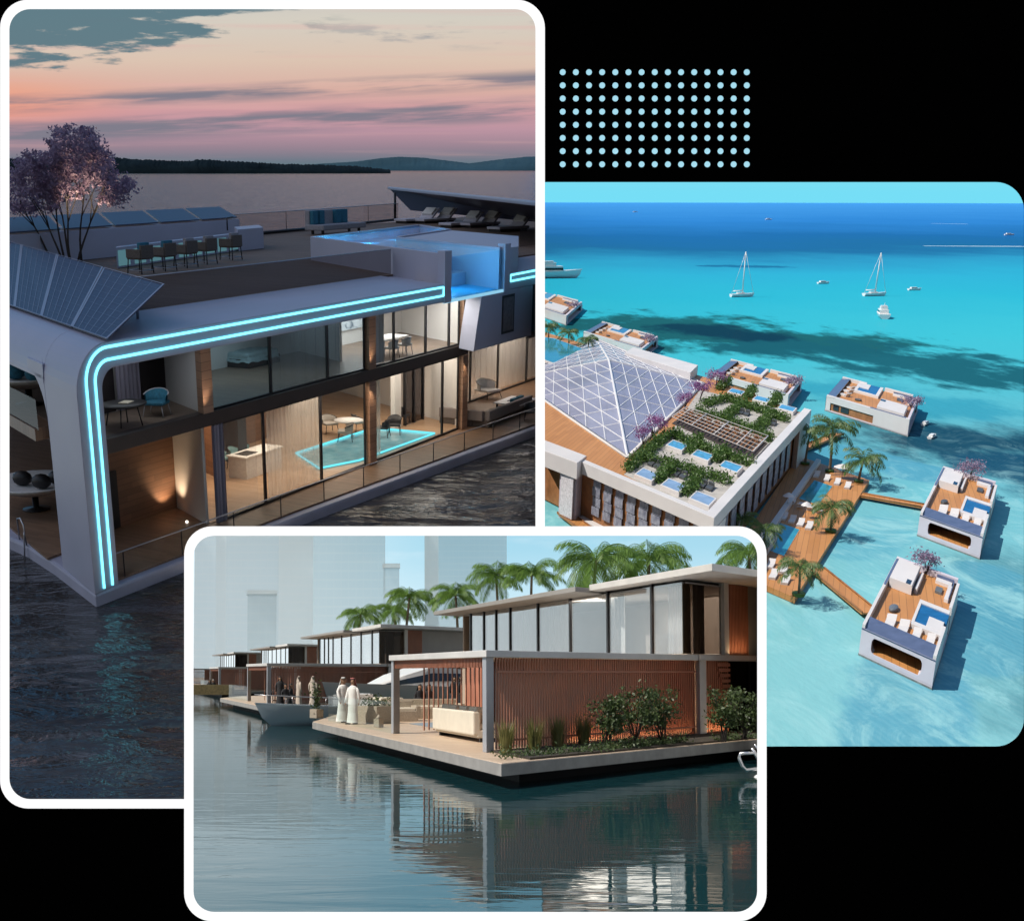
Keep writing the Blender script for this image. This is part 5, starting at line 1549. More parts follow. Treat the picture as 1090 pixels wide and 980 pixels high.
M_WHITEB = pbr('white_gelcoat', (.80, .80, .80), .25)
M_BLUEH = pbr('pale_blue_hull', (.48, .56, .64), .25)
M_GREYH = pbr('silver_grey_hull', (.60, .64, .68), .25, .2)
p_ = K.at(338, 773, WZ)
bt = thing('motor_boat', 'pale blue open boat moored between the first and second deck', 'boat', K, (p_.x + 1.5, p_.y + 2.5, WZ))
rz = math.pi + .35
rows = boat_hull(K, ORI[bt.name], rz, 8.0, 2.4, .85, M_BLUEH, bt)
mb = MB(); mb.tube([r_[0] + Vector((0, 0, .38)) for r_ in rows[5:]] + [r_[6] + Vector((0, 0, .38)) for r_ in reversed(rows[5:])], .025, 5, mapped=True); mb.build('bow_rail', M_STEEL, bt, K)
for j in (6, 8, 10):
    for s2 in (0, 6): mb = MB(); mb.tube([rows[j][s2], rows[j][s2] + Vector((0, 0, .38))], .02, 4, mapped=True); mb.build('stanchion', M_STEEL, bt, K)
boxes(K, ORI[bt.name], rz, [(-.5, 0, 1.25, .5, .6, .3)]).build('console', M_WHITEB, bt, K, bevel=.05)
boxes(K, ORI[bt.name], rz, [(-1.9, 0, 1.15, .6, .9, .2)]).build('seat', M_CREAM, bt, K, bevel=.05)
p_ = B3(11.2, 37.5, WZ)
yt = thing('motor_yacht', 'sleek silver grey yacht moored behind the two robed men', 'yacht', K, (p_.x, p_.y, WZ))
rz = A3 + math.pi; o_ = ORI[yt.name]
rows = boat_hull(K, o_, rz, 11.5, 3.4, 1.75, M_GREYH, yt, .2)
mb = MB()
secs = [(-4.8, 1.3, 1.0), (-3.5, 1.35, 1.15), (-1.0, 1.35, 1.2), (1.2, 1.2, .75), (3.6, .5, .12)]
pts = []
for x, wd, ht in secs: pts += [loc(o_, rz, x, -wd, 1.72), loc(o_, rz, x * .98, -wd * .72, 1.72 + ht), loc(o_, rz, x * .98, wd * .72, 1.72 + ht), loc(o_, rz, x, wd, 1.72)]
mb.add(pts, [(i * 4 + j, i * 4 + j + 1, (i + 1) * 4 + j + 1, (i + 1) * 4 + j) for i in range(4) for j in range(3)] + [(0, 1, 2, 3)], True)
mb.build('cabin', M_WHITEB, yt, K, bevel=.04)
mb = MB(); pts = []
for x, wd, ht in ((-4.0, 1.37, 1.05), (-1.0, 1.38, 1.1), (1.2, 1.23, .68), (2.7, .8, .3)): pts += [loc(o_, rz, x, -wd + .06, 1.72 + ht * .35), loc(o_, rz, x, -wd * .78 - .03, 1.72 + ht * .78), loc(o_, rz, x, wd * .78 + .03, 1.72 + ht * .78), loc(o_, rz, x, wd - .06, 1.72 + ht * .35)]
mb.add(pts, [(i * 4 + j, i * 4 + j + 1, (i + 1) * 4 + j + 1, (i + 1) * 4 + j) for i in range(3) for j in (0, 2)], True)
mb.build('cabin_window', pbr('dark_boat_glass', (.02, .03, .04), .08), yt, K)
boxes(K, o_, rz, [(-3.0, 0, 3.05, 1.5, 1.0, .05)]).build('fly_deck', pbr('ochre_awning', (.55, .36, .10), .7), yt, K)
# bow rail and white fender of a boat just entering at the right edge
p_ = K.at(808, 842, 0)
bb = thing('bow_rail_boat', 'steel bow rail and round white fender of a boat cut by the frame', 'boat', K, (p_.x, p_.y, 0))
def at2(u, v): return K.dist(u, v, p_.y)
mb = MB(); mb.tube([at2(u, v) for u, v in ((812, 815), (803, 801), (788, 801.5), (786.5, 806), (790, 815), (794.5, 819.5), (812, 817))], .045, 7, mapped=True); mb.build('bow_rail', pbr('polished_steel', (.75, .75, .76), .18, .9), bb, K)
mb = MB(); mb.tube([at2(800, 796), at2(812, 812)], .04, 6, mapped=True); mb.tube([at2(803, 792), at2(812, 803)], .03, 6, mapped=True); mb.build('rail_brace', pbr('polished_brace', (.6, .6, .62), .2, .9), bb, K)
mb = MB(); mb.ball(at2(809.5, 832), .21, 14, 10); mb.build('fender', M_WHITEB, bb, K)
mb = MB(); mb.tube([at2(809, 838), at2(812, 856)], .03, 6, mapped=True); mb.build('fender_line', M_STEEL, bb, K)
# =================================================================== LAGOON: a floating hotel and villas on turquoise water
G = DAY


def lagoon_sky():
    m, nt, out = _nt('lagoon_sky')
    tc = nd(nt, 'TexCoord'); sp = nd(nt, 'SeparateXYZ', {'Vector': tc.outputs['Object']})
    e = math_(nt, 'DIVIDE', sp.outputs[2], sp.outputs[1])
    rp = nd(nt, 'ValToRGB', {'Fac': math_(nt, 'MULTIPLY', e, 8.0)}); cr = rp.color_ramp
    st = [(0, (118, 222, 246)), (.12, (126, 222, 242)), (.3, (120, 205, 240)), (1, (70, 150, 215))]
    while len(cr.elements) < len(st): cr.elements.new(.5)
    for el, (p_, c_) in zip(cr.elements, st): el.position = p_; el.color = c4(lin(*c_))
    em = nd(nt, 'Emission', {'Color': rp.outputs[0], 'Strength': 1.0}); nt.links.new(em.outputs[0], out.inputs[0]); return m


RD = 8500.0
mb = MB(); mb.smooth = True
els = [-.5, 0, .5, 1, 2, 4, 7, 12, 20]; azs = [-10 + 3 * i for i in range(19)]; n = len(azs)
mb.add([(RD * math.sin(R(a)), RD * math.cos(R(a)), RD * math.tan(R(e)) + 56) for e in els for a in azs], [(j * n + i, j * n + i + 1, (j + 1) * n + i + 1, (j + 1) * n + i) for j in range(len(els) - 1) for i in range(n - 1)])
tag(mb.build('sky', lagoon_sky(), None, G, (0, 0, 56)), kind='structure')


def lagoon_water():
    m, nt, out = _nt('turquoise_lagoon')
    tc = nd(nt, 'TexCoord'); pos = tc.outputs['Object']
    sp = nd(nt, 'SeparateXYZ', {'Vector': pos}); x, y, _z = sp.outputs
    wn_ = nd(nt, 'TexNoise', {'Vector': coords(nt, (.004, .0022, 1)), 'Scale': 1.0, 'Detail': 6.0, 'Roughness': .6})
    wob = math_(nt, 'SUBTRACT', wn_.outputs[0], .5)
    yy = math_(nt, 'MULTIPLY', y, math_(nt, 'ADD', 1.0, math_(nt, 'MULTIPLY', wob, .55)))
    q = math_(nt, 'DIVIDE', 140.0, yy)                      # the bed shelves steadily away from the hotel
    rp = nd(nt, 'ValToRGB', {'Fac': q}); cr = rp.color_ramp
    st = [(.0167, (66, 150, 222)), (.05, (44, 128, 204)), (.078, (26, 104, 168)), (.104, (26, 104, 156)), (.124, (42, 150, 192)), (.15, (44, 172, 206)), (.2, (44, 180, 206)), (.28, (62, 190, 208)), (.467, (98, 182, 198)), (.7, (120, 192, 204)), (1, (138, 204, 212))]
    while len(cr.elements) < len(st): cr.elements.new(.5)
    for el, (p_, c_) in zip(cr.elements, st): el.position = p_; el.color = c4([.78 * k for k in lin(*c_)])
    c = rp.outputs[0]
    def capsule(p0, p1, w0, soft, col, amt, wamp=.9, nsc=None):
        nonlocal c
        ax, ay = p1.x - p0.x, p1.y - p0.y; l2 = ax * ax + ay * ay
        dx = math_(nt, 'SUBTRACT', x, p0.x); dy = math_(nt, 'SUBTRACT', y, p0.y)
        t = math_(nt, 'DIVIDE', math_(nt, 'ADD', math_(nt, 'MULTIPLY', dx, ax), math_(nt, 'MULTIPLY', dy, ay)), l2, 0, True)
        ex = math_(nt, 'SUBTRACT', dx, math_(nt, 'MULTIPLY', t, ax)); ey = math_(nt, 'SUBTRACT', dy, math_(nt, 'MULTIPLY', t, ay))
        d = math_(nt, 'SQRT', math_(nt, 'ADD', math_(nt, 'MULTIPLY', ex, ex), math_(nt, 'MULTIPLY', ey, ey)))
        nn = nd(nt, 'TexNoise', {'Vector': coords(nt, nsc or (2.6 / w0, 1.1 / w0, 1)), 'Scale': 1.0, 'Detail': 6.0, 'Roughness': .62})
        n2_ = nd(nt, 'TexNoise', {'Vector': coords(nt, (.05, .022, 1)), 'Scale': 1.0, 'Detail': 5.0, 'Roughness': .7})
        d = math_(nt, 'ADD', d, math_(nt, 'MULTIPLY', math_(nt, 'SUBTRACT', n2_.outputs[0], .5), w0 * (1.1 if wamp > 1 else .2)))
        d = math_(nt, 'ADD', math_(nt, 'DIVIDE', d, w0), math_(nt, 'MULTIPLY', math_(nt, 'SUBTRACT', nn.outputs[0], .5), wamp * 1.8))
        k = math_(nt, 'MULTIPLY', sstep(nt, d, 1.0, 1.0 - soft), amt)
        c = mixc(nt, k, c, tuple(.78 * v for v in lin(*col)))
    A = lambda u, v: G.at(u, v, 0)
    capsule(A(690, 345), A(850, 364), 62, .55, (26, 92, 98), .97, 1.6)
    capsule(A(840, 368), A(1140, 408), 44, .6, (24, 92, 106), .96, 1.6)
    capsule(A(735, 349), A(800, 358), 26, .6, (10, 50, 72), .9)
    capsule(A(1030, 470), A(1140, 478), 40, .7, (16, 66, 90), .97, 1.1)
    capsule(A(1075, 492), A(1150, 520), 20, .7, (20, 76, 104), .9)
    capsule(A(1070, 600), A(1120, 760), 14, .9, (80, 140, 155), .7)
    capsule(A(765, 283), A(820, 284), 22, .6, (24, 104, 150), .85)
    capsule(A(905, 415), A(1010, 436), 26, .7, (40, 150, 178), .7)
    capsule(A(900, 480), A(985, 505), 9, .25, (78, 158, 188), .75, .35)  # villa shadows put into the water colour, this patch and those below
    capsule(A(975, 715), A(960, 800), 8, .3, (80, 158, 188), .7, .4)
    capsule(A(1040, 610), A(1045, 700), 8, .35, (82, 162, 190), .65, .5)
    capsule(A(905, 585), A(940, 560), 8, .4, (82, 166, 192), .5, .6)
    # light rippled sand close in
    n5 = nd(nt, 'TexNoise', {'Vector': coords(nt, (.10, .055, 1), .5), 'Scale': 1.0, 'Detail': 7.0, 'Roughness': .7, 'Distortion': 1.2})
    near = sstep(nt, y, 330, 190)
    c = mixc(nt, math_(nt, 'MULTIPLY', math_(nt, 'MULTIPLY', sstep(nt, n5.outputs[0], .46, .66), near), .75), c, tuple(.78 * v for v in lin(160, 216, 222)))
    n6 = nd(nt, 'TexWave', {'Vector': coords(nt, (.35, .12, 1), -.6), 'Scale': 1.0, 'Distortion': 6.0, 'Detail': 3.0, 'Detail Scale': 1.5})
    c = mixc(nt, math_(nt, 'MULTIPLY', math_(nt, 'MULTIPLY', n6.outputs[0], near), .07), c, tuple(.78 * v for v in lin(182, 226, 230)))
    b = nd(nt, 'BsdfPrincipled', {'Base Color': c, 'Roughness': .25, 'Specular IOR Level': 0.0})
    gl = nd(nt, 'BsdfGlossy', {'Roughness': .12}); mxs = nd(nt, 'MixShader', {0: .05, 1: b.outputs[0], 2: gl.outputs[0]})
    n7 = nd(nt, 'TexNoise', {'Vector': coords(nt, (.5, .25, 1), .4), 'Scale': 1.0, 'Detail': 4.0})
    bp = nd(nt, 'Bump', {'Height': n7.outputs[0], 'Strength': .5, 'Distance': .35})
    nt.links.new(bp.outputs[0], b.inputs['Normal']); nt.links.new(bp.outputs[0], gl.inputs['Normal']); nt.links.new(mxs.outputs[0], out.inputs[0]); return m


mb = MB()
mb.add([(-300, 90, 0), (4500, 90, 0), (4500, 600, 0), (-300, 600, 0)], [(0, 1, 2, 3)])
mb.add([(-300, 600, 0), (6500, 600, 0), (6500, 8480, 0), (-300, 8480, 0)], [(0, 1, 2, 3)])
tag(mb.build('water', lagoon_water(), None, G, (0, 0, 0)), kind='structure')

# ---- materials
M_ODECK = wood('orange_teak_deck', (.40, .17, .05), (.54, .25, .085), .9, .35, .55, length=9)
M_VWHITE = pbr('villa_white', (.62, .60, .61), .5, nz=(.12, .05))
M_VGREY = pbr('slate_solar_band', (.085, .11, .20), .35, nz=(.7, .2))
M_VLILAC = pbr('lilac_wall_shade', (.56, .52, .60), .6, nz=(.2, .06))  # end walls' shade put into a darker lilac base
M_VBROWN = pbr('brown_timber_wall', (.30, .13, .05), .6, nz=(.5, .35))
M_VDARK = pbr('dark_room_glass', (.02, .02, .025), .15)
M_BLUEP = pbr('deep_blue_pool', (.012, .10, .26), .08, nz=(.5, .3))
M_LBLUEP = pbr('light_blue_pool', (.10, .35, .58), .08, nz=(.8, .25))
M_TURQP = pbr('turquoise_pool', (.04, .26, .34), .08, nz=(.3, .2))
M_MAUVE = leafm('mauve_leaf', (.22, .15, .26), (.40, .32, .44), .9, .3)
M_BOUG = leafm('bougainvillea', (.16, .035, .18), (.42, .18, .42), .9, .3)
M_HEDGE = leafm('clipped_hedge_leaf', (.03, .085, .014), (.13, .23, .05), .8, .3)


def leaf_cloud(mb, c, r, n_, size, rnd, sc=(1, 1, .8)):
    for i in range(n_):
        d = Vector((rnd.gauss(0, 1) * sc[0], rnd.gauss(0, 1) * sc[1], rnd.gauss(0, 1) * sc[2])) * r * .5
        mb.leafquad(Vector(c) + d, size * rnd.uniform(.7, 1.3), None, rnd)


def lounger(P, pos, rz, label, group, k=1.0, name='deck_lounger'):
    mb = boxes(P, pos, rz, [(0, .1 * k, .2 * k, .55 * k, 1.5 * k, .2 * k)])
    c = loc(pos, rz, 0, -1.35 * k, .5 * k); mb.obox(c, (.55 * k, .6 * k, .14 * k), rz, ('X', -.6))
    return top(mb, name, M_VWHITE, label, 'lounger', group, P, origin=pos)


def small_tree(P, pos, hgt, rad, seed, label, mat, group=None, cat='tree'):
    rnd = random.Random(seed); t = thing('blossom_tree' if mat is M_BOUG else 'round_tree', label, cat, P, pos, group)
    mb = MB(); pos = Vector(pos)
    for i in range(4):
        a = rnd.uniform(0, 6.28); mb.tube([pos, pos + Vector((math.cos(a) * rad * .2, math.sin(a) * rad * .2, hgt * .4)), pos + Vector((math.cos(a) * rad * .5, math.sin(a) * rad * .5, hgt * .75))], [.14, .09, .04], 5, mapped=True)
    mb.build('trunk', M_BARK, t, P)
    mb = MB()
    for i in range(16):
        a = rnd.uniform(0, 6.28); r_ = rad * math.sqrt(rnd.random()) * .8
        leaf_cloud(mb, pos + Vector((math.cos(a) * r_, math.sin(a) * r_, hgt * rnd.uniform(.6, 1.0))), rad * rnd.uniform(.3, .55), 42, rad * .085, rnd)
    mb.build('crown', mat, t, P); return t


ZV = 4.2
M_WLINE = pbr('stained_waterline', (.17, .19, .19), .6, nz=(1.2, .4))


def villa(c00, c10, c01, label, where, seed, loungers=4, full=True):
    """floating villa: roof deck corners given where they show in the photograph; s runs along the slotted end, t back from it"""
    p0, ps, pt = (G.at(*c, ZV) for c in (c00, c10, c01))
    es, et = ps - p0, pt - p0
    def T(s, t, z): q = p0 + es * s + et * t; return Vector((q.x, q.y, z))
    W_, L_ = es.length, et.length
    ds, dt = 1 / W_, 1 / L_                       # one metre in s and t
    o = T(.5, .5, 0)
    t_ = thing('floating_villa', label, 'villa', G, (o.x, o.y, 0), 'floating villas in the lagoon')
    def b(name, mat, fn, par=None, **k):
        mb = MB(T); fn(mb); return mb.build(name, mat, par or t_, G, **k)
    b('float', M_VLILAC, lambda m: m.box(-.01, 1.01, -.004, 1.004, -.3, .45))
    b('waterline', M_WLINE, lambda m: m.box(-.016, 1.016, -.007, 1.007, -.2, .22))
    b('deck', M_ODECK, lambda m: m.box(.03, .97, .04, .985, 3.15, 3.3))
    b('side_wall', M_VWHITE, lambda m: (m.box(-.012, .03, .06, .60, 2.5, ZV), m.box(-.012, .03, .60, 1, .4, ZV), m.box(-.012, .03, 0, .06, .4, ZV)))
    b('timber_wall', M_VBROWN, lambda m: m.box(.0, .045, .06, .985, .4, 2.5))
    b('side_window', M_VDARK, lambda m: (m.box(-.006, 0.0, .10, .17, .9, 2.2), m.box(-.006, 0.0, .2, .3, .9, 2.2)))
    b('side_wall', M_VWHITE, lambda m: (m.box(.97, 1.012, 0, .34, .4, ZV), m.box(.97, 1.012, .58, .93, .4, ZV), m.box(.97, 1.0, .34, .58, .4, 3.0)))
    b('back_wall', M_VLILAC, lambda m: (m.box(.03, .97, .975, 1, 2.9, ZV), m.box(.0, .10, .96, 1, .4, 2.9), m.box(.9, 1.0, .96, 1, .4, 2.9)))
    b('back_timber', M_VBROWN, lambda m: m.box(.10, .9, .93, .95, .4, 2.9))
    # slotted end wall: frame around a rounded slot
    n = 8; s0, s1, z0, z1 = .15, .85, .95, 3.05; rz_ = .7; rs = rz_ * .9 * ds
    loop = [(s1 - rs + rs * math.cos(R(a)), z1 - rz_ + rz_ * math.sin(R(a))) for a in range(0, 91, 15)] + [(s0 + rs + rs * math.cos(R(a)), z1 - rz_ + rz_ * math.sin(R(a))) for a in range(90, 181, 15)] + \
           [(s0 + rs + rs * math.cos(R(a)), z0 + rz_ + rz_ * math.sin(R(a))) for a in range(180, 271, 15)] + [(s1 - rs + rs * math.cos(R(a)), z0 + rz_ + rz_ * math.sin(R(a))) for a in range(270, 361, 15)]
    def endwall(m):
        out_ = [(-.012, .4), (1.012, .4), (1.012, ZV - .45), (-.012, ZV - .45)]
        tri = mgeo.tessellate_polygon([[Vector((s, z, 0)) for s, z in out_], [Vector((s, z, 0)) for s, z in loop]])
        al = out_ + loop; m.add([(s, -.004, z) for s, z in al], tri)
        k = len(loop); m.add([(s, -.004, z) for s, z in loop] + [(s, .05, z) for s, z in loop], [(i, (i + 1) % k, k + (i + 1) % k, k + i) for i in range(k)])
    b('end_wall', M_VLILAC, endwall)
    b('slot_back', M_VBROWN, lambda m: m.box(.1, .9, .15, .16, .6, 3.0))
    b('slot_floor', M_ODECK, lambda m: m.box(.1, .9, .0, .15, .8, .98))
    b('slot_window', M_VDARK, lambda m: [m.box(.22 + .2 * i, .36 + .2 * i, .140, .148, 1.9, 2.9) for i in range(3)])
    b('solar_band', M_VGREY, lambda m: m.extr([(-.012, -.008, ZV - .5), (-.012, .11, ZV), (-.012, .11, ZV - .3), (-.012, -.004, ZV - .7)], (1.024, 0, 0)))
    b('solar_band', M_VGREY, lambda m: m.box(-.005, .03, .55 if full else .3, .96, ZV, ZV + .06))
    kb = b('kitchen_block', M_VWHITE, lambda m: m.box(.05, .40, .62, .93, 3.3, 4.75), bevel=.05)
    b('skylight', M_VDARK, lambda m: m.box(.30, .37, .62, .68, 4.76, 4.80), kb)
    pr = b('pool_rim', M_VWHITE, lambda m: (m.box(.56, 1.0, .52, .56, 3.3, 4.0), m.box(.56, .60, .24, .52, 3.3, 4.0), m.box(.60, 1.0, .24, .28, 3.3, 4.0), m.box(.76, .97, .28, .40, 3.3, 4.02)), bevel=.03)
    b('pool_water', M_BLUEP, lambda m: (m.box(.60, 1.0, .40, .52, 3.3, 3.86), m.box(.60, .76, .28, .40, 3.3, 3.855)), pr)
    g2 = 'deck furniture of the floating villas'
    rz = math.atan2(es.y, es.x)
    nm = ['first', 'second', 'third', 'fourth']
    for i in range(loungers):
        q = T(.30 + .19 * i, .175, 3.3); k = min(1.0, W_ / 14) * (1.25 if i < 2 else 1.0)
        lounger(G, q, math.atan2(et.y, et.x) + math.pi / 2, '%s white lounger from the outer wall on %s' % (nm[i], where), g2, k)
    q = T(.26, .36, 3.3); mb = MB(T); mb.lathe((.26, .36, 3.3), [(.55, 0), (.6, .45), (.5, .55), (.05, .58)], 12, 1, 2.4, math.atan2(et.y, et.x) + 1.57)
    top(mb, 'deck_tub', pbr('grey_tub_cover', (.12, .14, .17), .5) if seed == 1 else M_TUB, 'grey oval tub on the roof deck of ' + where, 'tub', g2, G)
    q = T(.78, .8, 3.3)
    sf = thing('deck_sofa', 'white corner sofa on the roof deck of ' + where, 'sofa', G, q, g2)
    b2 = lambda nme, mat, fn: (lambda mb: (fn(mb), mb.build(nme, mat, sf, G)))(MB(T))
    b2('seat', M_VWHITE, lambda m: (m.box(.66, .90, .90, .95, 3.3, 3.75), m.box(.86, .92, .70, .90, 3.3, 3.75)))
    b2('backrest', M_VGREY, lambda m: (m.box(.66, .92, .95, .962, 3.3, 4.1), m.box(.92, .93, .70, .95, 3.3, 4.1)))
    mb = MB(T); mb.box(.70, .80, .77, .84, 3.3, 3.65); top(mb, 'deck_table', M_TUB if seed != 1 else pbr('grey_table', (.12, .13, .14), .5), 'low grey table before the corner sofa of ' + where, 'table', g2, G)
    mb = MB(T); mb.box(.43, .47, .66, .90, 3.3, 4.1); top(mb, 'bar_counter', M_VWHITE, 'white bar counter beside the kitchen block of ' + where, 'counter', g2, G)
    q = T(.48, .975, 0); small_tree(G, (q.x, q.y, 3.3), 3.0, min(3.0, W_ * .2), seed, 'round mauve tree at the back wall of ' + where, M_MAUVE, 'mauve trees of the villas')
    return T


M_TUB = pbr('charcoal_deck_item', (.07, .075, .085), .5)
villa((919, 664), (996, 698), (956, 592), 'nearest floating villa, alone at the bottom of the lagoon', 'the nearest villa', 1)
villa((980.5, 545), (1046, 568), (1005, 496), 'floating villa above the nearest one, joined by a level jetty', 'the right hand villa on the level jetty', 2)
villa((880.2, 420.4), (897.3, 400.8), (968.3, 446.1), 'floating villa beyond the palms, its brown side facing us', 'the villa beyond the palms', 3, 3)
villa((758.9, 396.5), (778.3, 382), (839.4, 419.7), 'floating villa half hidden behind the hotel roof garden', 'the villa behind the roof garden', 4, 3)
villa((621.5, 352.6), (641, 342), (684, 371), 'floating villa behind the long low white pavilion', 'the villa behind the white pavilion', 5, 3)
villa((541, 316), (562, 305), (603, 336), 'farthest floating villa, cut by the frame at the left', 'the farthest villa', 6, 2)

# ---- the hotel
ZH = 11.2
PC = G.at(758, 548, ZH)
HF = Frame(G, PC, (G.at(623, 491, ZH) - PC).normalized(), (G.at(860, 436.5, ZH) - PC).normalized())
def hv(u, v, z=ZH): return HF.uv(u, v, z)
aL = hv(623, 491)[0]; bD = hv(860, 436.5)[1]
HT = thing('floating_hotel', 'large white floating hotel with a roof garden and glass pyramid', 'hotel', G, (PC.x, PC.y, 0))


def hh(name, mat, fn, par=None, **k):
    mb = MB(HF); fn(mb); return mb.build(name, mat, par or HT, G, **k)


ZT = 10.2                                          # roof garden level
far_l = hv(600, 360, ZT); far_r = (0, bD)
NP_, RP_ = hv(668, 488, ZT), hv(749, 409, ZT)
apex = G.at(648, 383, ZT + 5.6); ap = HF.uv(648, 383, ZT + 5.6)
LP_ = (2 * ap[0] - RP_[0], 2 * ap[1] - RP_[1]); FP_ = (RP_[0] + LP_[0] - NP_[0], RP_[1] + LP_[1] - NP_[1])
back = hv(640, 372, ZT)
hh('wall', M_VBROWN, lambda m: m.prism([(1.2, 1.2), (aL + 40, 1.2), (aL + 40, 60), (1.2, bD - .6)], .3, ZT - .9))
hh('roof_deck', M_ODECK, lambda m: m.prism([(.6, .6), (aL + 60, .6), hv(540, 342, ZT), hv(640, 371, ZT), hv(760, 404, ZT), (.6, bD)], ZT - .9, ZT))
hh('garden_paving', pbr('grey_garden_paving', (.40, .38, .36), .8, nz=(.4, .2)), lambda m: m.prism([(1.7, 1.1), hv(664, 505, ZT), hv(712, 463, ZT), hv(745, 415, ZT), (1.7, bD - .5)], ZT + .004, ZT + .02))
hh('parapet', M_VWHITE, lambda m: (m.box(-.9, aL + 1, -1.0, 1.0, ZT - 1.2, ZH), m.box(-.9, 1.6, 1.0, bD + 1.6, ZT - 1.0, ZH)), bevel=.08)
hh('corner_pier', M_VWHITE, lambda m: (m.box(-.8, .6, -.8, 9, 0, ZT - 1.2), m.box(-.8, .8, bD - 14, bD + 1.4, 0, ZT - 1)))
hh('base_ledge', M_VWHITE, lambda m: (m.box(-.9, aL + 1, -.9, 1.4, 0, .9), m.box(-6.5, -5, 4, bD - 2, .8, 1.9), m.box(-8.5, -4.6, 24, 34, .8, 2.2)), bevel=.05)


def screen_mat():
    m, nt, out = _nt('grey_patterned_screen')
    br = nd(nt, 'TexVoronoi', {'Vector': coords(nt), 'Scale': 1.3})
    c = mixc(nt, br.outputs[0], (.34, .36, .44), (.13, .14, .20))
    b = nd(nt, 'BsdfPrincipled', {'Base Color': c, 'Roughness': .5}); nt.links.new(b.outputs[0], out.inputs[0]); return m


M_SCR = screen_mat()
M_LAT = pbr('pale_lattice', (.62, .60, .64), .5, nz=(2.5, .25))
ns = 9
for i in range(ns):
    a0 = 2.2 + (aL - 4) * i / ns
    hh('facade_screen', M_SCR, lambda m: [m.box(a0 + (.0 if k % 2 else .25), a0 + (aL - 4) / ns * .68 + (.0 if k % 2 else .25), .55, .95, 2.2 + k * 1.7, 3.75 + k * 1.7) for k in range(4)])
for i in range(10):
    b0 = 11 + (bD - 28) * i / 10
    hh('facade_screen', M_SCR, lambda m: [m.box(.5, .9, b0 + (.3 if k % 2 else 0), b0 + (bD - 28) / 10 * .6 + (.3 if k % 2 else 0), 2.2 + k * 1.8, 3.9 + k * 1.8) for k in range(4)])
# pyramid
zb = ZT + .12
def pyr(name, A, B, div, par):
    mb = MB(HF); up = .0
    V_ = lambda i, j: tuple(A[k] + (B[k] - A[k]) * i / div + ((ap[0], ap[1], ZT + 5.6)[k] - A[k]) * j / div for k in range(3))
    for j in range(div):
        for i in range(div - j):
            mb.tube([V_(i, j), V_(i + 1, j)], .13 if j else .3, 4, False); mb.tube([V_(i, j), V_(i, j + 1)], .13 if i else .34, 4, False); mb.tube([V_(i + 1, j), V_(i, j + 1)], .13, 4, False)
    mb.build(name, M_PYF, par, G)


M_PYF = pbr('white_pyramid_bars', (.74, .74, .78), .4)
def pyrglass():
    m, nt, out = _nt('lilac_pyramid_glass')
    fr = schlick(nt); t = nd(nt, 'BsdfTransparent', {'Color': (.62, .66, .84, 1)}); g = nd(nt, 'BsdfGlossy', {'Roughness': .05})
    d = nd(nt, 'BsdfDiffuse', {'Color': (.42, .44, .58, 1)})
    n_ = nd(nt, 'TexNoise', {'Vector': coords(nt), 'Scale': .06, 'Detail': 3.0})
    a = nd(nt, 'MixShader', {0: math_(nt, 'MULTIPLY_ADD', n_.outputs[0], .6, .28, True), 1: t.outputs[0], 2: d.outputs[0]})
    mx = nd(nt, 'MixShader', {0: math_(nt, 'MULTIPLY', fr, .35), 1: a.outputs[0], 2: g.outputs[0]}); nt.links.new(mx.outputs[0], out.inputs[0]); return m


M_PYG = pyrglass()
PY = [(NP_[0], NP_[1], zb), (RP_[0], RP_[1], zb), (FP_[0], FP_[1], zb), (LP_[0], LP_[1], zb)]
for i in range(4):
    A, B = PY[i], PY[(i + 1) % 4]
    g_ = hh('pyramid_glass', M_PYG, lambda m: m.poly([A, B, (ap[0], ap[1], ZT + 5.6)]))
    pyr('glazing_bars', A, B, 7, g_)
hh('pyramid_kerb', M_VWHITE, lambda m: [m.tube([PY[i], PY[(i + 1) % 4]], .45, 4) for i in range(4)])
def inset(k): return [(ap[0] + (p_[0] - ap[0]) * k, ap[1] + (p_[1] - ap[1]) * k) for p_ in PY]
hh('atrium_floor', pbr('atrium_stone', (.30, .31, .42), .5, nz=(.25, .3)), lambda m: m.prism(inset(.97), ZT, ZT + .05))
hh('atrium_pool', M_TURQP, lambda m: (m.prism([(x + 2, y + 3) for x, y in inset(.30)], ZT + .06, ZT + .12), m.prism([(x + 14, y - 6) for x, y in inset(.22)], ZT + .06, ZT + .12)))
rnd = random.Random(3)
hh('atrium_planting', M_HEDGE, lambda m: [leaf_cloud(m, HF(ap[0] + rnd.uniform(-14, 18), ap[1] + rnd.uniform(-16, 14), ZT + 1), 1.8, 40, .35, rnd) for i in range(12)])
# roof pool at the left, stone surround
rp_ = [hv(u, v, ZT + .6) for u, v in ((566, 358), (590, 361), (634, 377), (603, 392), (560, 376))]
hh('roof_pool_wall', M_VWHITE, lambda m: m.prism([(a + (a - hv(597, 374)[0]) * .05, b_ + (b_ - hv(597, 374)[1]) * .05) for a, b_ in rp_], ZT, ZT + .75))
hh('roof_pool_water', M_TURQP, lambda m: m.prism(rp_, ZT + .76, ZT + .84))
hh('stone_walk', pbr('pale_stone_walk', (.46, .44, .44), .7, nz=(.3, .15)), lambda m: m.prism([hv(u, v, ZT) for u, v in ((575, 408), (636, 376), (652, 381), (578, 418))], ZT + .01, ZT + .1))
# long low pavilion on the far edge
pv = [hv(u, v, ZT + 2.6) for u, v in ((665.5, 375), (674, 369.5), (743, 388.5), (735, 396.5))]
hh('pavilion', M_VWHITE, lambda m: m.prism(pv, ZT, ZT + 2.6), bevel=.1)
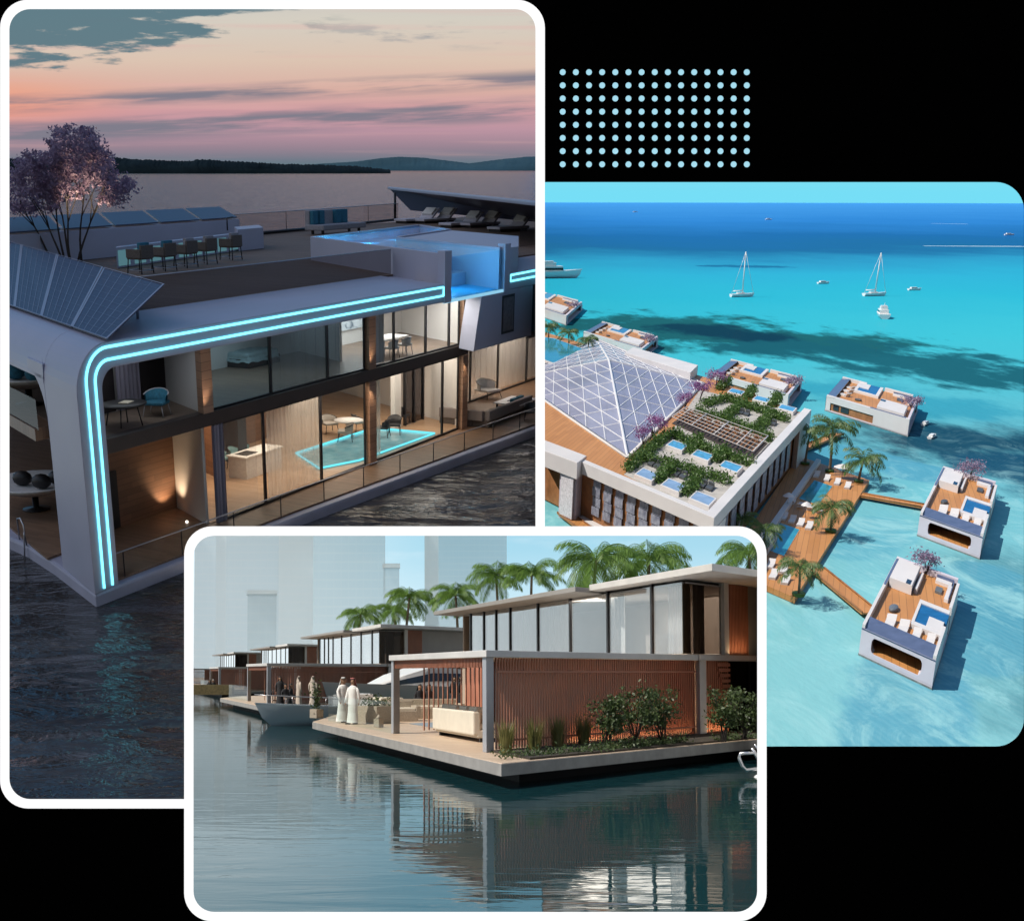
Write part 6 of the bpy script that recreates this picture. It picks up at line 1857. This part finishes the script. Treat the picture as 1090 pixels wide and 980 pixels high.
# white bridge block at the left
bk = [hv(u, v, ZH + .4) for u, v in ((545, 455), (624.5, 485), (614.5, 492.5), (535, 463))]
hh('bridge_beam', M_VWHITE, lambda m: m.prism(bk, ZT - 1.6, ZH + .4), bevel=.1)
lg = [hv(u, v, ZH) for u, v in ((606, 477.5), (624.5, 485), (614.5, 492.5), (597, 486))]
hh('bridge_leg', M_VLILAC, lambda m: m.prism(lg, 0, ZT - 1.6))
hh('lattice', M_LAT, lambda m: m.prism([hv(u, v, ZH) for u, v in ((599, 486.9), (612, 492.2), (611, 493), (598, 487.7))], 1, ZT - 1.7))
# roof garden: dark pergola, plunge pools, hedges
pg = [hv(u, v, ZT) for u, v in ((715, 451), (731, 440), (817, 472), (801, 489))]
hh('pergola_floor', pbr('dark_pergola_floor', (.05, .035, .03), .7, nz=(.5, .4)), lambda m: m.prism(pg, ZT + .02, ZT + .1))
def pg_at(s, t):
    a = lerp(pg[0], pg[3], s); b_ = lerp(pg[1], pg[2], s); return lerp(a, b_, t)
hh('pergola_beam', M_VWHITE, lambda m: ([m.tube([(*pg_at(0, t), ZT + 1.5), (*pg_at(1, t), ZT + 1.5)], .07, 4) for t in (0, .2, .4, .6, .8, 1)] + [m.tube([(*pg_at(s, 0), ZT + 1.55), (*pg_at(s, 1), ZT + 1.55)], .12, 4) for s in (.0, .27, .55, .82, 1)]))
hh('pergola_slat', M_VBROWN, lambda m: [m.tube([(*pg_at(.02 + .96 * k / 22, .04), ZT + 1.3), (*pg_at(.02 + .96 * k / 22, .96), ZT + 1.3)], .14, 4) for k in range(23)])
for i in range(8):
    s = .06 + .115 * i
    hh('pergola_door', M_VBROWN, lambda m: m.prism([pg_at(s, .86), pg_at(s + .05, .86), pg_at(s + .05, .92), pg_at(s, .92)], ZT + .1, ZT + 1.3))


def plunge(u, v, l_, water):
    a, b_ = hv(u, v, ZT + .8); t = thing('plunge_pool', l_, 'pool', G, HF(a, b_, ZT), 'plunge pools of the roof garden')
    w2, d2 = 2.9, 2.9
    mb = MB(HF); mb.box(a - w2, a + w2, b_ - d2, b_ + d2, ZT, ZT + .8); mb.build('tub', M_VWHITE, t, G, bevel=.06)
    mb = MB(HF); mb.box(a - w2 + .35, a + w2 - .35, b_ - d2 + .5, b_ + d2 - .5, ZT + .79, ZT + .815); mb.build('water', water, t, G)


M_PALEP = pbr('pale_pool_water', (.26, .36, .52), .08, nz=(.6, .2))
for (u, v), l_, w_ in zip(((689, 504.5), (717, 516), (748, 530)), ('pale plunge pool in the front row, nearest the pyramid', 'pale plunge pool in the middle of the front row', 'pale plunge pool in the front row, at the parapet corner'), (M_PALEP,) * 3): plunge(u, v, l_, w_)
for (u, v), l_ in zip(((721, 473.5), (748, 484), (778, 496)), ('blue plunge pool beside the pink blossom, below the pergola', 'blue plunge pool in the middle of the row below the pergola', 'blue plunge pool at the parapet below the pergola')): plunge(u, v, l_, M_LBLUEP)
for (u, v), l_ in zip(((784, 416.5), (811, 424.5), (838, 434)), ('blue plunge pool in the far row, next to the blossom trees', 'blue plunge pool in the middle of the far row', 'blue plunge pool in the far row, at the far corner')): plunge(u, v, l_, M_LBLUEP)


def hedge(pts, label, wd=1.5, hgt=1.7, seed=1):
    rnd = random.Random(seed); mb = MB()
    P_ = [HF(*hv(u, v, ZT + .6), ZT) for u, v in pts]
    for a, b_ in zip(P_, P_[1:]):
        n_ = max(2, int((b_ - a).length / 1.15))
        for i in range(n_):
            c = a.lerp(b_, (i + .5) / n_) + Vector((rnd.gauss(0, .15), rnd.gauss(0, .3), hgt * .5))
            leaf_cloud(mb, c, wd * 1.15, 110, .30, rnd, (.6, .8, hgt / wd * .55))
    return top(mb, 'hedge', M_HEDGE, label, 'hedge', 'hedges of the roof garden', G)


hd = [([(668, 500), (680, 488), (706, 466), (716, 462)], 'hedge along the pink blossom and the pyramid side'), ([(716, 462), (735, 471), (768, 483), (800, 494)], 'hedge along the lower edge of the pergola'), ([(684, 487), (712, 493), (738, 502), (776, 512)], 'long hedge between the two front rows of pools'),
      ([(700, 511), (716, 497)], 'short hedge between the first and second front pool'), ([(729, 524), (746, 508)], 'short hedge between the second and corner front pool'), ([(733, 480), (744, 467)], 'short hedge between the first and second blue pool'), ([(762, 490), (772, 479)], 'short hedge between the second and third blue pool'),
      ([(742, 438), (770, 446), (798, 457), (822, 468)], 'hedge along the upper edge of the pergola'), ([(748, 431), (775, 424), (800, 433), (838, 447)], 'bushy hedge in front of the far pool row'), ([(766, 413), (776, 404)], 'hedge clump at the blossom end of the far row'), ([(796, 423), (802, 414)], 'short hedge between first and second far pool'), ([(823, 431), (829, 421)], 'short hedge between second and third far pool'),
      ([(772, 444), (788, 432)], 'short hedge beside the dark roof daybed'), ([(806, 456), (822, 441)], 'short hedge behind the dark roof daybed')]
for i, (p_, l_) in enumerate(hd): hedge(p_, l_, 1.5 if i not in (2, 8) else 1.9, 1.7, i + 1)
db = [(697, 493.5, 'dark daybed pair behind the first front pool'), (724, 504.5, 'dark daybed pair behind the middle front pool'), (752, 516.5, 'dark daybed pair behind the corner front pool'), (792, 439, 'dark daybed pair in the far garden'), (820, 449, 'dark daybed pair by the far parapet')]
for u, v, l_ in db:
    a, b_ = hv(u, v, ZT + .4); t = thing('daybed', l_, 'daybed', G, HF(a, b_, ZT), 'dark daybeds of the roof garden')
    for k in (-1, 1):
        mb = MB(HF); mb.box(a + k * 1.05 - .85, a + k * 1.05 + .85, b_ - 1.6, b_ + 1.6, ZT + .1, ZT + .5); mb.build('mattress', M_TUB, t, G, bevel=.05)
        mb = MB(HF); mb.box(a + k * 1.05 - .8, a + k * 1.05 + .8, b_ + .9, b_ + 1.5, ZT + .5, ZT + .95); mb.build('pillow', M_TUB, t, G, bevel=.08)
for i, (u, v, l_, r_) in enumerate(((684, 478, 'pink blossom tree low at the pyramid side', 1.9), (695, 467, 'larger pink blossom tree at the pyramid side', 2.4), (728, 438, 'small purple blossom tree above the pergola', 2.0), (745, 425, 'dark purple blossom tree by the roof garden corner', 2.6), (762, 413, 'pink blossom tree next to the far villa deck', 2.6))):
    q = HF(*hv(u, v, ZT), ZT); small_tree(G, q, 4.0, r_, 20 + i, l_, M_BOUG, 'blossom trees of the roof garden')

# ---- sun deck right of the hotel
ZK = 1.0
dk = [G.at(u, v, ZK) for u, v in ((850, 485), (925.5, 511), (846.5, 636), (770, 603))]
mb = MB(); mb.prism([(q.x, q.y) for q in dk], .1, ZK)
SD = tag(mb.build('sun_deck', M_ODECK, None, G), kind='structure')
for pts, l_ in ((((867, 511), (886, 517.5), (871, 537), (850.5, 530.5)), 'square pool on the upper half of the sun deck'), (((829, 556), (851, 563.5), (834.5, 591.5), (811, 583)), 'square pool on the lower half of the sun deck')):
    q = [G.at(u, v, ZK + .05) for u, v in pts]; cx_ = sum((p_ for p_ in q), Vector()) / 4
    t = thing('deck_pool', l_, 'pool', G, cx_, 'pools in the sun deck')
    mb = MB(); mb.prism([((p_.x - cx_.x) * 1.05 + cx_.x, (p_.y - cx_.y) * 1.03 + cx_.y) for p_ in q], ZK + .004, ZK + .05); mb.build('coping', M_ODECK, t, G)
    mb = MB(); mb.prism([(p_.x, p_.y) for p_ in q], ZK + .051, ZK + .07); mb.build('water', M_TURQP, t, G)
rows = [((869, 507), (902, 519), 4, 'above the upper deck pool'), ((843, 535), (872, 545), 4, 'below the upper deck pool'), ((834, 552), (861, 562), 4, 'above the lower deck pool'), ((820, 603), (834, 608), 2, 'in the upper lower-corner row'), ((823, 614), (836, 619.5), 2, 'at the lowest corner of the deck')]
nm = ['first', 'second', 'third', 'last']
rz = math.atan2(HF.ev.y, HF.ev.x) + math.pi / 2
for p0_, p1_, n_, l_ in rows:
    for i in range(n_):
        u, v = lerp(p0_, p1_, i / (n_ - 1)); q = G.at(u, v, ZK)
        lounger(G, q, rz + (math.pi if 'below' in l_ else 0), '%s lounger from the left %s' % (nm[i] if n_ == 4 or i == 0 else 'last', l_), 'sun loungers on the deck', .95, 'sun_lounger')
for u, v, l_, r_ in ((896, 509, 'white parasol at the head of the sun deck', 1.9), (838, 541, 'small white parasol beside the hotel ledge', 1.1), (857, 551, 'small white parasol between the deck pools', 1.0)):
    q = G.at(u, v, ZK); t = thing('parasol', l_, 'parasol', G, q, 'parasols on the sun deck')
    mb = MB(); mb.lathe(q, [(r_, 2.3), (r_ * .5, 2.75), (.03, 3.0)], 8, cap=False); mb.build('canopy', M_VWHITE, t, G)
    mb = MB(); mb.tube([q, q + Vector((0, 0, 2.95))], .06, 5); mb.build('pole', M_STEEL, t, G)
M_PALML = leafm('lagoon_palm_frond', (.03, .085, .028), (.15, .24, .06), .6, .3)
pls = [(857, 494, 461, 16, 'slim palm nearest the hotel wall'), (883, 502, 457, 20, 'tall palm leaning over the villa beyond'), (914, 513, 491, 19, 'palm at the outer corner of the sun deck'), (884, 566, 541, 19, 'palm in the middle of the outer deck edge'), (850, 634, 604, 20, 'palm at the lowest corner of the sun deck'), (812, 588, 566, 16, 'palm at the lower deck pool touching the frame'), (786, 575, 553, 15, 'palm cut by the frame below the hotel pier'),
       (584, 361, 348, 10, 'leftmost palm by the roof pool'), (605.5, 367, 357, 10.5, 'middle palm by the roof pool'), (626, 374, 363, 10.5, 'right palm by the roof pool')]
for i, (u, v, cv, r_, l_) in enumerate(pls):
    z0 = ZK if i < 7 else ZT; q = G.at(u, v, z0)
    dist = math.hypot(q.x, q.y); rad = r_ / 1300 * dist * (1.32 if i < 7 else 1.2)
    c_, n_ = math.cos(G.th), math.sin(G.th); kk = (CY - cv) / F
    z1 = (kk * c_ * q.y - n_ * q.y) / (c_ + kk * n_) + G.h
    palm_mesh(G, q, max(3.5, z1 - z0), rad, 90 + i, l_, 'palms of the sun deck' if i < 7 else 'palms by the roof pool', (random.Random(i).uniform(-.5, .5), 0), 19, nl=17, leafw=.075, frmat=M_PALML)
    if i < 5:
        t = q; mb = MB(); mb.lathe(q, [(.9, 0), (1.0, .5), (.85, .5), (.1, .42)], 8); rnd = random.Random(i); 
        top(mb, 'palm_planter', M_HEDGE, 'green planter ring under the ' + l_, 'planter', 'planters under the deck palms', G)
# ---- jetties
for p_, l_, wd in ((((915, 526), (984, 538.5)), 'level wooden jetty from the sun deck to the right hand villa', 2.6), (((869, 604.5), (927, 652)), 'slanting wooden jetty from the sun deck to the nearest villa', 2.6), (((853, 478), (893, 461)), 'short wooden jetty behind the palms', 2.6), (((600, 545), (640, 575)), 'wooden jetty in the water by the hotel front', 2.6)):
    a, b_ = (G.at(u, v, .8) for u, v in p_); d = (b_ - a).normalized(); s_ = Vector((-d.y, d.x, 0)) * wd * .5
    t = thing('jetty', l_, 'jetty', G, a, 'jetties of the lagoon')
    mb = MB(); mb.prism([((a + s_).x, (a + s_).y), ((b_ + s_).x, (b_ + s_).y), ((b_ - s_).x, (b_ - s_).y), ((a - s_).x, (a - s_).y)], .55, .8); mb.build('walkway', M_ODECK, t, G)
    for k in (-1, 1):
        mb = MB(); mb.tube([a + s_ * k * .95 + Vector((0, 0, .12)), b_ + s_ * k * .95 + Vector((0, 0, .12))], .14, 4, mapped=True); mb.build('side_rail', M_VBROWN, t, G)


# ---- boats
def sailboat(u, v, mast_v, lean, label):
    q = G.at(u, v, 0); t = thing('sailing_boat', label, 'sailing boat', G, q, 'sailing boats at anchor')
    boat_hull(G, q, .2, 13, 3.8, 1.6, M_WHITEB, t)
    boxes(G, q, .2, [(-.5, 0, 2.0, 2.2, 1.1, .5)]).build('cabin', M_WHITEB, t, G, bevel=.1)
    tp = G.dist(u + lean, mast_v, q.y)
    mb = MB(); mb.tube([q + Vector((.5, 0, 1.5)), tp], [.42, .3], 5, mapped=True); mb.build('mast', M_WHITEB, t, G)
    mb = MB(); mb.tube([q + Vector((.5, 0, 3.4)), q + Vector((-5, -.5, 3.2))], .35, 5, mapped=True); mb.build('boom', M_WHITEB, t, G)
    mb = MB(); mb.tube([q + Vector((7, 1.2, 2.2)), tp], .14, 4, mapped=True); mb.tube([q + Vector((-6, -1.2, 2.0)), tp], .12, 4, mapped=True); mb.build('stay', M_WHITEB, t, G)


sailboat(789, 316, 268, 5, 'white sailing boat above the dark seagrass patch')
sailboat(930, 315, 269, 8, 'white sailing boat just behind the motor boat')
q = G.at(937, 340, 0)


def motorboat(u, v, L_, rz, label, decks=2, k=1.0):
    q = G.at(u, v, 0); t = thing('motor_boat', label, 'motor boat', G, q, 'motor boats in the lagoon')
    boat_hull(G, q, rz, L_, L_ * .30, L_ * .13, M_WHITEB, t)
    boxes(G, q, rz, [(-L_ * .06, 0, L_ * .18, L_ * .25, L_ * .115, L_ * .06)]).build('cabin', M_WHITEB, t, G, bevel=.1)
    boxes(G, q, rz, [(-L_ * .04, 0, L_ * .185, L_ * .235, L_ * .118, L_ * .022)]).build('cabin_window', M_VDARK, t, G)
    if decks > 1:
        boxes(G, q, rz, [(-L_ * .10, 0, L_ * .275, L_ * .15, L_ * .09, L_ * .035), (-L_ * .10, 0, L_ * .33, L_ * .1, L_ * .08, L_ * .01)]).build('fly_bridge', M_WHITEB, t, G, bevel=.1)
        mb = MB(); mb.tube([loc(q, rz, -L_ * .16, 0, L_ * .3), loc(q, rz, -L_ * .2, 0, L_ * .42)], L_ * .008, 5, mapped=True); mb.build('mast', M_WHITEB, t, G)


motorboat(939, 338, 17, 1.35, 'white motor boat facing us on the open turquoise water')
motorboat(588, 296, 34, .12, 'large white yacht at the left edge of the lagoon')
motorboat(876, 302, 8, .3, 'tiny white boat between the two sailing boats', 1)
motorboat(973, 309, 8, .2, 'tiny white boat right of the sailing boats', 1)
motorboat(1074, 250.5, 13, .05, 'small white boat far out near the right edge', 1)
motorboat(676, 226, 14, .1, 'faint white boat close under the horizon', 1)
motorboat(818, 234, 14, .1, 'faint white boat far out, middle of the deep blue', 1)
for u, v, k, l_ in ((985, 452, 2.6, 'pale dinghy beside the villa beyond the palms'), (992, 466, 2.6, 'dark dinghy trailing the pale one')):
    motorboat(u, v, 4.2, .9 if k else 0, l_, 1)
for u0, u1, v, l_ in ((992, 1032, 238, 'thin white wake line far out in the deep blue'), (985, 1095, 262, 'long faint wake line across the darker blue')):
    a, b_ = G.at(u0, v, .06), G.at(u1, v + .7, .06); mb = MB(); wd = 9
    mb.add([a, b_, b_ + Vector((0, wd * 1.8, 0)), a + Vector((0, wd, 0))], [(0, 1, 2, 3)], True)
    tag(mb.build('wake_foam', pbr('wake_foam', (.42, .62, .72), .8), None, G), l_, 'wake', kind='stuff')
# =================================================================== trim each scene where its window's frame ends, hand the sun its receivers
bpy.context.view_layer.update()


def root_of(o):
    while o.parent is not None: o = o.parent
    return o


def plane_x(c): return Vector((1, -(c - CX) / F, 0)).normalized()     # normal towards larger columns
def plane_y(c): return Vector((0, (CY - c) / F, -1)).normalized()     # normal towards larger rows


def px(q): return (CX + F * q.x / q.y, CY - F * q.z / q.y) if q.y > .01 else (1e6, 1e6)


REG = {   # convex pieces of each window, as half spaces: (kind, limit, keep side)
    'dusk': [[('x', 575, -1), ('y', 569.5, -1), ('x', -140, 1), ('y', -140, 1)], [('y', 569.5, 1), ('x', 205.5, -1), ('x', -140, 1), ('y', 1000, -1)]],
    'lagoon': [[('x', 575, 1), ('y', 569.5, -1)], [('y', 569.5, 1), ('x', 806.5, 1)]],
    'canal': [[('x', 201, 1), ('x', 811, -1), ('y', 565, 1)]],
}


def inside(p_, piece):
    for k, c, s in piece:
        if ((p_[0] if k == 'x' else p_[1]) - c) * s < 0: return False
    return True


def trim(o, P):
    me = o.data; mw = o.matrix_world
    if not len(me.vertices): return
    pieces = REG[P.name]
    vw = [mw @ v.co for v in me.vertices]
    pp = [px(q) for q in vw]
    ok = [False] * len(pieces)
    for i, pc in enumerate(pieces):
        if all(inside(q, pc) for q in pp): return
    if len(pieces) == 2 and all(any(inside(q, pc) for pc in pieces) for q in pp):
        k = 0 if P.name == 'x' else None
        # an edge could still cut the corner: trim only when it straddles both arms
        if not (any(inside(q, pieces[0]) for q in pp) and any(inside(q, pieces[1]) for q in pp)): return
    res = bmesh.new()
    for pc in pieces:
        bm = bmesh.new(); bm.from_mesh(me); bm.transform(mw)
        for k, c, s in pc:
            nrm = (plane_x(c) if k == 'x' else plane_y(c)) * s
            g = bm.verts[:] + bm.edges[:] + bm.faces[:]
            bmesh.ops.bisect_plane(bm, geom=g, plane_co=(0, 0, 0), plane_no=nrm, clear_inner=True, clear_outer=False)
            # keep only what lies before the camera as well
        tmp = bpy.data.meshes.new('tmp'); bm.to_mesh(tmp); bm.free()
        res.from_mesh(tmp); bpy.data.meshes.remove(tmp)
    res.transform(mw.inverted())
    if me.users > 1:
        me = me.copy(); o.data = me
    res.to_mesh(me); res.free()


dead = []
for o in list(SC.objects):
    if o.type != 'MESH': continue
    r_ = root_of(o); P = OWN.get(r_.name)
    if P is not None and o is not CSKY:
        trim(o, P)
        if len(o.data.polygons) == 0: dead.append(o)
for o in dead:
    if o.children:
        for c in list(o.children):
            bpy.data.objects.remove(c)
    bpy.data.objects.remove(o)
for o in list(SC.objects):                       # a thing trimmed away entirely leaves nothing behind
    if o.type == 'EMPTY' and o.parent is None and not o.children: bpy.data.objects.remove(o)
for o in SC.objects:
    if o.type != 'MESH': continue
    P = OWN.get(root_of(o).name)
    if P is not DUSK and o is not PARTW:
        SUNLIT.objects.link(o)
        if P is not None and o.name.split('.')[0] not in ('sky', 'water', 'quay'): BLOCK.objects.link(o)
suno.light_linking.receiver_collection = SUNLIT
suno.light_linking.blocker_collection = BLOCK
